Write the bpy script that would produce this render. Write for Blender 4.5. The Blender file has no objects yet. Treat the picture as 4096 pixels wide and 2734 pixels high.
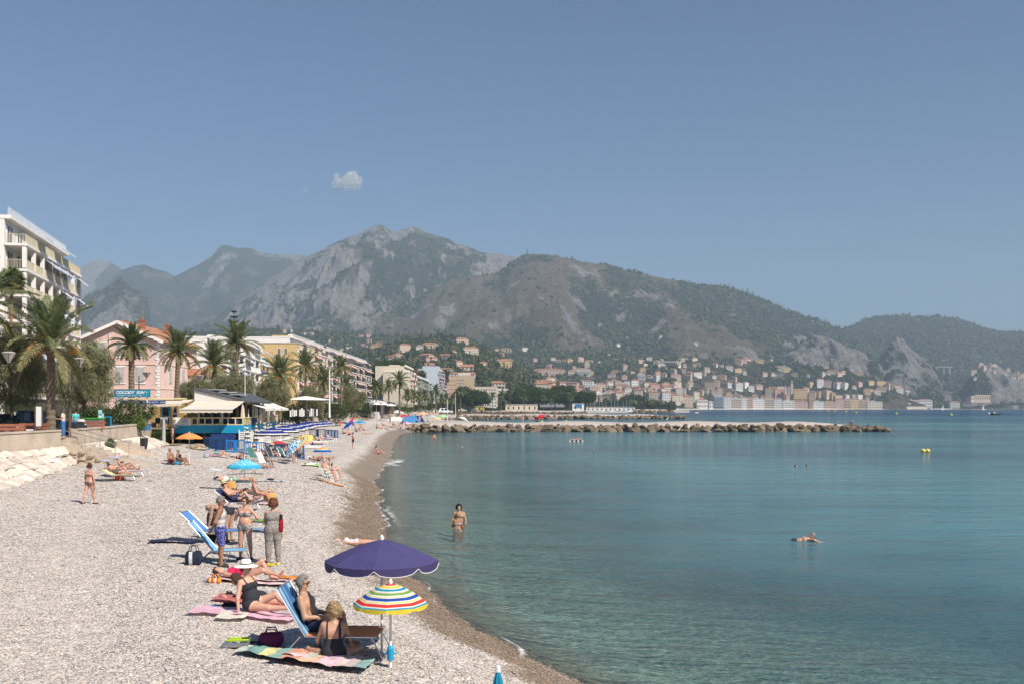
import bpy,math,random
import numpy as np
from mathutils import Vector,Matrix
R=math.radians; PI=math.pi
sc=bpy.context.scene
C=sc.collection
random.seed(7); rng=np.random.default_rng(7)
# ---------------------------------------------------------------- camera, world, sun, exposure
F=35.0/36.0*4096.0  # focal length in photograph pixels
HY=1628.0  # row of the horizon
CAMZ=5.0  # eye height over the sea (m)
cd=bpy.data.cameras.new('camera'); cam=bpy.data.objects.new('camera',cd); C.objects.link(cam)
cam.location=(0,0,CAMZ); cam.rotation_euler=(R(90),0,0)
cd.lens=35; cd.sensor_width=36; cd.shift_y=(HY-1367.0)/4096.0
cd.clip_start=0.3; cd.clip_end=40000
sc.camera=cam
SUN_EL=R(44); SUN_AZ=math.atan2(0.74,-0.67)  # direction towards the sun, measured from +Y to +X
sun_dir=Vector((math.sin(SUN_AZ)*math.cos(SUN_EL),math.cos(SUN_AZ)*math.cos(SUN_EL),math.sin(SUN_EL)))
w=bpy.data.worlds.new('World'); sc.world=w; w.use_nodes=True
nt=w.node_tree; nt.nodes.clear()
_o=nt.nodes.new('ShaderNodeOutputWorld'); _b=nt.nodes.new('ShaderNodeBackground'); _s=nt.nodes.new('ShaderNodeTexSky')
_s.sky_type='NISHITA'; _s.sun_disc=False; _s.sun_elevation=SUN_EL; _s.sun_rotation=SUN_AZ
_s.altitude=0; _s.air_density=1.0; _s.dust_density=0.4; _s.ozone_density=9.0
_b.inputs['Strength'].default_value=0.068
nt.links.new(_s.outputs[0],_b.inputs[0]); nt.links.new(_b.outputs[0],_o.inputs[0])
sd=bpy.data.lights.new('sun','SUN'); sd.energy=4.7; sd.angle=R(0.55); sd.color=(1.0,0.93,0.84)
sun=bpy.data.objects.new('sun',sd); C.objects.link(sun)
sun.rotation_euler=sun_dir.to_track_quat('Z','Y').to_euler()
sc.view_settings.view_transform='Standard'; sc.view_settings.look='None'
sc.view_settings.exposure=0.37; sc.view_settings.gamma=1.0; sc.view_settings.use_curve_mapping=False
sc.render.engine='CYCLES'
cy=sc.cycles
cy.use_denoising=True
cy.max_bounces=6; cy.diffuse_bounces=2; cy.glossy_bounces=2; cy.transmission_bounces=3
cy.volume_bounces=0; cy.transparent_max_bounces=10
cy.use_adaptive_sampling=True; cy.adaptive_threshold=0.02
cy.sample_clamp_indirect=4.0; cy.caustics_reflective=False; cy.caustics_refractive=False

# ---------------------------------------------------------------- helpers
def at(x,y,z):  # photograph pixel -> point on the level z
    D=F*(CAMZ-z)/(y-HY); return Vector(((x-2048)/F*D,D,z))
def atd(x,y,D):  # photograph pixel -> point at depth D
    return Vector(((x-2048)/F*D,D,CAMZ+(HY-y)*D/F))
def s2l(c):  # sRGB 0-255 -> linear
    return tuple(((v/255)/12.92 if v/255<=0.04045 else ((v/255+0.055)/1.055)**2.4) for v in c)
MATS={}
def N(t,kind,**kw):
    n=t.nodes.new(kind)
    for k,v in kw.items():
        if k in n.inputs:n.inputs[k].default_value=v
        else:setattr(n,k,v)
    return n
def mat(name,col=(.5,.5,.5),rough=.6,var=.12,scale=6.0,bump=0.0,bscale=40.0,metal=0.0,spec=.4,alpha=None,obj=False,sheen=0.0,trans=0.0):
    """plain procedural material: colour with noise wear, optional bump"""
    if name in MATS: return MATS[name]
    m=bpy.data.materials.new(name); m.use_nodes=True; MATS[name]=m
    t=m.node_tree; p=t.nodes['Principled BSDF']
    p.inputs['Roughness'].default_value=rough; p.inputs['Metallic'].default_value=metal
    p.inputs['Specular IOR Level'].default_value=spec
    if sheen:p.inputs['Sheen Weight'].default_value=sheen
    if trans:p.inputs['Transmission Weight'].default_value=trans
    tc=N(t,'ShaderNodeTexCoord')
    src=tc.outputs['Object']
    if obj:
        oi=N(t,'ShaderNodeObjectInfo'); ad=N(t,'ShaderNodeVectorMath',operation='MULTIPLY_ADD')
        cmb=N(t,'ShaderNodeCombineXYZ'); t.links.new(oi.outputs['Random'],cmb.inputs[0]); t.links.new(oi.outputs['Random'],cmb.inputs[1])
        ad.inputs[1].default_value=(57,91,33); t.links.new(cmb.outputs[0],ad.inputs[0]); t.links.new(src,ad.inputs[2]); src=ad.outputs[0]
    nz=N(t,'ShaderNodeTexNoise',Scale=scale,Detail=6.0,Roughness=.62); t.links.new(src,nz.inputs['Vector'])
    rp=N(t,'ShaderNodeMapRange'); rp.inputs[1].default_value=.28; rp.inputs[2].default_value=.72
    rp.inputs[3].default_value=1-var; rp.inputs[4].default_value=1+var
    t.links.new(nz.outputs[0],rp.inputs[0])
    mx=N(t,'ShaderNodeVectorMath',operation='SCALE'); mx.inputs[0].default_value=col[:3]
    fac=rp.outputs[0]
    if obj:
        r2=N(t,'ShaderNodeMapRange'); r2.inputs[3].default_value=.74; r2.inputs[4].default_value=1.14; t.links.new(oi.outputs['Random'],r2.inputs[0]); mm=N(t,'ShaderNodeMath',operation='MULTIPLY'); t.links.new(fac,mm.inputs[0]); t.links.new(r2.outputs[0],mm.inputs[1]); fac=mm.outputs[0]
    t.links.new(fac,mx.inputs['Scale']); t.links.new(mx.outputs[0],p.inputs['Base Color'])
    if bump:
        n2=N(t,'ShaderNodeTexNoise',Scale=bscale,Detail=4.0); t.links.new(src,n2.inputs['Vector'])
        bp=N(t,'ShaderNodeBump',Strength=bump,Distance=.02); t.links.new(n2.outputs[0],bp.inputs['Height']); t.links.new(bp.outputs[0],p.inputs['Normal'])
    if alpha is not None:p.inputs['Alpha'].default_value=alpha
    return m
def leafmat(name,col,col2,transl=.35,rough=.55):
    if name in MATS: return MATS[name]
    m=bpy.data.materials.new(name); m.use_nodes=True; MATS[name]=m
    t=m.node_tree; p=t.nodes['Principled BSDF']; out=t.nodes['Material Output']
    p.inputs['Roughness'].default_value=rough; p.inputs['Specular IOR Level'].default_value=.3
    g=N(t,'ShaderNodeNewGeometry'); mx=N(t,'ShaderNodeMix',data_type='RGBA')
    mx.inputs[6].default_value=(*col,1); mx.inputs[7].default_value=(*col2,1)
    t.links.new(g.outputs['Random Per Island'],mx.inputs[0]); t.links.new(mx.outputs[2],p.inputs['Base Color'])
    tr=N(t,'ShaderNodeBsdfTranslucent'); t.links.new(mx.outputs[2],tr.inputs[0])
    ms=N(t,'ShaderNodeMixShader'); ms.inputs[0].default_value=transl
    t.links.new(p.outputs[0],ms.inputs[1]); t.links.new(tr.outputs[0],ms.inputs[2]); t.links.new(ms.outputs[0],out.inputs['Surface'])
    return m
def meta(o,label=None,cat=None,group=None,kind=None):
    if label:o['label']=label
    if cat:o['category']=cat
    if group:o['group']=group
    if kind:o['kind']=kind
    return o
def thing(name,label,cat,loc=(0,0,0),rotz=0.0,group=None):
    o=bpy.data.objects.new(name,None); C.objects.link(o); o.empty_display_size=.2
    o.location=loc; o.rotation_euler=(0,0,rotz)
    return meta(o,label,cat,group)
def link(name,me,parent=None,loc=None,rot=None,scale=None):
    o=bpy.data.objects.new(name,me); C.objects.link(o)
    if parent is not None:o.parent=parent
    if loc is not None:o.location=loc
    if rot is not None:o.rotation_euler=rot
    if scale is not None:o.scale=scale if hasattr(scale,'__len__') else (scale,)*3
    return o
def clone(root,loc=None,rotz=None,label=None,group=None,scale=None,parent=None):
    c=root.copy(); C.objects.link(c); c.parent=parent
    if loc is not None:c.location=loc
    if rotz is not None:c.rotation_euler=(c.rotation_euler[0],c.rotation_euler[1],rotz)
    if scale is not None:c.scale=(scale,)*3
    if label:c['label']=label
    if group:c['group']=group
    for ch in root.children:clone(ch,parent=c)
    return c
class MB:
    """collects shapes; build() links them as one mesh object"""
    def __init__(s):s.v=[]; s.f=[]; s.m=[]; s.mi=0
    def add(s,vs,fs):
        b=len(s.v); s.v.extend([tuple(q) for q in vs]); s.f.extend([tuple(b+i for i in q) for q in fs]); s.m.extend([s.mi]*len(fs)); return s
    def box(s,c,d,rz=0.0,M=None,taper=1.0):
        x,y,z=d[0]/2,d[1]/2,d[2]/2
        vs=[Vector((sx*x*(taper if sz>0 else 1),sy*y*(taper if sz>0 else 1),sz*z)) for sz in (-1,1) for sy in (-1,1) for sx in (-1,1)]
        T=M if M is not None else Matrix.Rotation(rz,3,'Z')
        vs=[T@q+Vector(c) for q in vs]
        return s.add(vs,[(0,2,3,1),(4,5,7,6),(0,1,5,4),(2,6,7,3),(0,4,6,2),(1,3,7,5)])
    def bar(s,a,b,wd,th=None,up=(0,0,1)):
        a=Vector(a); b=Vector(b); d=b-a; L=d.length; d.normalize(); u=Vector(up)
        if abs(d.dot(u))>.98:u=Vector((0,1,0))
        sx=d.cross(u).normalized(); up2=sx.cross(d)
        M=Matrix((sx,d,up2)).transposed()
        return s.box((a+b)/2,(wd,L,th or wd),M=M)
    def tube(s,pts,r,n=6,cap=True):
        pts=[Vector(p) for p in pts]; k=len(pts); rs=r if hasattr(r,'__len__') else [r]*k
        vs=[]; ref=None
        for i,p in enumerate(pts):
            d=(pts[min(i+1,k-1)]-pts[max(i-1,0)]).normalized()
            if ref is None:ref=d.orthogonal().normalized()
            a=(ref-d*ref.dot(d)).normalized(); ref=a; b=d.cross(a)
            for j in range(n):
                th=2*PI*j/n; vs.append(p+(a*math.cos(th)+b*math.sin(th))*rs[i])
        fs=[(i*n+j,i*n+(j+1)%n,(i+1)*n+(j+1)%n,(i+1)*n+j) for i in range(k-1) for j in range(n)]
        if cap:fs+=[tuple(range(n))[::-1],tuple((k-1)*n+j for j in range(n))]
        return s.add(vs,fs)
    def lathe(s,prof,n=12,c=(0,0,0),sx=1,sy=1,cap=True):
        vs=[]; c=Vector(c)
        for (r,z) in prof:
            for j in range(n):
                th=2*PI*j/n; vs.append(c+Vector((r*sx*math.cos(th),r*sy*math.sin(th),z)))
        k=len(prof)
        fs=[(i*n+j,i*n+(j+1)%n,(i+1)*n+(j+1)%n,(i+1)*n+j) for i in range(k-1) for j in range(n)]
        if cap:
            if prof[0][0]>1e-4:fs.append(tuple(range(n))[::-1])
            if prof[-1][0]>1e-4:fs.append(tuple((k-1)*n+j for j in range(n)))
        return s.add(vs,fs)
    def prism(s,poly,a,b,axis='Z'):
        """poly (list of 2D points) swept from a to b along axis"""
        def P(p,h): return {'Z':(p[0],p[1],h),'Y':(p[0],h,p[1]),'X':(h,p[0],p[1])}[axis]
        n=len(poly); vs=[P(p,a) for p in poly]+[P(p,b) for p in poly]
        fs=[tuple(range(n))[::-1],tuple(range(n,2*n))]+[(i,(i+1)%n,n+(i+1)%n,n+i) for i in range(n)]
        return s.add(vs,fs)
    def quad(s,a,b,c,d): return s.add([a,b,c,d],[(0,1,2,3)])
    def mesh(s,name,mats,smooth=False,xf=None):
        me=bpy.data.meshes.new(name); v=[xf@Vector(q) for q in s.v] if xf is not None else s.v
        me.from_pydata(v,[],s.f)
        for m in (mats if isinstance(mats,(list,tuple)) else [mats]):me.materials.append(m)
        if any(s.m):me.polygons.foreach_set('material_index',s.m)
        if smooth:me.polygons.foreach_set('use_smooth',[True]*len(me.polygons))
        me.validate(); me.update(); return me
    def build(s,name,mats,parent=None,loc=None,rot=None,smooth=False):
        return link(name,s.mesh(name,mats,smooth),parent,loc,rot)
def npmesh(name,V,Fq,mats,smooth=True,mi=None):
    me=bpy.data.meshes.new(name); V=np.asarray(V,np.float32); Fq=np.asarray(Fq,np.int32); k=Fq.shape[1]
    me.vertices.add(len(V)); me.vertices.foreach_set('co',V.ravel())
    me.loops.add(Fq.size); me.loops.foreach_set('vertex_index',Fq.ravel())
    me.polygons.add(len(Fq)); me.polygons.foreach_set('loop_start',np.arange(0,Fq.size,k,dtype=np.int32))
    if smooth:me.polygons.foreach_set('use_smooth',np.ones(len(Fq),bool))
    if mi is not None:me.polygons.foreach_set('material_index',np.asarray(mi,np.int32))
    for m in (mats if isinstance(mats,(list,tuple)) else [mats]):me.materials.append(m)
    me.update(calc_edges=True); return me
def attr(me,name,vals,typ='FLOAT'):
    a=me.attributes.new(name,typ,'POINT'); a.data.foreach_set('value' if typ=='FLOAT' else 'color',np.asarray(vals,np.float32).ravel())
def gridfaces(nr,nc):
    i=np.arange(nr-1)[:,None]*nc+np.arange(nc-1)[None,:]
    return np.stack([i,i+1,i+nc+1,i+nc],-1).reshape(-1,4)
def _h(ix,iy,seed):
    h=(ix.astype(np.int64)*374761393+iy.astype(np.int64)*668265263+seed*974711)&0x7fffffff
    h=((h^(h>>13))*1274126177)&0x7fffffff
    return ((h^(h>>16))&0xffff)/65535.0
def vnoise(x,y,seed=0):
    ix=np.floor(x); iy=np.floor(y); fx=x-ix; fy=y-iy
    fx=fx*fx*fx*(fx*(fx*6-15)+10); fy=fy*fy*fy*(fy*(fy*6-15)+10)
    a=_h(ix,iy,seed); b=_h(ix+1,iy,seed); c=_h(ix,iy+1,seed); d=_h(ix+1,iy+1,seed)
    return (a+(b-a)*fx)*(1-fy)+(c+(d-c)*fx)*fy
def fbm(x,y,oct=5,seed=0,ridged=False,gain=.5):
    s=0; a=1; t=0
    for o in range(oct):
        n=vnoise(x*2**o+o*17.3,y*2**o-o*9.1,seed+o)
        if ridged:n=1-np.abs(2*n-1)
        s=s+a*n; t+=a; a*=gain
    return s/t
def interp(x,pts):
    p=np.array(pts,float); return np.interp(x,p[:,0],p[:,1])
def _one(meth,name,mats,parent,a,loc=None,rot=None,smooth=False):
    b=MB(); getattr(b,meth)(*a); return b.build(name,mats,parent,loc,rot,smooth)
def BX(name,mats,parent,loc=None,rot=None,smooth=False,a=(),**k):
    b=MB(); b.box(*a,**k); return b.build(name,mats,parent,loc,rot,smooth)
def TB(name,mats,parent,loc=None,rot=None,smooth=False,a=()): return _one('tube',name,mats,parent,a,loc,rot,smooth)
def LT(name,mats,parent,loc=None,rot=None,smooth=False,a=(),**k):
    b=MB(); b.lathe(*a,**k); return b.build(name,mats,parent,loc,rot,smooth)
# ================================================================ terrain: sea bed, beach, sea, hills
SHORE=[(2,6.4),(10,5.0),(18,1.3),(19.85,.25),(23,-1.2),(30.4,-3.3),(39.3,-5.0),(50.7,-6.9),(69,-9.4),(95,-11.6),(152,-17.9),(190,-21.0),(204,-20.5),(212,-18.5),(219,-14.5),(226,-8),(296,-9),(326,-20),(345,-27),(442,-24),(520,-22),(600,-24),(700,-20),(900,-20)]
WALL=[(2,-26.6),(51,-26.2),(58,-26.1),(66,-27.0),(84,-30.5),(110,-33.5),(167,-37.5),(220,-40.5),(280,-41),(350,-38),(450,-36),(900,-30)]
PROF=[(-60,-4.6),(-25,-2.5),(-10,-1.25),(-4,-.72),(-1.5,-.36),(0,0),(1.0,.28),(2,.62),(3.5,1.0),(6,1.15),(10,1.22),(18,1.38),(26,1.85),(60,2.1)]
def shore_x(D):
    D=np.asarray(D,float); return interp(D,SHORE)+(fbm(D*.35,D*0+3,3,5)-.5)*.8
def wall_x(D): return interp(D,WALL)
def beach_z(x,D):
    s=shore_x(D)-x; return prof(s,D)+relief(x,D,s)
def relief(X,D,s):  # hollows, trampled dips and low storm ridges
    up=np.clip((s-3)/5,0,1); return (fbm(X*.5,D*.5,4,11)-.5)*.12*np.clip(np.abs(s)/4,.35,1)+(fbm(X*.12,D*.08,2,3)-.5)*.18*up+.05*np.sin(s*1.5+5*fbm(D*.12,s*.1,2,31))*up
def prof(s,D):
    e=np.clip((D-46)/18,0,1); e=e*e*(3-2*e)
    return interp(s,PROF)+e*interp(s,[(10,0),(16.5,.55),(26,.22),(34,.1)])
def gz(x,y): return float(beach_z(np.array(x),np.array(y)))
def gpx(x,y):  # photograph pixel -> point on the beach surface
    z=1.2
    for _ in range(40):
        p=at(x,y,z); z=.5*z+.5*gz(p.x,p.y)
    return at(x,y,z)
def land_structures():
    # ---- beach
    Ds=np.concatenate([np.linspace(3,60,200),np.geomspace(60.4,720,170)])
    ss=np.concatenate([np.linspace(-60,-6,19),np.linspace(-5,8,66),np.linspace(8.3,34,70)])
    Dg,Sg=np.meshgrid(Ds,ss,indexing='ij')
    X=shore_x(Dg)-Sg
    Z=prof(Sg,Dg)+relief(X,Dg,Sg)
    me=npmesh('beach',np.stack([X,Dg,Z],-1).reshape(-1,3),gridfaces(len(Ds),len(ss))[:,::-1],mat_beach())
    attr(me,'inland',Sg.ravel()); attr(me,'dist',Dg.ravel())
    o=link('beach',me); meta(o,'grey shingle beach sloping into the sea',kind='structure')
    # ---- promenade behind the wall
    pd=np.concatenate([np.linspace(3,300,60),np.linspace(310,900,40)])
    V=[]
    for d in pd:
        x0=wall_x(d)-.38
        for x in (x0,x0-6,x0-30,x0-400-d*.4):V.append((x,d,3.2))
    me=npmesh('promenade',V,gridfaces(len(pd),4)[:,::-1],mat('paving',(.36,.32,.28),.85,.18,.5,.3,30)); o=link('promenade',me)
    meta(o,'pale paved promenade behind the sea wall',kind='structure')
def mat_beach():
    m=bpy.data.materials.new('shingle'); m.use_nodes=True; t=m.node_tree; p=t.nodes['Principled BSDF']
    p.inputs['Roughness'].default_value=.85; p.inputs['Specular IOR Level'].default_value=.25
    tc=N(t,'ShaderNodeNewGeometry'); at_=N(t,'ShaderNodeAttribute',attribute_name='inland')
    v1=N(t,'ShaderNodeTexVoronoi',Scale=17.0,Randomness=1.0); t.links.new(tc.outputs['Position'],v1.inputs['Vector'])
    v2=N(t,'ShaderNodeTexVoronoi',Scale=4.6,Randomness=1.0); t.links.new(tc.outputs['Position'],v2.inputs['Vector'])
    cr=N(t,'ShaderNodeValToRGB'); e=cr.color_ramp.elements
    e[0].position=.0; e[0].color=(.32,.285,.25,1); e[1].position=1; e[1].color=(.65,.59,.53,1)
    for q,c in ((.3,(.50,.45,.40,1)),(.55,(.52,.465,.415,1)),(.75,(.60,.52,.44,1))):el=e.new(q); el.color=c
    sp=N(t,'ShaderNodeSeparateColor'); t.links.new(v1.outputs['Color'],sp.inputs[0]); t.links.new(sp.outputs[0],cr.inputs[0])
    sp2=N(t,'ShaderNodeSeparateColor'); t.links.new(v2.outputs['Color'],sp2.inputs[0])
    nz=N(t,'ShaderNodeTexNoise',Scale=.35,Detail=5.0); t.links.new(tc.outputs['Position'],nz.inputs['Vector'])
    sc1=N(t,'ShaderNodeMapRange'); sc1.inputs[1].default_value=0; sc1.inputs[2].default_value=1; sc1.inputs[3].default_value=.8; sc1.inputs[4].default_value=1.18
    t.links.new(sp2.outputs[1],sc1.inputs[0])
    sc2=N(t,'ShaderNodeMapRange'); sc2.inputs[1].default_value=.3; sc2.inputs[2].default_value=.7; sc2.inputs[3].default_value=.88; sc2.inputs[4].default_value=1.1
    t.links.new(nz.outputs[0],sc2.inputs[0])
    m1=N(t,'ShaderNodeMath',operation='MULTIPLY'); t.links.new(sc1.outputs[0],m1.inputs[0]); t.links.new(sc2.outputs[0],m1.inputs[1])
    # wet band along the water: smooth wet fine shingle, brown
    ad=N(t,'ShaderNodeMath',operation='MULTIPLY_ADD'); ad.inputs[1].default_value=-1.6; t.links.new(nz.outputs[0],ad.inputs[0]); t.links.new(at_.outputs['Fac'],ad.inputs[2])
    wet0=N(t,'ShaderNodeMapRange'); wet0.inputs[1].default_value=1.9; wet0.inputs[2].default_value=1.0; t.links.new(ad.outputs[0],wet0.inputs[0])
    uw=N(t,'ShaderNodeMapRange'); uw.inputs[1].default_value=-2.5; uw.inputs[2].default_value=-.3; uw.inputs[3].default_value=.25; t.links.new(at_.outputs['Fac'],uw.inputs[0]); wet=N(t,'ShaderNodeMath',operation='MULTIPLY'); t.links.new(wet0.outputs[0],wet.inputs[0]); t.links.new(uw.outputs[0],wet.inputs[1])
    mx=N(t,'ShaderNodeVectorMath',operation='SCALE'); t.links.new(cr.outputs[0],mx.inputs[0]); t.links.new(m1.outputs[0],mx.inputs['Scale'])
    mw=N(t,'ShaderNodeMix',data_type='RGBA',blend_type='MULTIPLY'); mw.inputs[7].default_value=(.56,.47,.37,1)
    t.links.new(wet.outputs[0],mw.inputs[0]); t.links.new(mx.outputs[0],mw.inputs[6]); ug=N(t,'ShaderNodeMapRange'); ug.inputs[1].default_value=-.4; ug.inputs[2].default_value=-3.0; t.links.new(at_.outputs['Fac'],ug.inputs[0]); mu=N(t,'ShaderNodeMix',data_type='RGBA',blend_type='MULTIPLY'); mu.inputs[7].default_value=(.74,.96,.90,1); t.links.new(ug.outputs[0],mu.inputs[0]); t.links.new(mw.outputs[2],mu.inputs[6]); t.links.new(mu.outputs[2],p.inputs['Base Color'])
    rr=N(t,'ShaderNodeMapRange'); rr.inputs[3].default_value=.85; rr.inputs[4].default_value=.35; t.links.new(wet.outputs[0],rr.inputs[0]); t.links.new(rr.outputs[0],p.inputs['Roughness'])
    bp=N(t,'ShaderNodeBump',Strength=.9,Distance=.03,invert=True); t.links.new(v1.outputs['Distance'],bp.inputs['Height'])
    bp2=N(t,'ShaderNodeBump',Strength=.5,Distance=.12,invert=True); t.links.new(v2.outputs['Distance'],bp2.inputs['Height']); t.links.new(bp.outputs[0],bp2.inputs['Normal']); t.links.new(bp2.outputs[0],p.inputs['Normal'])
    return m
def pebbles():
    """loose pebbles on the near beach: one instanced object"""
    protos=[]
    pm=bpy.data.materials.new('pebble'); pm.use_nodes=True; t=pm.node_tree; p=t.nodes['Principled BSDF']; p.inputs['Roughness'].default_value=.75
    oi=N(t,'ShaderNodeObjectInfo'); cr=N(t,'ShaderNodeValToRGB'); e=cr.color_ramp.elements
    e[0].color=(.26,.24,.22,1); e[1].position=1; e[1].color=(.68,.62,.565,1)
    for q,c in ((.12,(.38,.35,.32,1)),(.3,(.49,.445,.41,1)),(.5,(.56,.51,.465,1)),(.66,(.53,.455,.39,1)),(.8,(.63,.575,.52,1)),(.9,(.60,.47,.36,1))):el=e.new(q); el.color=c
    t.links.new(oi.outputs['Random'],cr.inputs[0])
    wa=N(t,'ShaderNodeAttribute',attribute_name='wet',attribute_type='INSTANCER')
    mw=N(t,'ShaderNodeMix',data_type='RGBA',blend_type='MULTIPLY'); mw.inputs[7].default_value=(.58,.48,.37,1)
    t.links.new(wa.outputs['Fac'],mw.inputs[0]); t.links.new(cr.outputs[0],mw.inputs[6]); t.links.new(mw.outputs[2],p.inputs['Base Color'])
    rr=N(t,'ShaderNodeMapRange'); rr.inputs[3].default_value=.75; rr.inputs[4].default_value=.3; t.links.new(wa.outputs['Fac'],rr.inputs[0]); t.links.new(rr.outputs[0],p.inputs['Roughness'])
    col=bpy.data.collections.new('pebble_shapes')
    for k in range(5):
        b=MB(); n=8
        b.lathe([(.02,-.5),(.62,-.38),(1,0),(.66,.36),(.02,.5)],n); V=np.array(b.v); r_=np.random.default_rng(k)
        V*=np.array([1.0,r_.uniform(.6,.85),r_.uniform(.32,.48)])*.5
        V+=r_.normal(0,.028,V.shape); b.v=[tuple(q) for q in V]
        me=b.mesh('pebble',pm,True); ob=bpy.data.objects.new('pebble',me); col.objects.link(ob)
    pts=[]; wet=[]
    # rows of depth: spacing grows with distance, size grows slightly
    for (d0,d1,dens,size) in ((9,18,760,.050),(18,28,560,.054),(28,42,300,.066),(42,66,120,.095)):
        n=int(dens*(d1-d0)*(.54*(d0+d1)/2+2))
        D=rng.uniform(d0,d1,n); xs=shore_x(D); lo=np.maximum(-.56*D,wall_x(D)+2.5)
        X=lo+(xs+.5-lo)*rng.uniform(0,1,n); s=xs-X
        keep=rng.uniform(0,1,n)<np.clip((xs+.5-lo)/(.54*(d0+d1)/2+2),0,1)
        D,X,s=D[keep],X[keep],s[keep]
        Z=prof(s,D)+relief(X,D,s)
        w_=np.clip((2.0-s+(fbm(X*.5,D*.5,3,2)-.5)*1.6)/.7,0,1)
        sz=size*.86*np.exp(rng.normal(0,.34,len(D)))*(1-.3*w_)*(.78+.5*fbm(X*.25,D*.25+s*.6,3,44))
        pts.append(np.stack([X,D,Z+sz*.06+.02*w_,sz],1)); wet.append(w_)
    P=np.concatenate(pts); W=np.concatenate(wet)
    me=bpy.data.meshes.new('pebbles'); me.vertices.add(len(P)); me.vertices.foreach_set('co',P[:,:3].astype(np.float32).ravel())
    attr(me,'size',P[:,3]); attr(me,'wet',W)
    o=link('pebbles',me); meta(o,'loose grey and cream pebbles covering the beach','pebbles',kind='stuff')
    g=bpy.data.node_groups.new('pebble_scatter','GeometryNodeTree')
    g.interface.new_socket('Geometry',in_out='INPUT',socket_type='NodeSocketGeometry'); g.interface.new_socket('Geometry',in_out='OUTPUT',socket_type='NodeSocketGeometry')
    gi=g.nodes.new('NodeGroupInput'); go=g.nodes.new('NodeGroupOutput'); ip=g.nodes.new('GeometryNodeInstanceOnPoints'); ci=g.nodes.new('GeometryNodeCollectionInfo')
    ci.inputs['Collection'].default_value=col; ci.inputs['Separate Children'].default_value=True; ci.inputs['Reset Children'].default_value=True
    ip.inputs['Pick Instance'].default_value=True
    na=g.nodes.new('GeometryNodeInputNamedAttribute'); na.data_type='FLOAT'; na.inputs['Name'].default_value='size'
    rv=g.nodes.new('FunctionNodeRandomValue'); rv.data_type='FLOAT_VECTOR'; rv.inputs[0].default_value=(-.22,-.22,0); rv.inputs[1].default_value=(.22,.22,6.283)
    L=g.links.new
    L(gi.outputs[0],ip.inputs['Points']); L(ci.outputs[0],ip.inputs['Instance']); L(na.outputs[0],ip.inputs['Scale']); L(rv.outputs[0],ip.inputs['Rotation']); L(ip.outputs[0],go.inputs[0])
    md=o.modifiers.new('scatter','NODES'); md.node_group=g
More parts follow.
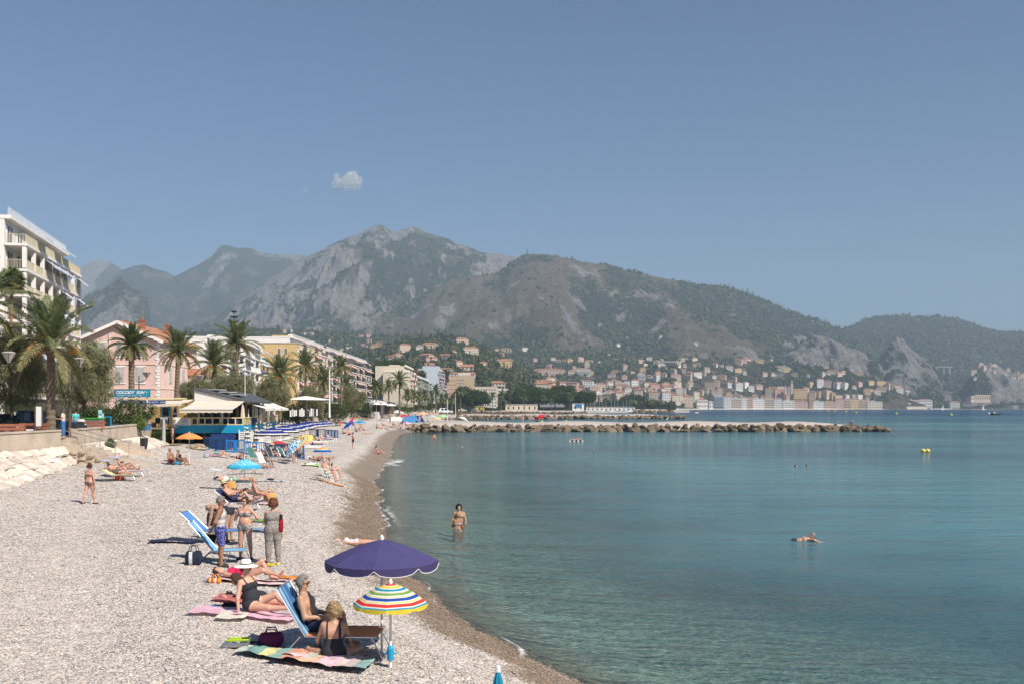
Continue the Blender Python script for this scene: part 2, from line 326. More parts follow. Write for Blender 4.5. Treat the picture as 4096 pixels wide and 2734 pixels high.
# ---------------------------------------------------------------- sea
def mat_water():
    m=bpy.data.materials.new('sea_water'); m.use_nodes=True; t=m.node_tree; t.nodes.clear(); out=N(t,'ShaderNodeOutputMaterial')
    g=N(t,'ShaderNodeNewGeometry'); dp=N(t,'ShaderNodeAttribute',attribute_name='depth'); ds=N(t,'ShaderNodeAttribute',attribute_name='dist')
    L=t.links.new
    def noise(scale,stretch,det,rough=.55,off=(0,0,0)):
        mp=N(t,'ShaderNodeMapping'); mp.inputs['Scale'].default_value=stretch; mp.inputs['Location'].default_value=off; L(g.outputs['Position'],mp.inputs[0])
        n=N(t,'ShaderNodeTexNoise',Scale=scale,Detail=det,Roughness=rough); L(mp.outputs[0],n.inputs['Vector']); return n.outputs[0]
    # colour of the water body
    big=noise(.018,(.45,1.0,1),4.0,.55,(3.3,1.1,0)); big2=noise(.0022,(.5,2.4,1),3.0,.5,(9,5,0))
    far=N(t,'ShaderNodeMapRange',interpolation_type='SMOOTHSTEP'); far.inputs[1].default_value=90; far.inputs[2].default_value=900; L(ds.outputs['Fac'],far.inputs[0])
    near=N(t,'ShaderNodeValToRGB'); e=near.color_ramp.elements
    e[0].position=.36; e[0].color=(.050,.125,.155,1); e[1].position=.56; e[1].color=(.100,.250,.275,1); L(big,near.inputs[0])
    deep=N(t,'ShaderNodeValToRGB'); e=deep.color_ramp.elements
    e[0].position=.36; e[0].color=(.008,.04,.13,1); e[1].position=.66; e[1].color=(.02,.12,.19,1); L(big2,deep.inputs[0])
    cm=N(t,'ShaderNodeMix',data_type='RGBA'); L(far.outputs[0],cm.inputs[0]); L(near.outputs[0],cm.inputs[6]); L(deep.outputs[0],cm.inputs[7])
    df=N(t,'ShaderNodeBsdfDiffuse'); L(cm.outputs[2],df.inputs[0])
    tr=N(t,'ShaderNodeBsdfTransparent'); tr.inputs[0].default_value=(.74,.88,.87,1)
    # opacity grows with depth
    op=N(t,'ShaderNodeMapRange',interpolation_type='SMOOTHERSTEP'); op.inputs[1].default_value=-.15; op.inputs[2].default_value=2.8; L(dp.outputs['Fac'],op.inputs[0])
    body=N(t,'ShaderNodeMixShader'); L(op.outputs[0],body.inputs[0]); L(tr.outputs[0],body.inputs[1]); L(df.outputs[0],body.inputs[2])
    # ripples
    w1=noise(1.0,(.6,1.7,1),5.0,.6); w2=noise(.2,(.45,1.5,1),4.0,.6,(4,7,0)); w3=noise(3.2,(.8,1.4,1),3.0)
    fade=N(t,'ShaderNodeMapRange'); fade.inputs[1].default_value=20; fade.inputs[2].default_value=160; fade.inputs[3].default_value=1; fade.inputs[4].default_value=.12; L(ds.outputs['Fac'],fade.inputs[0])
    b1=N(t,'ShaderNodeBump',Distance=.13,Strength=.45); L(w1,b1.inputs['Height'])
    b2=N(t,'ShaderNodeBump',Distance=.6,Strength=.38); L(w2,b2.inputs['Height']); L(b1.outputs[0],b2.inputs['Normal'])
    b3=N(t,'ShaderNodeBump',Distance=.05,Strength=.6); L(w3,b3.inputs['Height']); L(b2.outputs[0],b3.inputs['Normal'])
    mul=N(t,'ShaderNodeMath',operation='MULTIPLY'); mul.inputs[1].default_value=.7; L(fade.outputs[0],mul.inputs[0]); L(mul.outputs[0],b3.inputs['Strength'])
    gl=N(t,'ShaderNodeBsdfGlossy'); gl.inputs['Roughness'].default_value=.09; L(b3.outputs[0],gl.inputs['Normal'])
    fr=N(t,'ShaderNodeFresnel',IOR=1.33); L(b3.outputs[0],fr.inputs['Normal'])
    fm=N(t,'ShaderNodeMath',operation='MULTIPLY'); L(fr.outputs[0],fm.inputs[0]); fd=N(t,'ShaderNodeMapRange'); fd.inputs[1].default_value=20; fd.inputs[2].default_value=500; fd.inputs[3].default_value=.88; fd.inputs[4].default_value=.5; L(ds.outputs['Fac'],fd.inputs[0]); L(fd.outputs[0],fm.inputs[1])
    mx=N(t,'ShaderNodeMixShader'); L(fm.outputs[0],mx.inputs[0]); L(body.outputs[0],mx.inputs[1]); L(gl.outputs[0],mx.inputs[2]); L(mx.outputs[0],out.inputs['Surface'])
    L(b3.outputs[0],df.inputs['Normal'])
    return m
def sea():
    Ds=np.concatenate([np.linspace(-30,3,8),np.geomspace(4,6000,260)])
    ts=np.concatenate([np.linspace(-2,40,170),np.geomspace(41,5200,60)])
    Dg,Tg=np.meshgrid(Ds,ts,indexing='ij')
    X=shore_x(np.clip(Dg,2,900))+Tg
    far=Dg>720
    X=np.where(far,shore_x(900.)+Tg,X)
    depth=np.where(Dg<720,-interp(-Tg,PROF),5.5)
    depth=depth+(fbm(X*.12,Dg*.12,3,21)-.5)*.9*np.clip(depth/1.5,0,1)
    Z=np.zeros_like(X)+.015*np.sin(Dg*.9+X*.3+4*fbm(X*.1,Dg*.1,2,8))*np.clip(depth/.5,0,1)
    me=npmesh('sea',np.stack([X,Dg,Z],-1).reshape(-1,3),gridfaces(len(Ds),len(ts)),mat_water())
    attr(me,'depth',depth.ravel()); attr(me,'dist',np.hypot(X,Dg).ravel())
    meta(link('sea',me),'clear turquoise sea turning deep blue far out',kind='structure')
    # sea bed far out, closes the sea below
    b=MB(); b.box((2500,3000,-8),(12000,7000,1)); meta(b.build('sea_bed',mat('sea_bed',(.12,.13,.1))),'sea bed',kind='structure')
# ---------------------------------------------------------------- hills
RIDGES={
 # name: (crest depth, foot depth, front power, roughness, [(px, py)...], kind)
 'r1':(8600,6500,1.2,.030,[(-500,1300),(150,1110),(320,1060),(345,1050),(402,1031),(440,1043),(490,1075),(560,1110),(700,1200)],'rock'),
 'r2':(7600,4800,1.3,.030,[(430,1130),(480,1085),(540,1062),(580,1057),(620,1075),(660,1085),(700,1105),(760,1075),(790,1062),(850,1022),(880,985),(905,979),(950,992),(990,990),(1050,1008),(1090,1018),(1130,1017),(1180,1016),(1215,1022),(1300,1040),(1500,1120)],'mix'),
 'r9':(5000,3700,.85,.055,[(200,1330),(280,1270),(330,1190),(400,1160),(455,1135),(480,1108),(500,1125),(520,1150),(560,1165),(590,1200),(600,1250),(612,1330),(660,1400)],'rock'),
 'r3':(5700,3300,1.15,.055,[(700,1330),(900,1240),(1050,1140),(1150,1070),(1215,1025),(1300,990),(1380,955),(1450,925),(1500,905),(1530,900),(1555,915),(1590,932),(1610,918),(1640,906),(1670,912),(1720,928),(1780,955),(1850,980),(1900,998),(1980,1015),(2060,1030),(2150,1060),(2300,1150)],'crag'),
 'r4':(4500,2600,1.25,.032,[(1400,1340),(1600,1240),(1700,1172),(1800,1125),(1880,1102),(2000,1092),(2060,1040),(2100,1018),(2150,1013),(2190,1015),(2260,1030),(2330,1048),(2420,1055),(2500,1075),(2600,1100),(2700,1120),(2850,1142),(2900,1148),(3000,1180),(3060,1200),(3130,1235),(3200,1262),(3300,1292),(3360,1315),(3400,1335),(3480,1385),(3520,1420),(3600,1480),(3700,1545),(3800,1625)],'dry'),
 'r6':(3750,3250,.55,.06,[(3480,1470),(3530,1420),(3552,1385),(3568,1360),(3590,1352),(3614,1362),(3625,1385),(3680,1430),(3720,1440),(3760,1490),(3800,1560),(3830,1605),(3850,1640)],'cliff'),
 'r6b':(3600,3250,.6,.05,[(3040,1480),(3140,1420),(3210,1372),(3250,1345),(3300,1348),(3360,1370),(3420,1395),(3480,1420),(3540,1450),(3580,1500),(3640,1560),(3700,1600),(3740,1640)],'cliff'),
 'r7':(5400,3600,1.1,.028,[(3250,1380),(3330,1335),(3380,1318),(3420,1300),(3460,1280),(3500,1270),(3550,1264),(3620,1266),(3700,1267),(3760,1270),(3830,1278),(3880,1295),(3950,1315),(4000,1330),(4060,1328),(4200,1330),(4600,1350)],'green'),
 'r8':(3750,3300,.6,.045,[(3790,1660),(3840,1610),(3866,1550),(3885,1500),(3900,1480),(3960,1490),(4096,1500),(4600,1530)],'cliff'),
 'r10':(3000,2000,1.0,.05,[(0,1440),(300,1420),(700,1340),(1000,1318),(1300,1330),(1500,1345),(1700,1345),(1850,1350),(1950,1385),(2100,1400),(2500,1420),(3000,1440),(3400,1480),(3600,1560),(3750,1640)],'wood'),
 'r11':(1900,900,1.1,.07,[(0,1430),(600,1415),(1000,1415),(1400,1420),(1560,1375),(1700,1345),(1830,1345),(1950,1400),(2100,1470),(2250,1560),(2400,1625)],'wood'),
 'r12':(3150,2500,1.0,.05,[(2100,1480),(2300,1500),(2600,1510),(3000,1530),(3300,1560),(3500,1590),(3700,1620),(3900,1630),(4300,1600)],'wood'),
}
def coast_D(px): return interp(px,[(-900,260),(1000,260),(1500,330),(1800,520),(2000,800),(2300,960),(2685,1010),(2700,1100),(2715,2350),(2800,2560),(3000,2650),(3300,2700),(3700,2950),(4096,3200),(4700,3400)])
def hills():
    pxs=np.linspace(-420,4520,900)
    Ds=np.concatenate([np.geomspace(260,2000,90),np.geomspace(2010,3400,150),np.geomspace(3410,6000,230),np.geomspace(6020,9800,70)])
    Dg,Pg=np.meshgrid(Ds,pxs,indexing='ij')
    X=(Pg-2048)/F*Dg
    cst=coast_D(Pg)
    base=np.clip((Dg-cst)/40,0,1)*5.2-2.0+np.clip((Dg-cst)/900,0,1)*14
    Z=base.copy(); K=np.zeros(Dg.shape,int); GL=np.zeros_like(Z)
    names=list(RIDGES); kinds={}
    for i,nm in enumerate(names):
        Dc,Df,pw,rg,pts,kd=RIDGES[nm]
        py=interp(Pg,pts); pa=np.array(pts)
        inside=(Pg>=pa[0,0])&(Pg<=pa[-1,0])
        zc=CAMZ+(HY-py)*Dc/F
        wob=(fbm(Pg*.004,Pg*0+i*3.7,3,40+i)-.5)*.16
        Df_=np.maximum(Df*(1+wob*.6),np.minimum(coast_D(Pg)+170,Dc-150)); u=(Dg-Df_)/(Dc-Df_); front=np.clip(u,0,1)**pw
        back=np.clip(1-(Dg-Dc)/(Dc*.35),0,1)**1.5
        hgt=zc*np.where(Dg<=Dc,front,back)
        # gullies running down the slope + broken relief
        kx=X/Dc*5200
        gl=fbm(kx/430+i,Dg/1500,4,60+i,True)-.55
        rl=fbm(X/210,Dg/260,6,80+i,True,.55)-.55
        inner=np.clip(front*(1-front)*4,0,1)
        am={'crag':(.2,.2),'cliff':(.3,.3),'rock':(.1,.15),'mix':(.16,.07),'dry':(.30,.07),'green':(.16,.05),'wood':(.14,.08)}[kd]
        hgt=hgt+zc*inner*(am[0]*gl+am[1]*rl)+zc*rg*.35*(fbm(X/60,Dg/60,4,99+i)-.5)*np.clip(front*2,0,1)
        fx={'crag':1.5,'cliff':2.0,'rock':.9,'mix':.35,'dry':.5,'green':.5,'wood':.2}[kd]
        hgt=hgt+fx*np.clip(front*2.2,0,1)*np.clip(front*(1-front)*4+.25,0,1)*(52*(fbm(X/150+3,Dg/420,3,120+i,True)-.6)+26*(fbm(X/62,Dg/150,3,140+i,True)-.6))
        hgt=np.where(inside,hgt,-50)
        sel=hgt>Z; Z=np.where(sel,hgt,Z); K=np.where(sel,i+1,K); GL=np.where(sel,gl,GL)
    Z=np.where(Dg<cst-5,-4.0,Z)
    # ---- cover masks
    PY=HY-(Z-CAMZ)*F/Dg  # row at which the point appears: height above the sea seen from town
    gy,gx=np.gradient(Z); sl=np.hypot(gy/np.maximum(np.gradient(Ds)[:,None],1),gx/np.maximum(np.gradient(X,axis=1),.5))
    n1=fbm(X/300,Dg/400,5,5); n2=fbm(X/90,Dg/120,5,6)
    rock=np.zeros_like(Z); dry=np.zeros_like(Z)
    for i,nm in enumerate(names):
        kd=RIDGES[nm][5]; s=K==i+1; fr=Z/np.maximum(np.max(np.where(s,Z,1)),1)
        if kd=='crag':
            rock=np.where(s,np.clip(.2+(n1-.5)*2.6+(n2-.5)*1.2+(fr-.42)*1.1+(sl-.7)*.35,0,1)*np.clip((fr-.22)/.12,0,1),rock); dry=np.where(s,np.clip((n2-.5)*2+.4,0,.75),dry)
        elif kd=='rock':rock=np.where(s,np.clip(.45+(n1-.5)*2.4,0,1),rock); dry=np.where(s,.35,dry)
        elif kd=='cliff':rock=np.where(s,np.clip(.42+(n1-.5)*2.2+(n2-.5)*2.0,0,1),rock); dry=np.where(s,.15,dry)
        elif kd=='mix':rock=np.where(s,np.clip((n1-.56)*3.5+(fr-.8)*2.2,0,1),rock); dry=np.where(s,np.clip((n2-.45)*2,0,.8),dry)
        elif kd=='dry':
            westside=np.clip((2750-Pg)/500,0,1)
            dry=np.where(s,np.clip(.24+westside*.42+(n1-.5)*2.4+(n2-.5)*1.3+(fr-.5)*.7+GL*2.8-np.clip((1420-PY<0)*.5,0,1),0,1),dry)
            rock=np.where(s,np.clip((n2-.57)*3.6+(n1-.58)*1.8+(sl-.9)*.4+np.clip((Pg-3050)/200,0,1)*.5*(fr<.8),0,.9),rock)
        elif kd=='green':dry=np.where(s,np.clip((fr-.86)*5+(n1-.62)*2,0,.8),dry)
        else:rock=np.where(s,np.clip((n2-.68)*5,0,.8),rock); dry=np.where(s,np.clip((n1-.5)*2.5,0,.7),dry)
    me=npmesh('hills',np.stack([X,Dg,Z],-1).reshape(-1,3),gridfaces(len(Ds),len(pxs)),mat_hills())
    attr(me,'rock',rock.ravel()); attr(me,'dry',dry.ravel())
    meta(link('hills',me),'rocky mountains and wooded foothills behind the town',kind='structure')
    return dict(Ds=Ds,pxs=pxs,Z=Z,K=K,rock=rock,dry=dry)
HG=None
def hill_z(px,D):
    i=np.clip(np.searchsorted(HG['Ds'],D)-1,0,len(HG['Ds'])-2); u=(px-HG['pxs'][0])/(HG['pxs'][1]-HG['pxs'][0]); j=np.clip(np.floor(u).astype(int),0,len(HG['pxs'])-2)
    fu=u-j; fd=(D-HG['Ds'][i])/(HG['Ds'][i+1]-HG['Ds'][i]); Z=HG['Z']
    return (Z[i,j]*(1-fu)+Z[i,j+1]*fu)*(1-fd)+(Z[i+1,j]*(1-fu)+Z[i+1,j+1]*fu)*fd
def mat_hills():
    m=bpy.data.materials.new('hillside'); m.use_nodes=True; t=m.node_tree; p=t.nodes['Principled BSDF']; L=t.links.new
    p.inputs['Roughness'].default_value=1; p.inputs['Specular IOR Level'].default_value=.05
    g=N(t,'ShaderNodeNewGeometry'); ra=N(t,'ShaderNodeAttribute',attribute_name='rock'); da=N(t,'ShaderNodeAttribute',attribute_name='dry')
    def noise(s,det,ro=.6,st=(1,1,1)):
        mp=N(t,'ShaderNodeMapping'); mp.inputs['Scale'].default_value=st; L(g.outputs['Position'],mp.inputs[0])
        n=N(t,'ShaderNodeTexNoise',Scale=s,Detail=det,Roughness=ro); L(mp.outputs[0],n.inputs['Vector']); return n.outputs[0]
    fine=noise(.030,6.0,.72); mid=noise(.009,5.0,.65); cl=noise(.085,3.0,.6); strk=noise(.02,6.0,.7,(1.6,1,.35)); crk=noise(.034,7.0,.78,(1.5,1,.5))
    def mask(a,f,lo,hi,amt):
        x=N(t,'ShaderNodeMath',operation='MULTIPLY_ADD'); x.inputs[1].default_value=amt; L(f,x.inputs[0]); L(a,x.inputs[2])
        r=N(t,'ShaderNodeMapRange',interpolation_type='SMOOTHSTEP'); r.inputs[1].default_value=lo; r.inputs[2].default_value=hi; L(x.outputs[0],r.inputs[0]); return r.outputs[0]
    rm=mask(ra.outputs['Fac'],strk,1.15,1.42,1.7); dm=mask(da.outputs['Fac'],fine,1.0,1.5,1.55)
    fo=N(t,'ShaderNodeValToRGB'); e=fo.color_ramp.elements; e[0].position=.32; e[0].color=(.030,.042,.022,1); e[1].position=.68; e[1].color=(.105,.125,.06,1); L(cl,fo.inputs[0])
    dr=N(t,'ShaderNodeValToRGB'); e=dr.color_ramp.elements; e[0].position=.3; e[0].color=(.14,.11,.07,1); e[1].position=.7; e[1].color=(.37,.285,.19,1); L(fine,dr.inputs[0])
    rk=N(t,'ShaderNodeValToRGB'); e=rk.color_ramp.elements; e[0].position=.3; e[0].color=(.07,.065,.06,1); e[1].position=.58; e[1].color=(.56,.52,.48,1); el=e.new(.43); el.color=(.33,.30,.275,1); L(crk,rk.inputs[0])
    a=N(t,'ShaderNodeMix',data_type='RGBA'); L(dm,a.inputs[0]); L(fo.outputs[0],a.inputs[6]); L(dr.outputs[0],a.inputs[7])
    b=N(t,'ShaderNodeMix',data_type='RGBA'); L(rm,b.inputs[0]); L(a.outputs[2],b.inputs[6]); L(rk.outputs[0],b.inputs[7]); L(b.outputs[2],p.inputs['Base Color'])
    bp=N(t,'ShaderNodeBump',Strength=1.0,Distance=14.0); L(cl,bp.inputs['Height'])
    b2=N(t,'ShaderNodeBump',Strength=1.0,Distance=60.0); L(crk,b2.inputs['Height']); L(bp.outputs[0],b2.inputs['Normal']); L(b2.outputs[0],p.inputs['Normal'])
    return m
def haze():
    b=MB(); b.box((800,4950,665),(16000,10100,1350.0))
    m=bpy.data.materials.new('haze_air'); m.use_nodes=True; t=m.node_tree; t.nodes.clear()
    o=N(t,'ShaderNodeOutputMaterial'); v=N(t,'ShaderNodeVolumePrincipled')
    v.inputs['Color'].default_value=(.66,.85,1.0,1); v.inputs['Density'].default_value=HAZE; v.inputs['Anisotropy'].default_value=.0
    t.links.new(v.outputs[0],o.inputs['Volume'])
    m.cycles.homogeneous_volume=True
    ob=b.build('haze',m); meta(ob,'thin blue sea haze over the bay','haze',kind='stuff')
HAZE=1.15e-4
# ================================================================ vegetation
M_FROND=leafmat('palm_frond',(.07,.105,.028),(.17,.20,.065),.35)
M_FROND2=leafmat('date_palm_frond',(.13,.16,.07),(.29,.31,.15),.4)
M_FRONDO=leafmat('old_palm_frond',(.17,.15,.06),(.30,.27,.13),.35)
M_TRUNK=mat('palm_trunk',(.17,.125,.085),.95,.45,9,.9,14)
M_BARK=mat('bark',(.11,.085,.06),.95,.4,8,.9,12)
M_FRUIT=mat('date_fruit',(.62,.27,.03),.6,.3,20)
M_TAM=leafmat('tamarisk_leaf',(.12,.135,.065),(.33,.31,.16),.4)
M_PINE=leafmat('pine_leaf',(.03,.06,.016),(.11,.16,.045),.3)
M_BUSH=leafmat('shrub_leaf',(.03,.055,.015),(.11,.14,.04),.3)
M_YUC=leafmat('yucca_leaf',(.06,.11,.02),(.17,.24,.06),.3)
M_CONIFER=leafmat('araucaria_leaf',(.018,.035,.016),(.05,.07,.03),.2)
def frond_mesh(name,L,elev,droop,m,nl=44,wid=.17,lw=.013):
    V=[]; Fc=[]; p=np.zeros(3); n=14; pts=[p.copy()]; tan=[]
    for i in range(n):
        th=elev-droop*((i+.5)/n)**1.25; d=np.array([0,math.cos(th),math.sin(th)]); tan.append(d); p=p+d*L/n; pts.append(p.copy())
    pts=np.array(pts); r=np.random.default_rng(int(abs(elev)*100)+nl)
    for i in range(n):  # rachis: a flat strip
        w0=.035*(1-i/n)+.008; w1=.035*(1-(i+1)/n)+.008; b=len(V)
        V+=[pts[i]+(-w0,0,0),pts[i]+(w0,0,0),pts[i+1]+(w1,0,0),pts[i+1]+(-w1,0,0)]; Fc.append((b,b+1,b+2,b+3))
    for k in range(nl):
        s=.10+.89*(k+.5)/nl; q=s*n; i=min(int(q),n-1); o=pts[i]+(pts[i+1]-pts[i])*(q-i); d=tan[i]; up=np.array([0,-d[2],d[1]])
        ln=L*wid*(math.sin(PI*min(1,s*.82+.16))**.7+.12)*r.uniform(.85,1.12)
        for sd_ in (-1,1):
            dr=np.array([sd_*.86,0,0])+d*r.uniform(.55,.85)+up*r.uniform(.02,.4); dr/=np.linalg.norm(dr)
            tip=o+dr*ln+np.array([0,0,-.16*ln*r.uniform(.4,1.6)]); sx=d*lw; b=len(V); mid=o+dr*ln*.5+(0,0,.02)
            V+=[o-sx*.5,mid-sx,tip,mid+sx]; Fc.append((b,b+1,b+2,b+3))
    me=bpy.data.meshes.new(name); me.from_pydata([tuple(q) for q in V],[],Fc); me.materials.append(m); me.update(); return me
FROND={}
def frond_set(key,L,m,mo):
    if key in FROND: return FROND[key]
    a=dict(nl=26,lw=.03) if key=='far' else dict(nl=44,lw=.016 if key=='canary' else .013)
    FROND[key]=[frond_mesh('frond',L*.86,R(82),R(25),m,**a),frond_mesh('frond',L*.95,R(66),R(48),m,**a),frond_mesh('frond',L,R(45),R(62),m,**a),frond_mesh('frond',L,R(22),R(70),m,**a),frond_mesh('frond',L*.92,R(-4),R(66),mo,**a),frond_mesh('frond',L*.8,R(-32),R(50),mo,**a)]
    return FROND[key]
def trunk_mb(h,r0,r1,lean=(0,0),rings=26,seed=0):
    b=MB(); n=12; r=random.Random(seed); pts=[]; rs=[]
    for i in range(rings*2+1):
        t=i/(rings*2); k=1.07 if i%2 else .93
        pts.append((lean[0]*t*t,lean[1]*t*t,h*t)); rs.append((r0+(r1-r0)*t**.6)*k*r.uniform(.96,1.04))
    b.tube(pts,rs,n); return b
def palm(name,label,loc,h,L,nf,group,r0=.26,r1=.2,fruit=0,key='date',seed=0,lean=(0,0),up=1.0,cat='palm tree'):
    r=random.Random(seed); t=thing(name,label,cat,loc,0,group)
    trunk_mb(h,r0,r1,lean,max(8,int(h*3)),seed).build('trunk',M_TRUNK,t,smooth=False)
    top=Vector((lean[0],lean[1],h))
    LT('crown_base',M_TRUNK,t,a=([(r1*1.0,-.55),(r1*1.5,-.2),(r1*1.35,.1),(.04,.35)],10,top,))
    fs=frond_set(key,1.0,*((M_FROND,M_FRONDO) if key=='canary' else (M_FROND2,M_FRONDO)))
    for k in range(nf):
        q=(k/nf); c=min(5,int(q**(1/up)*6)); az=k*2.39996+r.uniform(-.25,.25)
        o=link('frond',fs[c],t,top+Vector((math.cos(az+PI/2)*r1*.5,math.sin(az+PI/2)*r1*.5,.05)),(r.uniform(-.12,.12),r.uniform(-.2,.2),az),L*r.uniform(.85,1.1))
    for k in range(fruit):
        az=k*2.1+r.uniform(0,1); d=Vector((math.cos(az),math.sin(az),0)); b=MB(); p1=top+d*L*.22+Vector((0,0,.18*L)); p2=top+d*L*.36+Vector((0,0,-.0*L))
        b.tube([top,p1,p2],.018,4)
        for j in range(26):
            e=p2+Vector((r.uniform(-1,1),r.uniform(-1,1),r.uniform(-1.7,-.1)))*L*.09; b.tube([p2,e],[.009,.022],3)
        b.build('fruit_cluster',M_FRUIT,t)
    return t
_crown={}
def far_palm(label,loc,h,L,group,key='date',seed=0):
    """palm too small in view to show its fronds apart: trunk and one crown mesh"""
    k=(key,seed%3)
    if k not in _crown:
        V=[]; Fc=[]; r=random.Random(seed%3+5); fs=frond_set('far',1.0,M_FROND2,M_FRONDO)
        for q in range(34):
            me=fs[min(5,int(q/34*6))]; az=q*2.39996; M=Matrix.Rotation(az,3,'Z')@Matrix.Rotation(r.uniform(-.2,.2),3,'Y')*r.uniform(.85,1.1); bs=len(V)
            V+=[tuple(M@v.co) for v in me.vertices]; Fc+=[tuple(bs+i for i in p.vertices) for p in me.polygons]
        me=bpy.data.meshes.new('crown'); me.from_pydata(V,[],Fc); me.materials.append(M_FROND2); me.update(); _crown[k]=me
    t=thing('palm_tree',label,'palm tree',loc,seed*1.7,group)
    trunk_mb(h,.24,.17,(0,0),8,seed).build('trunk',M_TRUNK,t)
    link('crown',_crown[k],t,(0,0,h),None,L); return t
def foliage(name,m,clumps,n_each,ln,wd,seed=0,droop=.0,spread=.5,parent=None,quad=False):
    """many leaf-sized faces in clumps; clumps: (x,y,z,radius,(sx,sy,sz))"""
    r=np.random.default_rng(seed); V=[];
    for (cx,cy,cz,rad) in clumps:
        n=int(n_each*max(.25,rad**2)); d=r.normal(size=(n,3)); d/=np.linalg.norm(d,axis=1)[:,None]
        p=d*(rad*r.uniform(.35,1.0,(n,1))**.6)+(cx,cy,cz)
        dr=d*.8+r.normal(size=(n,3))*spread; dr[:,2]-=droop; dr/=np.linalg.norm(dr,axis=1)[:,None]
        l=ln*r.uniform(.6,1.3,(n,1)); sx=np.cross(dr,r.normal(size=(n,3))); sx/=np.linalg.norm(sx,axis=1)[:,None]
        tip=p+dr*l; tip[:,2]-=droop*.35*l[:,0]; wv=sx*wd*r.uniform(.7,1.3,(n,1))
        mid=p+dr*l*.5
        V.append(np.stack([p,mid-wv,tip,mid+wv],1))
    V=np.concatenate(V).reshape(-1,3); Fq=np.arange(len(V)).reshape(-1,4)
    return link(name,npmesh(name,V,Fq,m,False),parent)
def crown_clumps(r,R3,n,rad,shell=.45,c=(0,0,0),squash=0.0):
    out=[]
    for _ in range(n):
        while True:
            d=Vector((r.gauss(0,1),r.gauss(0,1),r.gauss(0,1))).normalized()
            if d.z>-.75 or r.random()<.3:break
        q=shell+(1-shell)*r.random()**.5
        out.append((c[0]+d.x*R3[0]*q,c[1]+d.y*R3[1]*q,c[2]+d.z*R3[2]*q,rad*r.uniform(.6,1.3)))
    return out
def limbs(b,r,base,tops,r0,r1,wig=.15):
    for tp in tops:
        a=Vector(base); e=Vector(tp); pts=[a];
        for i in range(1,5):
            q=a.lerp(e,i/4); q+=Vector((r.uniform(-1,1),r.uniform(-1,1),r.uniform(-.3,.6)))*wig*(1 if i<4 else 0); pts.append(q)
        b.tube(pts,[r0+(r1-r0)*i/4 for i in range(5)],7)
def tree(name,label,cat,loc,h,R3,m,group=None,seed=0,nc=60,rad=.5,each=330,ln=.28,wd=.014,droop=.5,trunk_r=.16,stems=3,c0=None,spread=.5):
    r=random.Random(seed); t=thing(name,label,cat,loc,0,group); c=(0,0,h-R3[2]*.95) if c0 is None else c0
    cl=crown_clumps(r,R3,nc,rad,.35,c)
    foliage('crown',m,cl,each,ln,wd,seed,droop,spread,t)
    b=MB(); fork=Vector((r.uniform(-.1,.1),r.uniform(-.1,.1),max(.5,c[2]-R3[2]*.85)))
    b.tube([(0,0,-.1),(fork.x*.4+.05,fork.y*.4,fork.z*.5),fork],[trunk_r*1.25,trunk_r,trunk_r*.9],9)
    tops=[cl[i][:3] for i in range(0,len(cl),max(1,len(cl)//(stems*4)))]
    limbs(b,r,fork,tops,trunk_r*.5,.02,.2)
    b.build('trunk',M_BARK,t); return t
def araucaria(loc,h):
    t=thing('norfolk_pine','tall dark tiered conifer behind the date palms','conifer',loc); TB('trunk',M_BARK,t,a=([(0,0,0),(0,0,h)],[.22,.03],8,))
    V=[]; r=np.random.default_rng(3)
    for k in range(19):
        z=h*(.12+.85*k/18); L=2.6*(1-(k/18)**1.2)+.25
        for j in range(7):
            az=j*2*PI/7+k*.7; d=np.array([math.cos(az),math.sin(az),.28]); sd_=np.array([-math.sin(az),math.cos(az),0])
            for q in range(40):
                s=r.uniform(.05,1); o=np.array([0,0,z])+d*L*s; e=o+sd_*r.uniform(-1,1)*.32*(1.1-s)+d*.18+(0,0,r.uniform(.0,.2)); wv=np.array([0,0,.035])
                V+=[o-wv,o+wv,e+wv*.6,e-wv*.6]
    link('crown',npmesh('crown',np.array(V),np.arange(len(V)).reshape(-1,4),M_CONIFER,False),t); return t
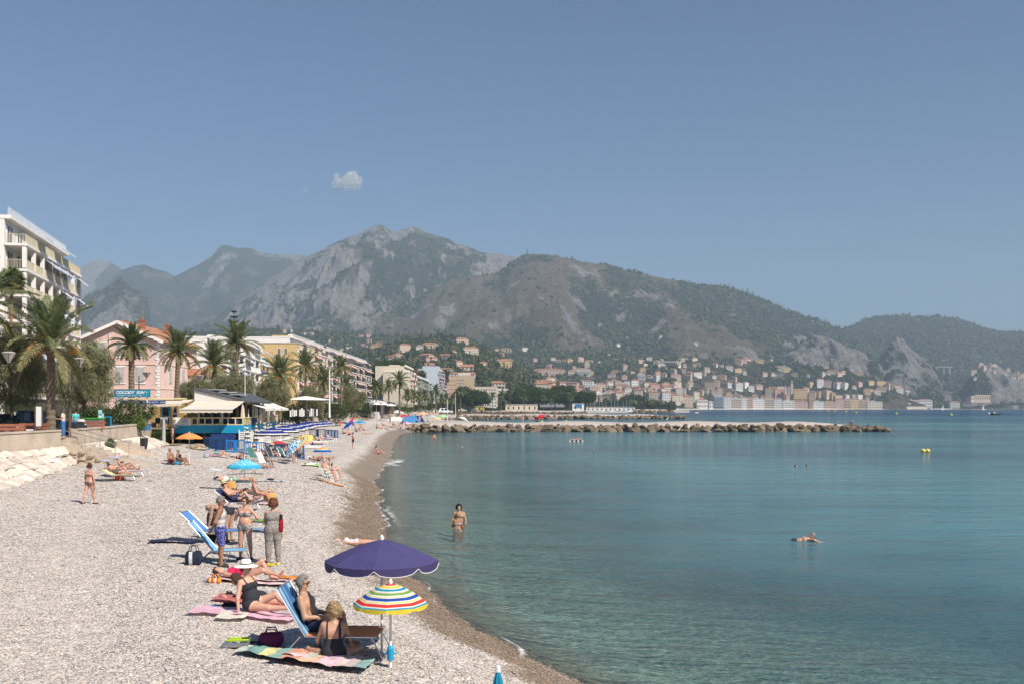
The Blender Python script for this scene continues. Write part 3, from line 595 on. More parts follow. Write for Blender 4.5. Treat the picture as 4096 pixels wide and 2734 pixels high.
def vegetation():
    P=3.2
    g='date palms along the promenade'
    def base(x,D): return Vector(((x-2048)/F*D,D,P))
    def hh(y,D): return CAMZ+(HY-y)*D/F-P
    palm('date_palm','tall date palm with orange fruit stalks beside the white notice board',base(203,58.5),hh(1385,58.5),3.6,42,None,.3,.22,5,'date',1,up=.52)
    palm('date_palm','date palm leaning fronds over the terrace block, its trunk out of sight',base(-70,58),hh(1240,58),3.4,40,None,.3,.22,0,'date',2,up=.75)
    palm('canary_palm','short dense canary palm in front of the pink villa gable',base(526,98),hh(1385,98),2.5,52,None,.3,.27,0,'canary',3,up=1.0)
    palm('date_palm','date palm with orange fruit in front of the quoined corner of the pink villa',base(705,102),hh(1410,102),3.0,46,None,.28,.22,4,'date',4,(.25,0),up=.78)
    palm('date_palm','grey green date palm rising behind the white gabled restaurant roof',base(842,118),hh(1462,118),3.5,44,None,.26,.2,4,'date',5,(.5,0),up=.75)
    palm('date_palm','tallest date palm standing in front of the dark tiered conifer',base(948,128),hh(1375,128),3.7,46,None,.26,.2,2,'date',6,up=.75)
    palm('date_palm','bushy date palm over the white awnings with hanging orange fruit',base(1120,148),hh(1505,148),4.0,46,None,.28,.22,5,'date',7,up=.8)
    palm('date_palm','slim date palm with orange fruit in front of the yellow block',base(1222,160),hh(1470,160),3.5,42,None,.2,.16,6,'date',8,up=1.1)
    palm('date_palm','drooping date palm beside the white flagpole with orange fruit',base(1290,172),hh(1530,172),3.8,42,None,.24,.2,4,'date',9,up=.85)
    palm('date_palm','date palm behind the flagpole in front of pink awnings',base(1365,200),hh(1470,200),3.2,40,None,.22,.18,3,'date',10)
    araucaria(base(936,146),hh(1238,146))
    gf='small palms along the far promenade'
    far=[(1385,215,1535,2.6),(1505,262,1548,3.0),(1522,275,1560,2.6),(1555,290,1548,3.2),(1598,232,1525,3.2),(1628,330,1578,3.2),(1655,360,1582,3.2),(1675,370,1585,3),(1700,380,1583,3.4),(1728,400,1584,3),(1743,330,1562,3.0),(1765,420,1590,3),(1784,430,1590,3),(1808,460,1596,3),(1842,430,1564,3.4),(2040,720,1560,4.5),(2005,700,1580,4),(1970,690,1582,4),(2098,760,1590,4),(2175,800,1592,4),(2280,820,1592,4),(2205,830,1606,3.6)]
    for i,(x,D,y,L) in enumerate(far):
        far_palm('small palm in the row along the far promenade' if x<1950 else 'small palm among the umbrella pines beyond the groynes',base(x,D),max(2.5,hh(y,D)),L,gf if x<1950 else 'palms among the far pines','date',i)
    # washingtonia fan palm before the white block
    t=thing('fan_palm','slim fan palm against the white terrace block','palm tree',base(42,84)); h=hh(1120,84)
    trunk_mb(h,.17,.13,(0.1,0),30,4).build('trunk',mat('red_trunk',(.28,.15,.09),.9,.35,9,.8,14),t)
    r=random.Random(9)
    for k in range(34):
        az=k*2.4; el=R(75-130*k/34); L=1.35; b=MB(); d=Vector((math.cos(az)*math.cos(el),math.sin(az)*math.cos(el),math.sin(el))); s=d.cross(Vector((0,0,1))).normalized(); u=s.cross(d)
        o=Vector((.1,0,h)); st=o+d*L*.45; b.bar(o,st,.03,.015)
        for j in range(13):
            a=R(-75+150*j/12); e=st+(d*math.cos(a)+s*math.sin(a))*L*.62+Vector((0,0,-.28*L*abs(math.sin(a))-.12)); m_=st.lerp(e,.5)+u*.04; wv=(d*-math.sin(a)+s*math.cos(a))*.07
            b.add([st,m_-wv,e,m_+wv],[(0,1,2,3)])
        b.build('fan_leaf',M_YUC if k<10 else (M_FROND if k<24 else M_FRONDO),t)
    # tamarisks
    gt='tamarisk trees along the promenade'
    T=[(50,61,1335,(2.15,2.2,2.5),11,'feathery tamarisk beside the leftmost benches and the parked cars'),(335,72,1372,(2.15,2.1,2.5),12,'feathery tamarisk behind the lamp post and the grey litter drum'),
         (930,112,1495,(2.6,2.3,1.7),13,'tamarisk behind the white gable of the beach restaurant'),(1085,128,1515,(2.0,2.0,1.9),14,'tamarisk beside the end of the restaurant awnings'),(1240,155,1545,(2.0,2.0,2.0),15,'tamarisk behind the white square parasol'),(1405,205,1545,(3.0,2.5,2.6),16,'broad tamarisk just right of the white flagpole'),(790,108,1520,(1.6,1.6,1.5),17,'low tamarisk between two date palms behind the restaurant')]
    for (x,D,y,R3,sd_,lb) in T:
        h=hh(y,D); tree('tamarisk_tree',lb,'tamarisk',base(x,D),h,R3,M_TAM,gt,sd_,95,.55,800 if D<90 else 420,.30 if D<90 else .4,.016 if D<90 else .026,.75,.13,3)
    # hedge and shrubs
    tree('oleander_bush','dense green oleander hedge under the blue restaurant sign','shrub',base(505,80),2.6,(2.2,1.2,1.15),M_BUSH,None,21,60,.42,420,.17,.030,0,.05,3,(0,0,1.25),.9)
    tree('yellow_shrub','small yellow green shrub at the foot of the oleander hedge','shrub',base(556,78),1.35,(.42,.4,.6),M_YUC,None,22,14,.28,400,.14,.025,0,.03,2,(0,0,.65),.9)
    gs='dark garden shrubs behind the promenade'
    for i,(x,D,y,R3) in enumerate([(400,88,1640,(2.5,1.2,.8)),(1140,158,1615,(3.2,2,2.0)),(1310,190,1600,(3.5,2,2.2)),(1460,235,1610,(3.5,2,2.2)),(1680,360,1612,(7,3,1.6)),(1590,320,1608,(4,3,2.4)),(1340,192,1612,(3,2,1.8)),(1190,158,1622,(2.5,2,1.7)),(60,92,1640,(6,1.5,.9)),(250,92,1640,(5,1.5,.8))]):
        tree('garden_shrub','dark green garden shrub behind the promenade','shrub',base(x,D),hh(y,D),R3,M_BUSH,gs,30+i,34,.75,150,.32,.06,.1,.06,2,(0,0,max(.6,hh(y,D)-R3[2])),.9)
    # plants on the stone slope
    for i,(x,y) in enumerate([(95,1818),(207,1803),(250,1805),(440,1782)]):
        p=gpx(x,y+35); p.z=CAMZ-(y-HY)*(p.y+1.3)/F; p.y+=1.3; p.x=(x-2048)/F*p.y
        b=tree('slope_plant','clump of yellow green succulent on the white stone slope','plant',p,.5,(.24,.2,.22),M_YUC,'plants on the stone slope',50+i,9,.16,900,.10,.02,.2,.012,2,(0,0,.18),.9)
    # umbrella pines beyond the groynes
    gp='umbrella pines beyond the groynes'
    for i,(x,D,y,w_) in enumerate([(2075,900,1563,14),(2155,905,1562,14),(2220,930,1565,12),(2260,900,1572,10),(2300,930,1574,13),(2340,910,1568,10),(2110,960,1548,13),(2250,1010,1545,14),(2530,1500,1588,22),(1905,820,1572,12)]):
        h=hh(y,D); tree('umbrella_pine','dark umbrella pine with flat crown beyond the groynes','pine tree',base(x,D),h,(w_*.85,w_*.7,h*.28),M_PINE,gp,70+i,50,w_*.24,26,1.6,.4,0,.5,3,(0,0,h*.72),1.0)
    for i,(x,D,y,w_) in enumerate([(1570,700,1455,13),(1598,690,1452,14),(1535,640,1458,10),(1500,600,1470,9),(1650,800,1470,12),(1470,560,1480,9),(1760,860,1470,10),(1860,880,1560,12),(690,320,1430,6),(1100,300,1420,7),(1010,280,1425,7),(640,300,1440,6)]):
        z=25 if x<1800 else P; b_=base(x,D); h=hh(y,D)
        tree('hill_pine','rounded dark pine rising behind the seafront blocks','pine tree',b_,h,(w_*.8,w_*.7,h*.22),M_PINE,'pines behind the seafront blocks',90+i,40,w_*.28,30,1.2,.3,0,.4,3,(0,0,h*.78),1.0)
def forest():
    """woods on the hills: too many to count"""
    col=bpy.data.collections.new('tree_shapes'); m=bpy.data.materials.new('wood_leaf'); m.use_nodes=True; t=m.node_tree; p=t.nodes['Principled BSDF']; p.inputs['Roughness'].default_value=1; p.inputs['Specular IOR Level'].default_value=.1
    oi=N(t,'ShaderNodeObjectInfo'); cr=N(t,'ShaderNodeValToRGB'); e=cr.color_ramp.elements; e[0].color=(.032,.046,.022,1); e[1].position=1; e[1].color=(.17,.165,.085,1); el=e.new(.5); el.color=(.07,.092,.042,1); t.links.new(oi.outputs['Random'],cr.inputs[0]); t.links.new(cr.outputs[0],p.inputs['Base Color'])
    for k in range(5):
        r=np.random.default_rng(k); n=46; d=r.normal(size=(n,3)); d/=np.linalg.norm(d,axis=1)[:,None]; sq=(.5,.5,.42) if k<4 else (.2,.2,.9)
        c=d*r.uniform(.55,1.0,(n,1))*sq+(0,0,.42 if k<4 else .8); a=r.normal(size=(n,3)); a-=d*(a*d).sum(1)[:,None]; a/=np.linalg.norm(a,axis=1)[:,None]; b=np.cross(d,a); s=.2 if k<4 else .12
        V=np.stack([c-a*s,c-b*s,c+a*s,c+b*s],1).reshape(-1,3)
        ob=bpy.data.objects.new('wood_tree',npmesh('wood_tree',V,np.arange(len(V)).reshape(-1,4),m,False)); col.objects.link(ob)
    Ds,pxs,Z,K=HG['Ds'],HG['pxs'],HG['Z'],HG['K']; n=420000
    r=np.random.default_rng(12); px=r.uniform(-60,4160,n); D=np.where(r.uniform(0,1,n)<.72,r.uniform(620,3300,n),r.uniform(3300,5600,n))
    z=hill_z(px,D); i=np.clip(np.searchsorted(Ds,D)-1,0,len(Ds)-1); j=np.clip(((px-pxs[0])/(pxs[1]-pxs[0])).astype(int),0,len(pxs)-1)
    PYg=HY-(Z-CAMZ)*F/Ds[:,None]; vis=np.minimum.accumulate(PYg,0)
    py=HY-(z-CAMZ)*F/D; ok=(py<vis[i,j]+6)&(z>6)&(HG['rock'][i,j]<.35)&(D>coast_D(px)+60)
    dn=np.clip(1.05-HG['dry'][i,j]*1.3,.03,1)*np.clip(.4+1.6*(fbm(px/60,D/120,4,77)-.3),.1,1)
    ok&=(r.uniform(0,1,n)<dn)&((K[i,j]>0)|(r.uniform(0,1,n)<.025))
    X=(px-2048)/F*D
    if HOUSES:
        H=np.array(HOUSES); hp=H[:,0]/H[:,1]*F+2048; key={}
        for a,b_ in zip(hp,H[:,1]):key.setdefault(int(a//20),[]).append((a,b_))
        for q in np.nonzero(ok)[0]:
            for kk in (int(px[q]//20)-1,int(px[q]//20),int(px[q]//20)+1):
                for (a,b_) in key.get(kk,()):
                    if abs(px[q]-a)<8*F/b_ and -16<b_-D[q]<30:ok[q]=False
    idx=np.nonzero(ok)[0]; sz=7.5*np.exp(r.normal(0,.28,len(idx)))*np.clip(D[idx]/3000,.8,1.5)
    me=bpy.data.meshes.new('hillside_woods'); me.vertices.add(len(idx)); me.vertices.foreach_set('co',np.stack([X[idx],D[idx],z[idx]-1],1).astype(np.float32).ravel()); attr(me,'size',sz)
    o=link('hillside_woods',me); meta(o,'dark green woods and scrub covering the foothills','woods',kind='stuff')
    g=bpy.data.node_groups['pebble_scatter'].copy(); g.nodes['Collection Info'].inputs['Collection'].default_value=col
    rv=[q for q in g.nodes if q.bl_idname=='FunctionNodeRandomValue'][0]; rv.inputs[0].default_value=(-.1,-.1,0); rv.inputs[1].default_value=(.1,.1,6.283)
    md=o.modifiers.new('scatter','NODES'); md.node_group=g
    print('FOREST',len(idx))
HOUSES=[]
# ================================================================ buildings
M_GLASS=mat('window_glass',(.035,.045,.055),.12,.2,3,spec=.8)
M_WHITE=mat('white_render',(.76,.71,.66),.85,.06,1.2,.15,8)
M_CREAM=mat('cream_render',(.70,.60,.46),.85,.08,1.0,.15,8)
M_RAIL=mat('cream_rail',(.60,.52,.36),.6,.1,2)
M_YELLOW=mat('ochre_render',(.60,.43,.20),.85,.08,.8,.2,6)
M_PINK=mat('pink_render',(.66,.47,.41),.88,.10,.7,.2,7)
M_PALEPINK=mat('pale_pink_render',(.72,.52,.44),.88,.08,.7,.2,7)
M_TILE=mat('terracotta_tile',(.42,.19,.11),.85,.3,1.5,.6,5)
M_AWNB=mat('pale_blue_awning',(.52,.58,.68),.9,.08,3)
M_AWNP=mat('pink_awning',(.62,.38,.33),.9,.1,3)
M_GREYW=mat('grey_paint',(.50,.48,.45),.7,.1,2)
M_SHUT=mat('grey_shutter',(.47,.46,.45),.7,.1,4)
M_DARK=mat('dark_metal',(.05,.05,.05),.5,.15,5)
M_METAL=mat('steel',(.55,.55,.55),.3,.08,5,metal=.9)
M_WPAINT=mat('white_paint',(.80,.78,.74),.5,.05,4)
_win={}
def window(parent,x,y,z,w_,h,ry=0.0,shutters=False,m_frame=None):
    """window part (frame) with pane sub-part; local wall faces -y"""
    mf=m_frame or M_WPAINT; k=(round(w_,2),round(h,2),mf.name)
    if k not in _win:
        b=MB(); f=.07
        for (cx,cz,sx,sz) in ((0,h-f/2,w_,f),(0,f/2,w_,f),(-w_/2+f/2,h/2,f,h),(w_/2-f/2,h/2,f,h),(0,h/2,f*.7,h)):b.box((cx,-.03,cz),(sx,.07 if sz!=h or cx else .06,sz-(.002 if cx==0 else 0)))
        p=MB(); p.box((0,-.008,h/2),(w_-.06,.012,h-.06)); _win[k]=(b.mesh('window',mf),p.mesh('pane',M_GLASS))
    o=link('window',_win[k][0],parent,(x,y,z),(0,0,ry)); link('pane',_win[k][1],o)
    if shutters:
        s=MB()
        for sd_ in (-1,1):
            s.box((sd_*w_*.28,-.075,h/2),(w_*.5,.03,h*.96))
            for q in range(int(h/.16)):s.box((sd_*w_*.28,-.098,.1+q*.16),(w_*.42,.02,.06))
        s.build('shutter',M_SHUT,o)
    return o
def apartment(name,label,cat,A,B,depth,floors,fh,bays,bal,m_wall,m_rail,m_awn,z0=3.2,ground=3.6,setback=True,seed=0,group=None,awn=.4,roof_m=None,end_windows=0):
    A=Vector((A[0],A[1],0)); B=Vector((B[0],B[1],0)); u=(B-A); Lf=u.length; ang=math.atan2(u.y,u.x); r=random.Random(seed)
    t=thing(name,label,cat,(A.x,A.y,z0),ang,group); H=ground+floors*fh; bw=Lf/bays
    BX('wall',m_wall,t,a=((Lf/2,bal+(depth-bal)/2,H/2+.01),(Lf,depth-bal,H-.02)))
    BX('ground_floor',mat('shop_dark',(.10,.09,.08),.5),t,a=((Lf/2,.12+bal/2+.6,ground/2-.2),(Lf-.4,bal-1.2,ground-.5)))
    sl=MB(); sl.box((Lf/2,bal/2-.06,0),(Lf+.16,bal+.14,.26)); slm=sl.mesh('balcony_slab',m_wall)
    rl=MB(); rl.box((0,0,.5),(bw-.36,.05,.9));
    for q in range(int(bw/.9)):rl.box((-bw/2+.45+q*.9,-.03,.5),(.04,.05,1.0))
    rl.box((0,0,1.0),(bw-.34,.08,.06)); rlm=rl.mesh('railing',m_rail)
    re=MB(); n_e=max(2,int(bal/.16))
    for q in range(n_e):re.box((0,.1+q*(bal-.2)/n_e,.5),(.03,.03,.96))
    re.box((0,bal/2,1.0),(.05,bal-.1,.05)); rem=re.mesh('end_railing',m_rail)
    cm=MB(); cm.box((0,.2,fh/2),(.42,.42,fh-.26)); cmm=cm.mesh('column',m_wall)
    aw=MB(); n=5
    for q in range(n):
        y0,z1,y1,z2=-1.15*q/n,fh-.35-.85*q/n,-1.15*(q+1)/n,fh-.35-.85*(q+1)/n
        aw.quad((-bw/2+.25,y0,z1),(bw/2-.25,y0,z1),(bw/2-.25,y1,z2),(-bw/2+.25,y1,z2))
    aw.box((0,-1.15,fh-1.3),(bw-.5,.03,.2)); awm=aw.mesh('awning',m_awn)
    for k in range(floors):
        z=ground+k*fh; link('balcony_slab',slm,t,(0,0,z))
        link('end_railing',rem,t,(.05,0,z+.13))
        for j in range(bays):
            x=(j+.5)*bw; link('railing',rlm,t,(x,.06,z+.13)); window(t,x,bal-.004,z+.15,min(bw*.62,2.2),2.15)
            if not (setback and k==floors-1):link('column',cmm,t,(j*bw+(.22 if j==0 else 0),0,z+.13))
            if r.random()<awn:link('awning',awm,t,(x,.1,z))
        if not (setback and k==floors-1):link('column',cmm,t,(Lf-.22,0,z+.13))
        for e in range(end_windows):
            window(t,0.0-.004,bal+(depth-bal)*(e+.5)/end_windows,z+.9,1.1,1.3,-PI/2)
    BX('roof',roof_m or m_wall,t,a=((Lf/2,depth/2+bal*.35,H+.2),(Lf+.1,depth-bal*.7+.1,.4)))
    b=MB()
    for q in range(int(Lf/.5)):b.box((.2+q*.5,bal*.85,H+.85),(.04,.04,.9))
    b.box((Lf/2,bal*.85,H+1.3),(Lf-.3,.05,.05)); b.build('roof_railing',M_WPAINT,t)
    b=MB(); b.box((Lf*.6,depth*.6,H+1.2),(Lf*.22,depth*.3,2.0)); b.box((Lf*.25,depth*.55,H+.8),(1.0,1.0,1.3)); b.build('roof_house',m_wall,t)
    return t
def pink_villa():
    D0,D1=138,154; xr=(640-2048)/F*D0; xl=(312-2048)/F*D0; W=xr-xl; z0=3.2
    t=thing('pink_villa','pink villa with terracotta gabled roof, grey shutters and white quoins','house',(xl,D0,z0)); hE=CAMZ+(HY-1362)*D0/F-z0; hR=CAMZ+(HY-1290)*D0/F-z0; dp=D1-D0
    b=MB(); b.prism([(0,0),(W,0),(W,hE),(W/2,hR),(0,hE)],0,dp,'Y'); b.build('wall',M_PINK,t)
    BX('side_wall',M_PALEPINK,t,a=((W+.012,dp/2,hE/2),(.02,dp-.9,hE-.1)))
    rf=MB(); ov=.7; th=.22; sl=(hR-hE)/(W/2)
    for s in (-1,1):
        xa,xb=W/2,W/2+s*(W/2+ov); za,zb=hR+.1,hE-sl*ov+.1
        nx=26
        for q in range(nx):  # tile courses running down the slope
            y0=-ov+(dp+2*ov)*q/nx; y1=-ov+(dp+2*ov)*(q+.92)/nx
            rf.add([(xa,y0,za),(xb,y0,zb),(xb,y1,zb),(xa,y1,za),(xa,y0,za+th),(xb,y0,zb+th),(xb,y1,zb+th),(xa,y1,za+th)],[(0,1,2,3),(4,7,6,5),(0,4,5,1),(3,2,6,7),(1,5,6,2),(0,3,7,4)])
    roof=rf.build('roof',M_TILE,t)
    bg=MB()
    for s in (-1,1):
        bg.bar((W/2,-ov-.03,hR+.05),(W/2+s*(W/2+ov),-ov-.03,hE-sl*ov+.05),.09,.42);
    bg.build('bargeboard',M_WPAINT,t)
    for i,(x,y) in enumerate(((W*.68,3.2),(W*.74,11.5),(W*.35,9))):
        c=MB(); c.box((x,y,hR-.5),(.7,.6,2.0)); c.box((x,y,hR+.52),(.85,.75,.14)); c.lathe([(.16,0),(.2,.3),(.12,.35)],8,(x,y,hR+.59)); c.build('chimney',mat('brick_red',(.34,.14,.09),.9,.2,4),roof)
    for zc in (CAMZ+(HY-1552)*D0/F-z0,CAMZ+(HY-1455)*D0/F-z0):
        b=MB(); b.box((W/2,-.05,zc),(W,.1,.14)); b.box((W+.05,dp/2,zc),(.1,dp,.138)); b.build('cornice',M_PALEPINK,t)
    k=D0/F
    for (px,py0,py1) in ((482,1529,1466),(562,1529,1466),(405,1425,1370),(482,1425,1372),(562,1425,1372),(482,1620,1566),(400,1529,1466)):
        window(t,(px-2048)/F*D0-xl,-.004,CAMZ+(HY-py0)*k-z0,30*k,(py0-py1)*k,0,True)
        sr=MB(); x=(px-2048)/F*D0-xl; zb=CAMZ+(HY-py0)*k-z0; sr.box((x,-.045,zb-.08),(42*k,.10,.15)); sr.box((x,-.045,zb+(py0-py1)*k+.1),(42*k,.08,.18)); sr.build('window_surround',M_WPAINT,t)
    for yy in (4.0,9.5):
        for z in (5.2,9.2):window(t,W+.026,yy,z,1.1,2.3,PI/2,True)
    q=MB()
    for i in range(int(hE/.42)):q.box((W-.3+(.1 if i%2 else 0),-.02,.2+i*.42),(.62 if i%2==0 else .42,.10,.36))
    q.build('quoin',M_WPAINT,t)
    dpipe=MB(); x=(440-2048)/F*D0-xl; dpipe.tube([(x,-.12,0),(x,-.12,hE+1)],.07,8); dpipe.build('drainpipe',M_WHITE,t)
def flat_block(name,label,cat,x0,x1,D,ytop,m,wins=(),depth=14,group=None,roofline=True,z0=3.2,shut=False):
    """block whose wall faces the camera"""
    k=D/F; X0=(x0-2048)*k; W=(x1-x0)*k; H=CAMZ+(HY-ytop)*k-z0
    t=thing(name,label,cat,(X0,D,z0),0,group); BX('wall',m,t,a=((W/2,depth/2,H/2),(W,depth,H)))
    BX('roof',M_GREYW,t,a=((W/2,depth/2,H+.12),(W+.3,depth+.3,.24)))
    for (px,py,w_,h_) in wins:window(t,(px-2048)*k-X0,-.004,CAMZ+(HY-py)*k-z0,w_*k,h_*k,0,shut)
    return t,W,H,k
def near_buildings():
    # white terrace block at the left
    ap=apartment('terrace_apartments','white seven storey apartment block with cream balcony rails and pale blue awnings','apartment block',(-53.2,109),(-58.9,136),16,7,2.78,7,2.2,M_WHITE,M_RAIL,M_AWNB,ground=2.9,seed=3,awn=.45)
    pink_villa()
    t,W,H,k=flat_block('cream_house','narrow cream house with a red roof beside the pink villa','house',714,790,150,1500,M_CREAM,[(735,1560,14,30),(760,1560,14,30)],10)
    b=MB(); b.prism([(-.4,H),(W+.4,H),(W+.4,H+.2),(W*.3,H+1.3),(-.4,H+.9)],-.4,10,'Y'); b.build('roof_tiles',M_TILE,t)
    flat_block('white_block','white low block with a flat roof beyond the pink villa','apartment block',830,900,260,1345,M_WHITE,[(845+i*18,1372,9,9) for i in range(3)],18)
    flat_block('cream_block','cream block half hidden behind the tallest date palm','apartment block',700,800,240,1345+25,M_CREAM,[(715+i*22,1402,10,12) for i in range(4)],16)
    apartment('white_apartments','white stepped apartments behind the bushy date palm','apartment block',((958-2048)/F*200,200),((1075-2048)/F*245,245),14,4,3.0,6,2.0,M_WHITE,M_WPAINT,M_AWNB,seed=5,awn=.25)
    # ochre block and its long balconied neighbour
    t,W,H,k=flat_block('ochre_block','ochre block with a ribbed blank facade and a satellite dish','apartment block',1030,1186,277,1372,M_YELLOW,[(1117,1420,12,28),(1143,1420,12,28),(1117,1452,12,26),(1143,1452,12,26)],30)
    for i in range(22):
        if 9<=i<=15:continue
        b=MB(); x=.8+i*(W-1.6)/21; b.box((x,-.06,H-5.3),(.16,.12,6.2)); b.build('facade_rib',M_YELLOW,t)
    BX('roof_house',M_YELLOW,t,a=((W*.55,6,H+1.3),(5,5,2.2)))
    b=MB(); b.lathe([(.02,0),(.6,.12),(1.0,.4)],14); o=b.build('satellite_dish',M_WPAINT,t,(W*.75,4,H+1.6),(R(65),0,R(20)))
    apartment('balcony_apartments','long white apartment block with ochre rails and pink awnings','apartment block',(-59.5,278),(-60.5,332),18,6,2.95,9,2.6,M_WHITE,M_RAIL,M_AWNP,ground=3.4,seed=7,awn=.55)
    apartment('balcony_apartments','long white apartment block with dark rails ending beside the pines','apartment block',(-60.5,336),(-62,440),18,6,2.95,13,2.6,M_WHITE,mat('dark_rail',(.16,.15,.13),.5),M_AWNP,ground=3.4,seed=8,awn=.6)
    t,W,H,k=flat_block('cream_block','plain cream block end with four small windows behind the tall palm','apartment block',1532,1632,535,1488,M_CREAM,[(1558,1502+21*i,5,6) for i in range(4)],30)
    apartment('cream_apartments','cream apartments with red and blue awnings behind the far palms','apartment block',((1634-2048)/F*540,540),((1668-2048)/F*600,600),18,7,2.9,7,2.4,M_CREAM,M_WPAINT,mat('red_awning',(.55,.09,.07)),seed=9,awn=.4)
    apartment('cream_apartments','cream apartments with green awnings beside the white tower','apartment block',((1670-2048)/F*610,610),((1727-2048)/F*740,740),18,6,2.9,11,2.4,M_CREAM,mat('green_rail',(.25,.30,.24)),mat('green_awning',(.30,.42,.36)),seed=10,awn=.5)
    t,W,H,k=flat_block('white_tower','white tower with a blank pale blue end wall','apartment block',1690,1752,800,1462,mat('bluish_white',(.62,.66,.70),.7,.06,.3),[],24)
    apartment('white_tower_apartments','white tower apartments with blue and pink balconies','apartment block',((1752-2048)/F*800,800),((1792-2048)/F*880,880),20,10,2.9,9,2.4,M_WHITE,mat('blue_rail',(.35,.42,.58)),M_AWNP,seed=11,awn=.4)
    flat_block('peach_block','peach block with a red roof between the white tower and the beige block','apartment block',1790,1832,920,1503,mat('peach_render',(.66,.45,.30),.85,.08,.5),[(1796+9*i,1524+17*j,4,6) for i in range(4) for j in range(5)],20)
    t,W,H,k=flat_block('beige_block','tall beige block with three columns of windows on its end wall','apartment block',1825,1894,880,1500,mat('beige_render',(.55,.42,.27),.85,.06,.5),[(1834+9*i,1522+13*j,5,6) for i in range(3) for j in range(8)],22)
    BX('roof_house',M_CREAM,t,a=((W*.45,6,H+1.4),(W*.7,8,2.4)))
    t,W,H,k=flat_block('beige_block','low beige apartments right of the tall beige block','apartment block',1896,1990,960,1545,M_CREAM,[(1903+11*i,1560+13*j,6,6) for i in range(8) for j in range(5)],22)
    for (x0,x1,D,y,m,lb) in ((1990,2070,1100,1552,M_WHITE,'low white block behind the first umbrella pine'),(1935,1985,860,1585,M_WHITE,'small white block with blue awnings near the yellow hut'),(2040,2140,1250,1560,M_CREAM,'wide cream block behind the umbrella pines')):
        t,W,H,k=flat_block('low_block',lb,'apartment block',x0,x1,D,y,m,[(x0+6+10*i,y+14+12*j,6,6) for i in range(int((x1-x0)/10)) for j in range(3)],20)
# ---------------------------------------------------------------- far town
HCOL={'cream':(.72,.62,.48),'white':(.80,.77,.72),'pink':(.70,.48,.40),'ochre':(.66,.47,.24),'peach':(.72,.54,.40),'beige':(.60,.52,.42)}
_hm={}
def house_meshes(wall,kind):
    k=(wall,kind)
    if k in _hm: return _hm[k]
    m=mat('house_'+wall,HCOL[wall],.9,.12,.25,obj=True)
    w_,d,h={'hip':(12,10,6.5),'gable':(11,9,6.2),'tall':(13,11,11),'flat':(15,10,6),'long':(20,10,8)}[kind]
    b=MB(); b.box((0,0,h/2-3),(w_,d,h+6)); wm=b.mesh('wall',m)
    r=MB()
    if kind in ('hip','tall','long'):
        x,y=w_/2+.5,d/2+.5; q=x-y*.75
        r.add([(-x,-y,h),(x,-y,h),(x,y,h),(-x,y,h),(-q,0,h+2.2),(q,0,h+2.2)],[(0,1,5,4),(1,2,5),(2,3,4,5),(3,0,4),(3,2,1,0)])
    elif kind=='gable':r.prism([(-d/2-.5,h),(d/2+.5,h),(0,h+2.5)],-w_/2-.4,w_/2+.4,'X')
    else:r.box((0,0,h+.2),(w_+.4,d+.4,.5)); r.box((w_*.2,0,h+1.2),(3,3,1.6))
    r.box((w_*.22,d*.1,h+2),(.8,.8,2)); rm=r.mesh('roof',mat('far_tile',(.38,.19,.12),.9,.2,.3,obj=True) if kind!='flat' else M_GREYW)
    wn=MB(); fl=max(1,int(h/3))
    for f in range(fl):
        for i in range(int(w_/3)):
            x=-w_/2+(i+.5)*w_/int(w_/3); wn.box((x,-d/2-.02,.9+f*3.0+.8),(1.1,.1,1.5))
        for i in range(int(d/3.2)):
            y=-d/2+(i+.5)*d/int(d/3.2); wn.box((w_/2+.02,y,.9+f*3.0+.8),(.1,1.0,1.5))
    nm=wn.mesh('windows',mat('far_window',(.10,.09,.085),.4)); _hm[k]=(wm,rm,nm); return _hm[k]
def house(wall,kind,x,D,z,rz,s,where):
    rn={'hip':'hipped terracotta roof','gable':'gabled terracotta roof','tall':'three storeys and red roof','flat':'flat roof','long':'long terracotta roof'}[kind]
    sx_=.8+.5*((x*7.3)%1); lb=f'{"wide " if sx_ > 1.12 else ("narrow " if sx_ < .96 else "")}{wall} house with {rn} {where}'
    t=thing('house',lb,'house',(x,D,z),rz,lb+' group'); t.scale=(s*(.8+.5*((x*7.3)%1)),s,s*(.8+.45*((D*3.7)%1))); wm,rm,nm=house_meshes(wall,kind)
    link('wall',wm,t); link('roof',rm,t); o=link('windows',nm,t); o['kind']='stuff'; HOUSES.append((x,D)); return t
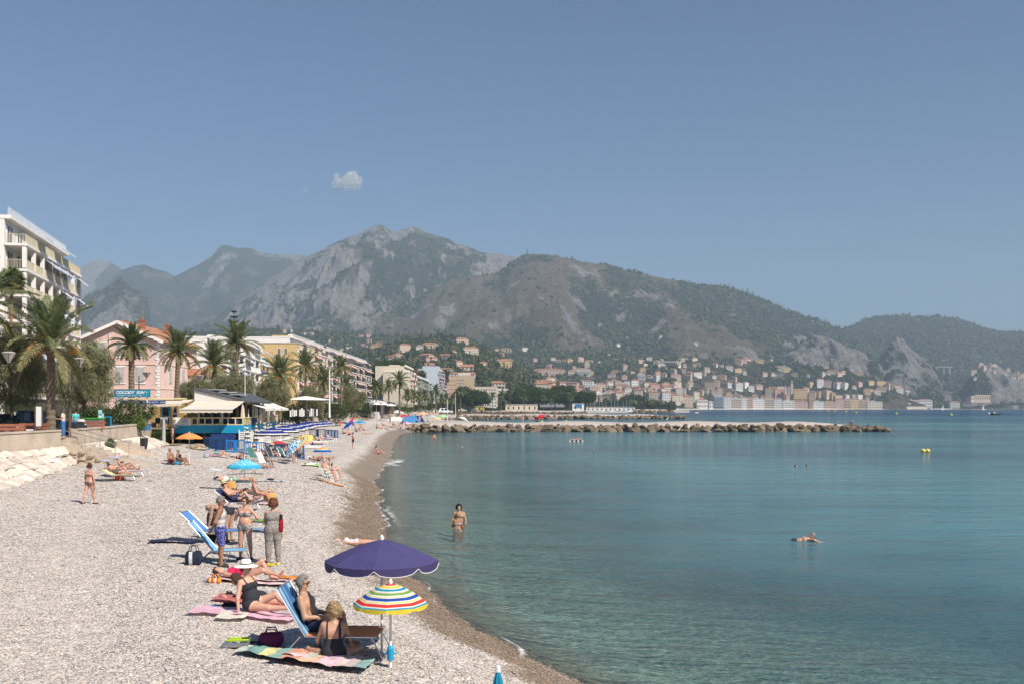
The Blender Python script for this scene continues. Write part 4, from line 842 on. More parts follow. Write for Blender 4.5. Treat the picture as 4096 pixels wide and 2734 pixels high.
def far_town():
    r=random.Random(21); Ds,pxs,Z,K=HG['Ds'],HG['pxs'],HG['Z'],HG['K']
    PYg=HY-(Z-CAMZ)*F/Ds[:,None]; vis=np.minimum.accumulate(PYg,0)
    def pick(px,py_lo,py_hi):
        j=int(np.clip((px-pxs[0])/(pxs[1]-pxs[0]),0,len(pxs)-1)); c=PYg[:,j]; wd=np.isin(K[:,j],[1+q for q,nm_ in enumerate(RIDGES) if RIDGES[nm_][5] in ('wood','green','dry') or (px>3850 and nm_=='r8')]+[0]); ok=np.nonzero(wd&(c<vis[:,j]+.5)&(c>py_lo)&(c<py_hi)&(Ds>coast_D(px)+90)&(Ds<4300)&(Ds>800))[0]
        if not len(ok): return None
        i=r.choice(list(ok)); return Ds[i],Z[i,j]
    def cluster(n,x0,x1,y0,y1,kinds,walls,where,smin=.9,smax=1.25):
        c=0; tries=0
        while c<n and tries<n*25:
            tries+=1; px=r.uniform(x0,x1); q=pick(px,y0,y1)
            if q is None:continue
            D=q[0]*r.uniform(.995,1.005); z=float(hill_z(np.array(px),np.array(D))); x=(px-2048)/F*D
            if any(abs(h[0]-x)<14 and abs(h[1]-D)<30 for h in HOUSES):continue
            house(r.choice(walls),r.choice(kinds),x,D,z,r.uniform(-.7,.7),r.uniform(smin,smax),where); c+=1
    W=list(HCOL)
    cluster(24,1020,1480,1330,1410,['hip','gable','flat'],W[:4],'on the slope behind the ochre block')
    cluster(30,1480,2120,1380,1540,['hip','gable','long'],W,'among trees above the pine park')
    cluster(50,2120,2800,1440,1560,['hip','hip','gable','tall','long'],W,'on the wooded hillside over the town')
    cluster(122,2150,3420,1545,1606,['tall','hip','long','tall'],W,'in the town behind the seafront',1.0,1.5)
    cluster(42,2700,3450,1440,1560,['hip','gable','flat','long'],W,'on the slope above the old town')
    cluster(22,3380,3760,1540,1610,['hip','tall','long'],W,'near the marina under the cliffs')
    cluster(18,3890,4110,1440,1510,['hip','tall','flat'],['white','cream','pink'],'in the clifftop village')
    cluster(10,3700,4000,1330,1440,['flat','long','hip'],['white','cream'],'high on the green border hill')
    cluster(5,2200,2900,1330,1430,['hip','gable'],['white','cream'],'alone on the dry mountainside')
    # ---- seafront blocks in a row
    front=[(2375,2437,2150,1568,'white',7),(2440,2492,2150,1572,'white',7),(2496,2552,2350,1575,'cream',6),(2557,2643,2420,1573,'white',7),(2648,2671,2560,1586,'white',7),(2672,2700,2560,1584,'pink',7),(2701,2725,2570,1583,'beige',8),(2727,2773,2580,1583,'peach',8),(2788,2832,2590,1597,'white',2),(2838,2853,2590,1604,'white',2),(2855,2894,2640,1583,'grey',8),(2895,2927,2640,1583,'white',8),(2929,2966,2650,1589,'cream',6),(2967,2990,2650,1588,'white',6),(2992,3010,2660,1589,'pink',6),(3012,3058,2670,1592,'white',5),(3060,3094,2680,1588,'cream',6),(3096,3128,2680,1592,'white',5),(3132,3178,2690,1600,'white',4),(3180,3232,2700,1602,'pink',4),(3236,3250,2700,1591,'ochre',6),(3252,3296,2700,1603,'white',3),(3298,3340,2720,1605,'peach',4),(3342,3376,2740,1594,'pink',5),(3378,3404,2750,1592,'peach',6),(3406,3436,2760,1593,'ochre',6),(3438,3464,2770,1598,'peach',5),(3470,3530,2800,1604,'cream',3),
             (2165,2230,1700,1535,'cream',4),(2232,2296,1720,1540,'beige',3),(2550,2581,2250,1493,'white',6),(2130,2262,1850,1476,'pink',5),(2290,2362,1950,1474,'white',5),(2480,2550,2400,1528,'white',4),(1955,2020,1500,1530,'cream',4),(2000,2046,1500,1394,'peach',4),(3610,3680,2950,1598,'cream',3),(3680,3730,2960,1597,'white',3),(3800,3840,3050,1606,'white',3),(2310,2370,2300,1585,'peach',5),(2270,2330,2100,1590,'cream',4)]
    looks={}
    for i,(x0,x1,D,yt,cl,fl) in enumerate(front):
        k=D/F; W_=(x1-x0)*k; zt=CAMZ+(HY-yt)*k; px=(x0+x1)/2; zb=max(3.0,float(hill_z(np.array(px),np.array(float(D))))-1) if x0<2300 or yt<1560 else 3.0
        H=max(zt-zb,fl*3.0)
        if not (D>2000 and yt>1560):
            j_=int(np.clip((px-pxs[0])/(pxs[1]-pxs[0]),0,len(pxs)-1)); c_=PYg[:,j_]; er=np.abs(c_-(yt+fl*3.3*F/Ds))+1e3*((c_>vis[:,j_]+.5)|(Ds<1000)|(Ds>3300)); D=float(Ds[int(np.argmin(er))]); k=D/F; W_=(x1-x0)*k; zt=CAMZ+(HY-yt)*k; H=fl*3.3
        zb=zt-H; col=HCOL.get(cl,(.32,.38,.42)); m=mat('front_'+cl,col,.85,.08,.2,obj=True)
        seaf=D>2000 and yt>1560; pv=front[i-1][4] if i else 'tree'; nx=front[i+1][4] if i+1<len(front) else 'lone'
        size=['narrow','wide','very wide'][int(W_>22)+int(W_>38)]+' '+(['low','mid height','tall'][int(fl>4)+int(fl>6)])
        lb=(f'{size} {cl} block between a {pv} and a {nx} one on the far seafront' if seaf else f'{size} {cl} block of {fl} storeys standing over the far seafront')
        t=thing('town_block',lb,'apartment block',((x0-2048)*k,D,zb),0,lb+' set')
        BX('wall',m,t,a=((W_/2,8,H/2-2),(W_,16,H+4)))
        b=MB(); red=(i*7)%3!=0 and cl!='grey'
        if red:b.add([(-.6,-.6,H),(W_+.6,-.6,H),(W_+.6,16.6,H),(-.6,16.6,H),(W_*.25,8,H+2.6),(W_*.75,8,H+2.6)],[(0,1,5,4),(1,2,5),(2,3,4,5),(3,0,4),(3,2,1,0)])
        else:b.box((W_/2,8,H+.3),(W_+.4,16.4,.6)); b.box((W_*.4,8,H+1.8),(W_*.3,6,2.6))
        b.build('roof',M_TILE if red else M_GREYW,t)
        wn=MB(); fh=H/fl
        for f in range(fl):
            nb=max(2,int(W_/3.6))
            for q in range(nb):wn.box(((q+.5)*W_/nb,-.03,f*fh+fh*.52),(W_/nb*.5,.12,fh*.52))
        o=wn.build('windows',mat('far_window',(.10,.09,.085),.4),t); o['kind']='stuff'
        if i%2==0 and fl>3:
            for f in range(1,fl):
                BX('balcony',m,t,a=((W_/2,-.8,f*fh),(W_*.96,1.6,.9)))
        HOUSES.append((((x0+x1)/2-2048)*k,D))
    # ---- basilica towers, church, villa, viaducts, marina wall
    def tower(px,D,yt,yb,w_,m,label,name='bell_tower'):
        k=D/F; H=(yb-yt)*k; t=thing(name,label,'bell tower',((px-2048)*k,D,CAMZ+(HY-yb)*k)); BX('shaft',m,t,a=((0,0,H*.36),(w_,w_,H*.72)))
        for q in range(3):BX('cornice',M_GREYW,t,a=((0,0,H*(.2+q*.25)),(w_+.6,w_+.6,.7)))
        BX('belfry',m,t,a=((0,0,H*.78),(w_*.7,w_*.7,H*.12)))
        BX('opening',mat('far_window',(.1,.09,.085)),t,a=((0,-w_*.35-.05,H*.78),(w_*.3,.15,H*.09)))
        LT('dome',M_GREYW,t,a=([(w_*.34,H*.84),(w_*.3,H*.9),(w_*.1,H*.96),(.05,H)],10,))
    tower(3167,2740,1518,1572,6.0,mat('tower_stone',(.52,.46,.40),.9,.15,.4),'tall grey bell tower rising over the old town')
    tower(3142,2745,1538,1576,5.0,M_PALEPINK,'slender pink bell tower beside the taller grey one')
    def mass(name,label,cat,x0,x1,D,yt,yb,m,roof=True,dp=16,wn=0):
        k=D/F; W_=(x1-x0)*k; H=(yb-yt)*k; t=thing(name,label,cat,((x0-2048)*k,D,CAMZ+(HY-yb)*k)); BX('wall',m,t,a=((W_/2,dp/2,H/2-3),(W_,dp,H+6)))
        b=MB()
        if roof:b.prism([(-.6,H),(dp+.6,H),(dp/2,H+3)],-.6,W_+.6,'X'); b.build('roof',M_TILE,t)
        else:b.box((W_/2,dp/2,H+.3),(W_+.4,dp+.4,.6)); b.build('parapet',m,t)
        for q in range(wn):BX('arched_opening',mat('far_window',(.1,.09,.085)),t,a=(((q+.5)*W_/wn,-.05,H*.5),(W_/wn*.4,.2,H*.55)))
        HOUSES.append((((x0+x1)/2-2048)*k,D)); return t
    mass('basilica','long ochre basilica with terracotta roof below the bell towers','church',3175,3230,2750,1558,1586,mat('front_ochre',HCOL['ochre']))
    mass('old_town_palace','salmon old town house with hipped roof left of the towers','house',3100,3138,2760,1556,1588,mat('salmon',(.62,.34,.25)))
    mass('border_villa','orange arcaded villa at the foot of the far cliffs','villa',3902,3962,3250,1578,1601,mat('front_peach',HCOL['peach']),False,14,7)
    mass('border_villa_wing','pale wing beside the orange arcaded villa','villa',3884,3900,3245,1582,1600,mat('front_cream',HCOL['cream']),False,14,3)
    mass('marina_wall','long cream quay wall with a curved end at the marina','quay wall',3592,3710,2900,1624,1632,mat('front_cream',HCOL['cream']),False,10)
    mass('marina_building','white marina building with rows of windows on the quay','building',3603,3642,2910,1611,1624,mat('front_white',HCOL['white']),False,12,6)
    def viaduct(label,x0,x1,D,y,yb,n):
        k=D/F; t=thing('viaduct',label,'viaduct',((x0-2048)*k,D,CAMZ+(HY-y)*k)); L_=(x1-x0)*k; BX('deck',M_GREYW,t,a=((L_/2,0,0),(L_,9,2.4)))
        for q in range(n):
            if n>1 or q==0:BX('pier',M_GREYW,t,a=(((q+.6)*L_/n,0,-(yb-y)*k/2-1.2),(3.2,4,(yb-y)*k)))
    viaduct('concrete motorway viaduct on tall piers across the border gorge',3738,3808,3700,1466,1494,3)
    viaduct('concrete viaduct above the wooded hillside villas',2625,2738,2620,1446,1462,2)
    # far beach
    V=[]; xs=np.linspace(2690,4300,120)
    for x in xs:
        d=coast_D(x);
        for (q,z) in ((-14,-.6),(-4,.6),(22,2.2),(48,3.3)):V.append(((x-2048)/F*(d+q),d+q,z))
    me=npmesh('far_beach',V,gridfaces(len(xs),4),mat('far_sand',(.60,.54,.48),.9,.08,.05)); meta(link('far_beach',me),'pale beach along the far town',kind='structure')
# ================================================================ sea wall, steps, promenade furniture, restaurant
M_CONC=mat('wall_concrete',(.50,.41,.32),.92,.22,.9,.5,9)
M_STONE=mat('white_stone',(.66,.57,.47),.9,.22,2.2,.7,6,obj=True)
M_BSTONE=mat('brown_stone',(.40,.31,.22),.92,.28,2.5,.8,6,obj=True)
M_WOOD=mat('bench_slat',(.36,.13,.075),.7,.15,8)
M_IRON=mat('brown_iron',(.10,.075,.06),.55,.12,6)
M_YPAINT=mat('pale_yellow_paint',(.72,.60,.32),.7,.08,3)
M_BLUEP=mat('turquoise_paint',(.012,.30,.50),.55,.07,1.5)
M_NAVY=mat('navy_panel',(.02,.06,.17),.5,.08,3)
M_SIGN=mat('sign_blue',(.012,.17,.33),.5,.06,3)
M_AWN=mat('cream_awning',(.66,.56,.45),.9,.06,1.5)
M_AWNW=mat('white_awning',(.76,.72,.66),.9,.05,1.5)
M_ROOFD=mat('dark_roof',(.085,.085,.09),.6,.12,2)
M_BARR=mat('blue_plastic',(.008,.13,.36),.45,.08,4)
M_PLAST=mat('white_plastic',(.76,.74,.70),.4,.05,5)
M_BLACK=mat('black_plastic',(.022,.022,.024),.5,.15,6)
def rock_mesh(name,seed,m,sub=2,flat=(1,1,1),jit=.16):
    b=MB(); r=np.random.default_rng(seed); t=(1+5**.5)/2
    V=np.array([(-1,t,0),(1,t,0),(-1,-t,0),(1,-t,0),(0,-1,t),(0,1,t),(0,-1,-t),(0,1,-t),(t,0,-1),(t,0,1),(-t,0,-1),(-t,0,1)],float); V/=np.linalg.norm(V[0])
    Fc=[(0,11,5),(0,5,1),(0,1,7),(0,7,10),(0,10,11),(1,5,9),(5,11,4),(11,10,2),(10,7,6),(7,1,8),(3,9,4),(3,4,2),(3,2,6),(3,6,8),(3,8,9),(4,9,5),(2,4,11),(6,2,10),(8,6,7),(9,8,1)]
    V=[tuple(v) for v in V]
    for _ in range(sub-1):
        c={}; nf=[]
        def md(a,b_):
            k=(min(a,b_),max(a,b_))
            if k not in c:q=np.array(V[a])+V[b_]; q/=np.linalg.norm(q); V.append(tuple(q)); c[k]=len(V)-1
            return c[k]
        for (x,y,z) in Fc:a,b_,d=md(x,y),md(y,z),md(z,x); nf+=[(x,a,d),(y,b_,a),(z,d,b_),(a,b_,d)]
        Fc=nf
    V=np.array(V);
    for k in range(13):  # chop facets
        n=r.normal(size=3); n/=np.linalg.norm(n); h=r.uniform(.5,.86); d=V@n; V=V-np.outer(np.clip(d-h,0,None),n)*.92
    V=(V+r.normal(0,jit*.3,V.shape))*flat
    me=bpy.data.meshes.new(name); me.from_pydata([tuple(q) for q in V],[],Fc); me.materials.append(m); me.update(); return me
def block_mesh(name,seed,m,d=(1,1,1),j=.12):
    r=random.Random(seed); b=MB(); b.box((0,0,0),d); V=[Vector(q) for q in b.v]; b2=MB()
    lo=[v.copy() for v in V];
    for v in lo:v.x+=r.uniform(-j,j)*d[0]; v.y+=r.uniform(-j,j)*d[1]
    for i in (4,5,6,7):lo[i].x*=.86; lo[i].y*=.86; lo[i].z+=r.uniform(-.12,.2)*d[2]
    b2.add(lo,[(0,2,3,1),(4,5,7,6),(0,1,5,4),(2,6,7,3),(0,4,6,2),(1,3,7,5)]); return b2.mesh(name,m)
def wall_seg(label,D0,D1,top=3.63,bot=1.2,th=.38,n=8,m=None):
    ds=np.linspace(D0,D1,n); t=thing('sea_wall',label,'wall',(float(wall_x(D0)),D0,0)); o=t.location; b=MB(); vs=[]
    for d in ds:
        x=float(wall_x(d))-o.x; y=d-o.y
        for (dx,z) in ((0,bot),(0,top),(-th,top),(-th,bot)):vs.append((x+dx,y,z))
    fs=[(i*4+j,i*4+(j+1)%4,(i+1)*4+(j+1)%4,(i+1)*4+j) for i in range(n-1) for j in range(4)]+[(3,2,1,0),tuple((n-1)*4+j for j in range(4))]
    b.add(vs,fs); b.build('wall_body',m or M_CONC,t)
    c=MB(); vs=[]
    for d in ds:
        x=float(wall_x(d))-o.x; y=d-o.y
        for (dx,z) in ((.05,top+.002),(.05,top+.09),(-th-.05,top+.09),(-th-.05,top+.002)):vs.append((x+dx,y,z))
    c.add(vs,fs); c.build('coping',M_CONC,t); return t
def text(body,size,m,parent,loc,rot,name='lettering',shear=0.0,align='CENTER',extrude=.006,bold=0.0,space=1.0,offset=0.0):
    cu=bpy.data.curves.new('t','FONT'); cu.body=body; cu.size=size; cu.extrude=extrude; cu.shear=shear; cu.align_x=align; cu.space_character=space; cu.offset=offset; cu.resolution_u=3
    o=bpy.data.objects.new('t',cu); C.objects.link(o); dg=bpy.context.evaluated_depsgraph_get(); me=bpy.data.meshes.new_from_object(o.evaluated_get(dg)); me.materials.clear(); me.materials.append(m)
    bpy.data.objects.remove(o); bpy.data.curves.remove(cu); return link(name,me,parent,loc,rot)
def sea_defence():
    wall_seg('near concrete sea wall beside the benches and above the white stone slope',20,57.6)
    wall_seg('concrete sea wall between the steps and the beach restaurant',60.4,86)
    wall_seg('concrete wall under the entrance of the beach restaurant',86.05,111.9,3.1)
    wall_seg('low concrete sea wall running past the white flagpole',112,262,n=20)
    wall_seg('distant concrete sea wall beyond the beach pavilion',285,520,n=14)
    # white stone slope, stone by stone
    t=thing('stone_slope','sloping revetment of white stone blocks under the near sea wall','stone slope',(-26.2,44,0)); o=t.location
    prot=[block_mesh('stone',i,M_STONE,(1,1,.5),.05) for i in range(8)]; r=random.Random(4)
    def foot(D): return float(interp(D,[(20,-16),(43.5,-22.2),(50,-23.6),(58.2,-25.3)])),float(interp(D,[(20,1.25),(43.5,1.3),(58.2,1.75)]))
    D=36.0
    while D<58.0:
        st=r.uniform(.62,.9); fx,fz=foot(D); tx=float(wall_x(D))+.05; tz=2.72; L_=math.hypot(fx-tx,fz-tz); n=max(2,int(L_/.62)); ang=math.atan2(fz-tz,fx-tx)
        for k in range(n):
            q=(k+.5+r.uniform(-.1,.1))/n; p=Vector((tx+(fx-tx)*q,D+r.uniform(-.05,.05),tz+(fz-tz)*q)); s=link('stone',r.choice(prot),t,p-o,(r.uniform(-.08,.08),-ang+r.uniform(-.07,.07),r.uniform(-.25,.25)),(L_/n*r.uniform(.9,1.0),st*r.uniform(.9,.99),.24))
        D+=st
    b=MB(); ds=np.linspace(20,58.1,14); vs=[]
    for d in ds:fx,fz=foot(d); vs+=[(float(wall_x(d))-o.x,d-o.y,2.55),(fx+.15-o.x,d-o.y,fz-.25)]
    b.add(vs,[(i*2,i*2+1,i*2+3,i*2+2) for i in range(13)]); b.build('mortar_bed',mat('mortar',(.30,.24,.185),.95,.2,4),t)
    # upper slope beyond the steps
    t2=thing('stone_slope','patch of white stone blocks between the steps and the black bin','stone slope',(-26.5,62,0)); o=t2.location
    for i in range(9):
        for k in range(4):
            Dq=61.6+i*.95; x0=float(wall_x(Dq)); p=Vector((x0+.3+k*.5,Dq,2.6-k*.24)); link('stone',r.choice(prot),t2,p-o,(r.uniform(-.06,.06),.45,r.uniform(-.25,.25)),(.58,.98,.3))
    t3=thing('stone_slope','white stone slope below the beach shower','stone slope',(-29,77,0)); o=t3.location
    for i in range(9):
        for k in range(3):
            Dq=71+i*1.2; x0=float(wall_x(Dq)); p=Vector((x0+.3+k*.6,Dq,2.55-k*.2)); link('stone',r.choice(prot),t3,p-o,(r.uniform(-.06,.06),.33,r.uniform(-.25,.25)),(.68,1.2,.3))
    # steps
    t=thing('beach_steps','concrete beach steps with steel handrails through the gap in the wall','steps',(-26.2,59,0)); n=9; x0,x1=-.6,4.9
    for k in range(n):
        b=MB(); z=2.78-k*.17; xa=x0+(1.6 if k else 0)+(x1-x0-1.6)*(k-1)/(n-1) if k else x0; xb=x0+1.6+(x1-x0-1.6)*k/(n-1)+(.02 if k<n-1 else .5)
        b.box(((xa+xb)/2,0,z/2+.25),(xb-xa,2.4 if k<6 else 2.4+(k-5)*.6,z-.5)); b.build('step',M_CONC,t)
    BX('threshold',M_CONC,t,a=((-.62,0,2.19),(.3,2.79,2.01)))
    rs=[rock_mesh('stone',20+i,M_BSTONE,2,(1,.55,.72),.1) for i in range(5)]
    for row in range(4):
        for c in range(8-row):
            xx=-.3+c*.5+r.uniform(-.06,.06); zz=2.35-row*.32-max(0,(c-3))*.0
            lim=2.62-max(0,xx-1.0)*.36
            zz=lim-.24-row*.31
            if zz<1.25:continue
            link('stone',r.choice(rs),t,(xx,-1.22,zz),(r.uniform(-.2,.2),r.uniform(-.15,.15),r.uniform(-.3,.3)),(.29,.3,.24))
    for s in (-1,1):
        hr=MB(); y=s*1.05; pts=[(-.55,y,3.78),(0,y,3.72),(3.25,y,2.85)]; hr.tube(pts,.025,6)
        h=hr.build('handrail',M_METAL,t)
        for (x,zt,zb) in ((-.5,3.77,2.75),(1.35,3.37,2.4),(3.1,2.9,1.95)):TB('post',M_METAL,t,a=([(x,y,zb-.1),(x,y,zt)],.022,6,))
        for q in range(1,5):TB('cable',M_METAL,t,a=([(-.5,y,3.77-q*.2),(3.1,y,2.9-q*.18)],.006,4,))
    t=thing('beach_steps','short concrete steps between white stones beside the black bin','steps',(-26.0,66.5,1.5))
    for k in range(5):BX('step',M_CONC,t,a=((k*.42,0,(5-k)*.1+.1),(.42,2.2,(5-k)*.22+.3)))
def bench(label,loc,rz):
    t=thing('park_bench',label,'bench',loc,rz)
    for i in range(2):BX('seat_slat',M_WOOD,t,a=((0,-.12+i*.24,.45),(1.8,.2,.045)))
    for i in range(2):BX('back_slat',M_WOOD,t,a=((0,.2+i*.07,.62+i*.2),(1.8,.04,.15)))
    for s in (-.65,.65):b=MB(); b.tube([(s,-.2,0),(s,-.16,.42),(s,.16,.42),(s,.3,.9)],.025,5); b.tube([(s,.16,.42),(s,.25,0)],.025,5); b.build('leg',M_IRON,t)
def lamp(label,loc,h,arm=1.0,side=1,small=False,group=None):
    t=thing('street_lamp',label,'street lamp',loc,0,group); LT('post',M_IRON,t,a=([(.11,0),(.11,.5),(.085,.55),(.07,h*.62),(.085,h*.63),(.085,h*.66),(.06,h*.67),(.05,h)],10,))
    TB('arm',M_IRON,t,a=([(0,0,h*.86),(side*arm*.9,0,h*.92),(side*arm,0,h*.95)],.035,6,))
    x=side*arm; hd=MB(); hd.lathe([(.07,h*.95),(.1,h*.965),(.36,h*.965+.42)],6,(x,0,0)); l=hd.build('lamp_head',mat('lamp_glass',(.38,.35,.31),.4),t)
    LT('lamp_cap',mat('lamp_cap',(.45,.43,.4),.5),t,a=([(.38,0),(.40,.03),(.2,.09),(.02,.1)],6,(x,0,h*.965+.42)))
    for q in range(6):
        a=q*PI/3; f=MB(); f.bar((x+.10*math.cos(a),.10*math.sin(a),h*.965),(x+.37*math.cos(a),.37*math.sin(a),h*.965+.42),.025); f.build('lamp_frame',M_IRON,t)
def car(label,loc,rz,col,kind='suv',group=None):
    t=thing('parked_car',label,'car',loc,rz,group); mb=mat('car_'+'_'.join('%d'%(c*100) for c in col),col,.25,.05,3,spec=.6)
    L_,W,H={'suv':(4.4,1.8,1.62),'sedan':(4.2,1.7,1.42),'van':(4.6,1.85,1.85)}[kind]; hb=H*.56
    lower={'suv':[(-2.2,.35),(-2.22,.8),(-2.1,hb+.04),(.9,hb+.05),(1.95,hb-.12),(2.18,.65),(2.15,.35)],'sedan':[(-2.1,.35),(-2.12,.75),(-1.95,hb+.05),(.8,hb),(1.9,hb-.14),(2.08,.6),(2.05,.35)],'van':[(-2.3,.35),(-2.3,1.1),(.9,1.1),(2.0,.95),(2.28,.6),(2.25,.35)]}[kind]
    upper={'suv':[(-2.05,hb),(-1.75,H),(.0,H+.02),(.95,hb)],'sedan':[(-1.75,hb),(-1.0,H),(.1,H),(.95,hb-.02)],'van':[(-2.25,1.0),(-2.15,H),(.2,H),(1.0,1.0)]}[kind]
    def loft(poly,w0,w1,zlo,zhi,name,m):
        b=MB(); n=len(poly); vs=[]
        for s in (-1,1):
            for (x,z) in poly:f=(z-zlo)/max(zhi-zlo,.01); vs.append((x,s*(w0+(w1-w0)*f)/2,z))
        b.add(vs,[tuple(range(n)),tuple(range(n,2*n))[::-1]]+[(i,n+i,n+(i+1)%n,(i+1)%n) for i in range(n)]); return b.build(name,m,t)
    loft(lower,W,W*.97,.35,hb,'body',mb); loft(upper,W*.94,W*.76,hb,H,'cabin',mb)
    g=mat('car_glass',(.02,.025,.03),.06,.1,3,spec=.9); zl,zh=hb+.06,H-.1
    for s in (-1,1):
        for (xa,xb) in ((-1.45,-.55),(-.45,.5)):
            b=MB(); f0=(zl-hb)/(H-hb); f1=(zh-hb)/(H-hb); ya=(W*.94+(W*.76-W*.94)*f0)/2+.006; yb=(W*.94+(W*.76-W*.94)*f1)/2+.006
            b.add([(xa,s*ya,zl),(xb,s*ya,zl),(xb-.18,s*yb,zh),(xa+.1,s*yb,zh)],[(0,1,2,3) if s<0 else (3,2,1,0)]); b.build('side_window',g,t)
    u=upper; b=MB()
    for (p,q,nm) in ((u[0],u[1],'rear_window'),(u[3],u[2],'windscreen')):
        b=MB(); d=-.02 if nm=='rear_window' else .02; a0,a1=.16,.88; xa=p[0]+(q[0]-p[0])*a0+d; za=p[1]+(q[1]-p[1])*a0+.01; xb=p[0]+(q[0]-p[0])*a1+d; zb=p[1]+(q[1]-p[1])*a1+.01
        b.add([(xa,-W*.42,za),(xa,W*.42,za),(xb,W*.36,zb),(xb,-W*.36,zb)],[(0,1,2,3)]); b.build(nm,g,t)
    for sx in (-1.32,1.32):
        for s in (-1,1):
            b=MB(); pr=[(.0,-.1),(.2,-.1),(.31,-.08),(.33,0),(.31,.08),(.2,.1),(0,.1)]; b.lathe(pr,16); wl=b.build('wheel',M_BLACK,t,(sx,s*(W/2-.09),.33),(R(90),0,0)); b=MB(); b.lathe([(.02,.105),(.19,.108),(.2,.09)],12); b.lathe([(.02,-.105),(.19,-.108),(.2,-.09)],12); b.build('rim',M_METAL,wl)
    for s in (-1,1):
        BX('tail_light',mat('tail_red',(.5,.01,.01),.2),t,a=((-2.2 if kind!='sedan' else -2.1,s*W*.40,.86),(.08,.26,.2)))
        BX('headlight',mat('headlight',(.7,.7,.7),.1),t,a=((2.06,s*W*.36,.68),(.16,.3,.14)))
        BX('mirror',mb,t,a=((.62,s*(W/2+.06),hb+.1),(.12,.18,.13)))
    for x in (-2.235,2.2):BX('number_plate',M_WPAINT,t,a=((x,0,.72 if x<0 else .5),(.03,.52,.11)))
    BX('bumper',M_BLACK,t,a=((-2.2,0,.42),(.1,W*.9,.16))); return t
def promenade_things():
    P=3.2
    def at_p(x,D): return Vector(((x-2048)/F*D,D,P))
    bench('park bench with brown slats at the left end of the sea wall',at_p(22,55),R(8)); bench('park bench with brown slats beside the white notice board',at_p(125,57.5),R(-6)); bench('park bench with brown slats between litter drum and parking meter',at_p(362,65.5),R(-8))
    lamp('brown street lamp at the edge of view, its head over the tamarisk',at_p(-42,52),4.35,1.0,1); lamp('brown street lamp beside the beach steps',at_p(279,61.5),4.5,.6,1)
    for (x,D,y,s,lb) in ((556,92,1500,1,'street lamp in front of the pink villa beside the short palm'),(776,104,1512,1,'street lamp between two date palms behind the restaurant'),(890,118,1535,1,'street lamp behind the white restaurant gable'),(1066,128,1545,1,'street lamp beside the tamarisk past the awnings'),(1292,170,1568,1,'thin street lamp left of the white flagpole')):
        lamp(lb,at_p(x,D),CAMZ+(HY-y)*D/F-P,.7,s)
    # flagpoles
    for (x,y0,y1,D,r_,lb) in ((1318,1478,1668,170,.16,'tall thick white flagpole rising from the beach beside the wall'),(980,1482,1650,92,.045,'thin white flagpole at the restaurant corner'),(1598,1580,1640,300,.07,'white flagpole beside the tall palm at the pavilion'),(1822,1570,1668,330,.09,'white flagpole by the far car park'),(1290,1480,1482,170,.02,'')):
        if not lb:continue
        p0=atd(x,y1,D); t=thing('flagpole',lb,'flagpole',p0); h=(y1-y0)*D/F; TB('pole',M_WPAINT,t,a=([(0,0,0),(0,0,h)],[r_,r_*.55],10,)); LT('finial',M_GREYW,t,a=([(.01,0),(r_,.06),(.01,.12)],8,(0,0,h)))
    # notice board
    t=thing('notice_board','white notice board on two dark posts by the sea wall','notice board',at_p(155,57)); b=MB()
    for s in (-.17,.17):BX('post',M_IRON,t,a=((s*1.1,0,.9),(.07,.1,1.9)))
    BX('panel',M_WPAINT,t,a=((.02,-.04,1.3),(.30,.06,1.12)))
    # litter drum, parking meter, wheelie bin, chalk board, planter
    t=thing('litter_bin','grey cylindrical litter drum with a domed lid','litter bin',at_p(322,63.3)); LT('drum',M_GREYW,t,a=([(.24,0),(.27,.03),(.27,.72),(.28,.74)],18,)); LT('opening',M_BLACK,t,a=([(.2,.74),(.2,.9)],14,)); LT('lid',M_GREYW,t,a=([(.29,.9),(.29,.97),(.2,1.06),(.02,1.08)],18,)); LT('badge',M_IRON,t,(0,-.275,.45),(R(90),0,0),a=([(.001,0),(.06,.005),(.06,.02)],12,))
    t=thing('parking_meter','pale blue parking ticket machine with a P sign','parking meter',at_p(404,68.5)); BX('body',mat('meter_blue',(.36,.58,.62),.5),t,a=((0,0,.7),(.32,.28,1.4)),taper=.92); BX('head',mat('meter_blue',(.36,.58,.62)),t,a=((0,-.15,1.5),(.26,.05,.3))); BX('screen',M_WPAINT,t,a=((0,-.145,1.05),(.18,.03,.3))); text('P',.22,M_WPAINT,t,(0,-.18,1.43),(R(90),0,0))
    t=thing('wheelie_bin','grey wheelie bin with a green lid behind the bench','bin',at_p(375,68)); BX('body',mat('bin_grey',(.22,.22,.22)),t,a=((0,0,.5),(.95,.7,1.0)),taper=1.15); BX('lid',mat('bin_green',(.05,.28,.05)),t,a=((0,0,1.06),(1.2,.9,.1)))
    t=thing('chalk_board','black board in a bright blue frame','board',at_p(428,72.5)); BX('board',M_BLACK,t,a=((0,0,.62),(.5,.04,.95)))
    for (c,d) in (((0,0,1.12),(.62,.06,.07)),((0,0,.12),(.62,.06,.07)),((-.28,0,.62),(.07,.06,.93)),((.28,0,.62),(.07,.06,.93))):BX('frame',M_BLUEP,t,a=(c,d,))
    t=thing('planter','low blue planter box under the oleander hedge','planter',at_p(520,79)); BX('box',mat('planter_blue',(.06,.16,.30)),t,a=((0,0,.22),(3.0,.9,.44))); BX('soil',M_BARK,t,a=((0,0,.46),(2.8,.75,.06)))
    # parked cars
    car('dark green parked car behind the left bench',at_p(10,60),R(-22),(.02,.035,.035),'sedan'); car('black parked estate car with its tailgate towards the notice board',at_p(190,62.5),R(32),(.018,.018,.02),'suv')
    car('white pickup parked on the far beach ramp',at_p(1782,300),R(10),(.7,.7,.68),'suv');
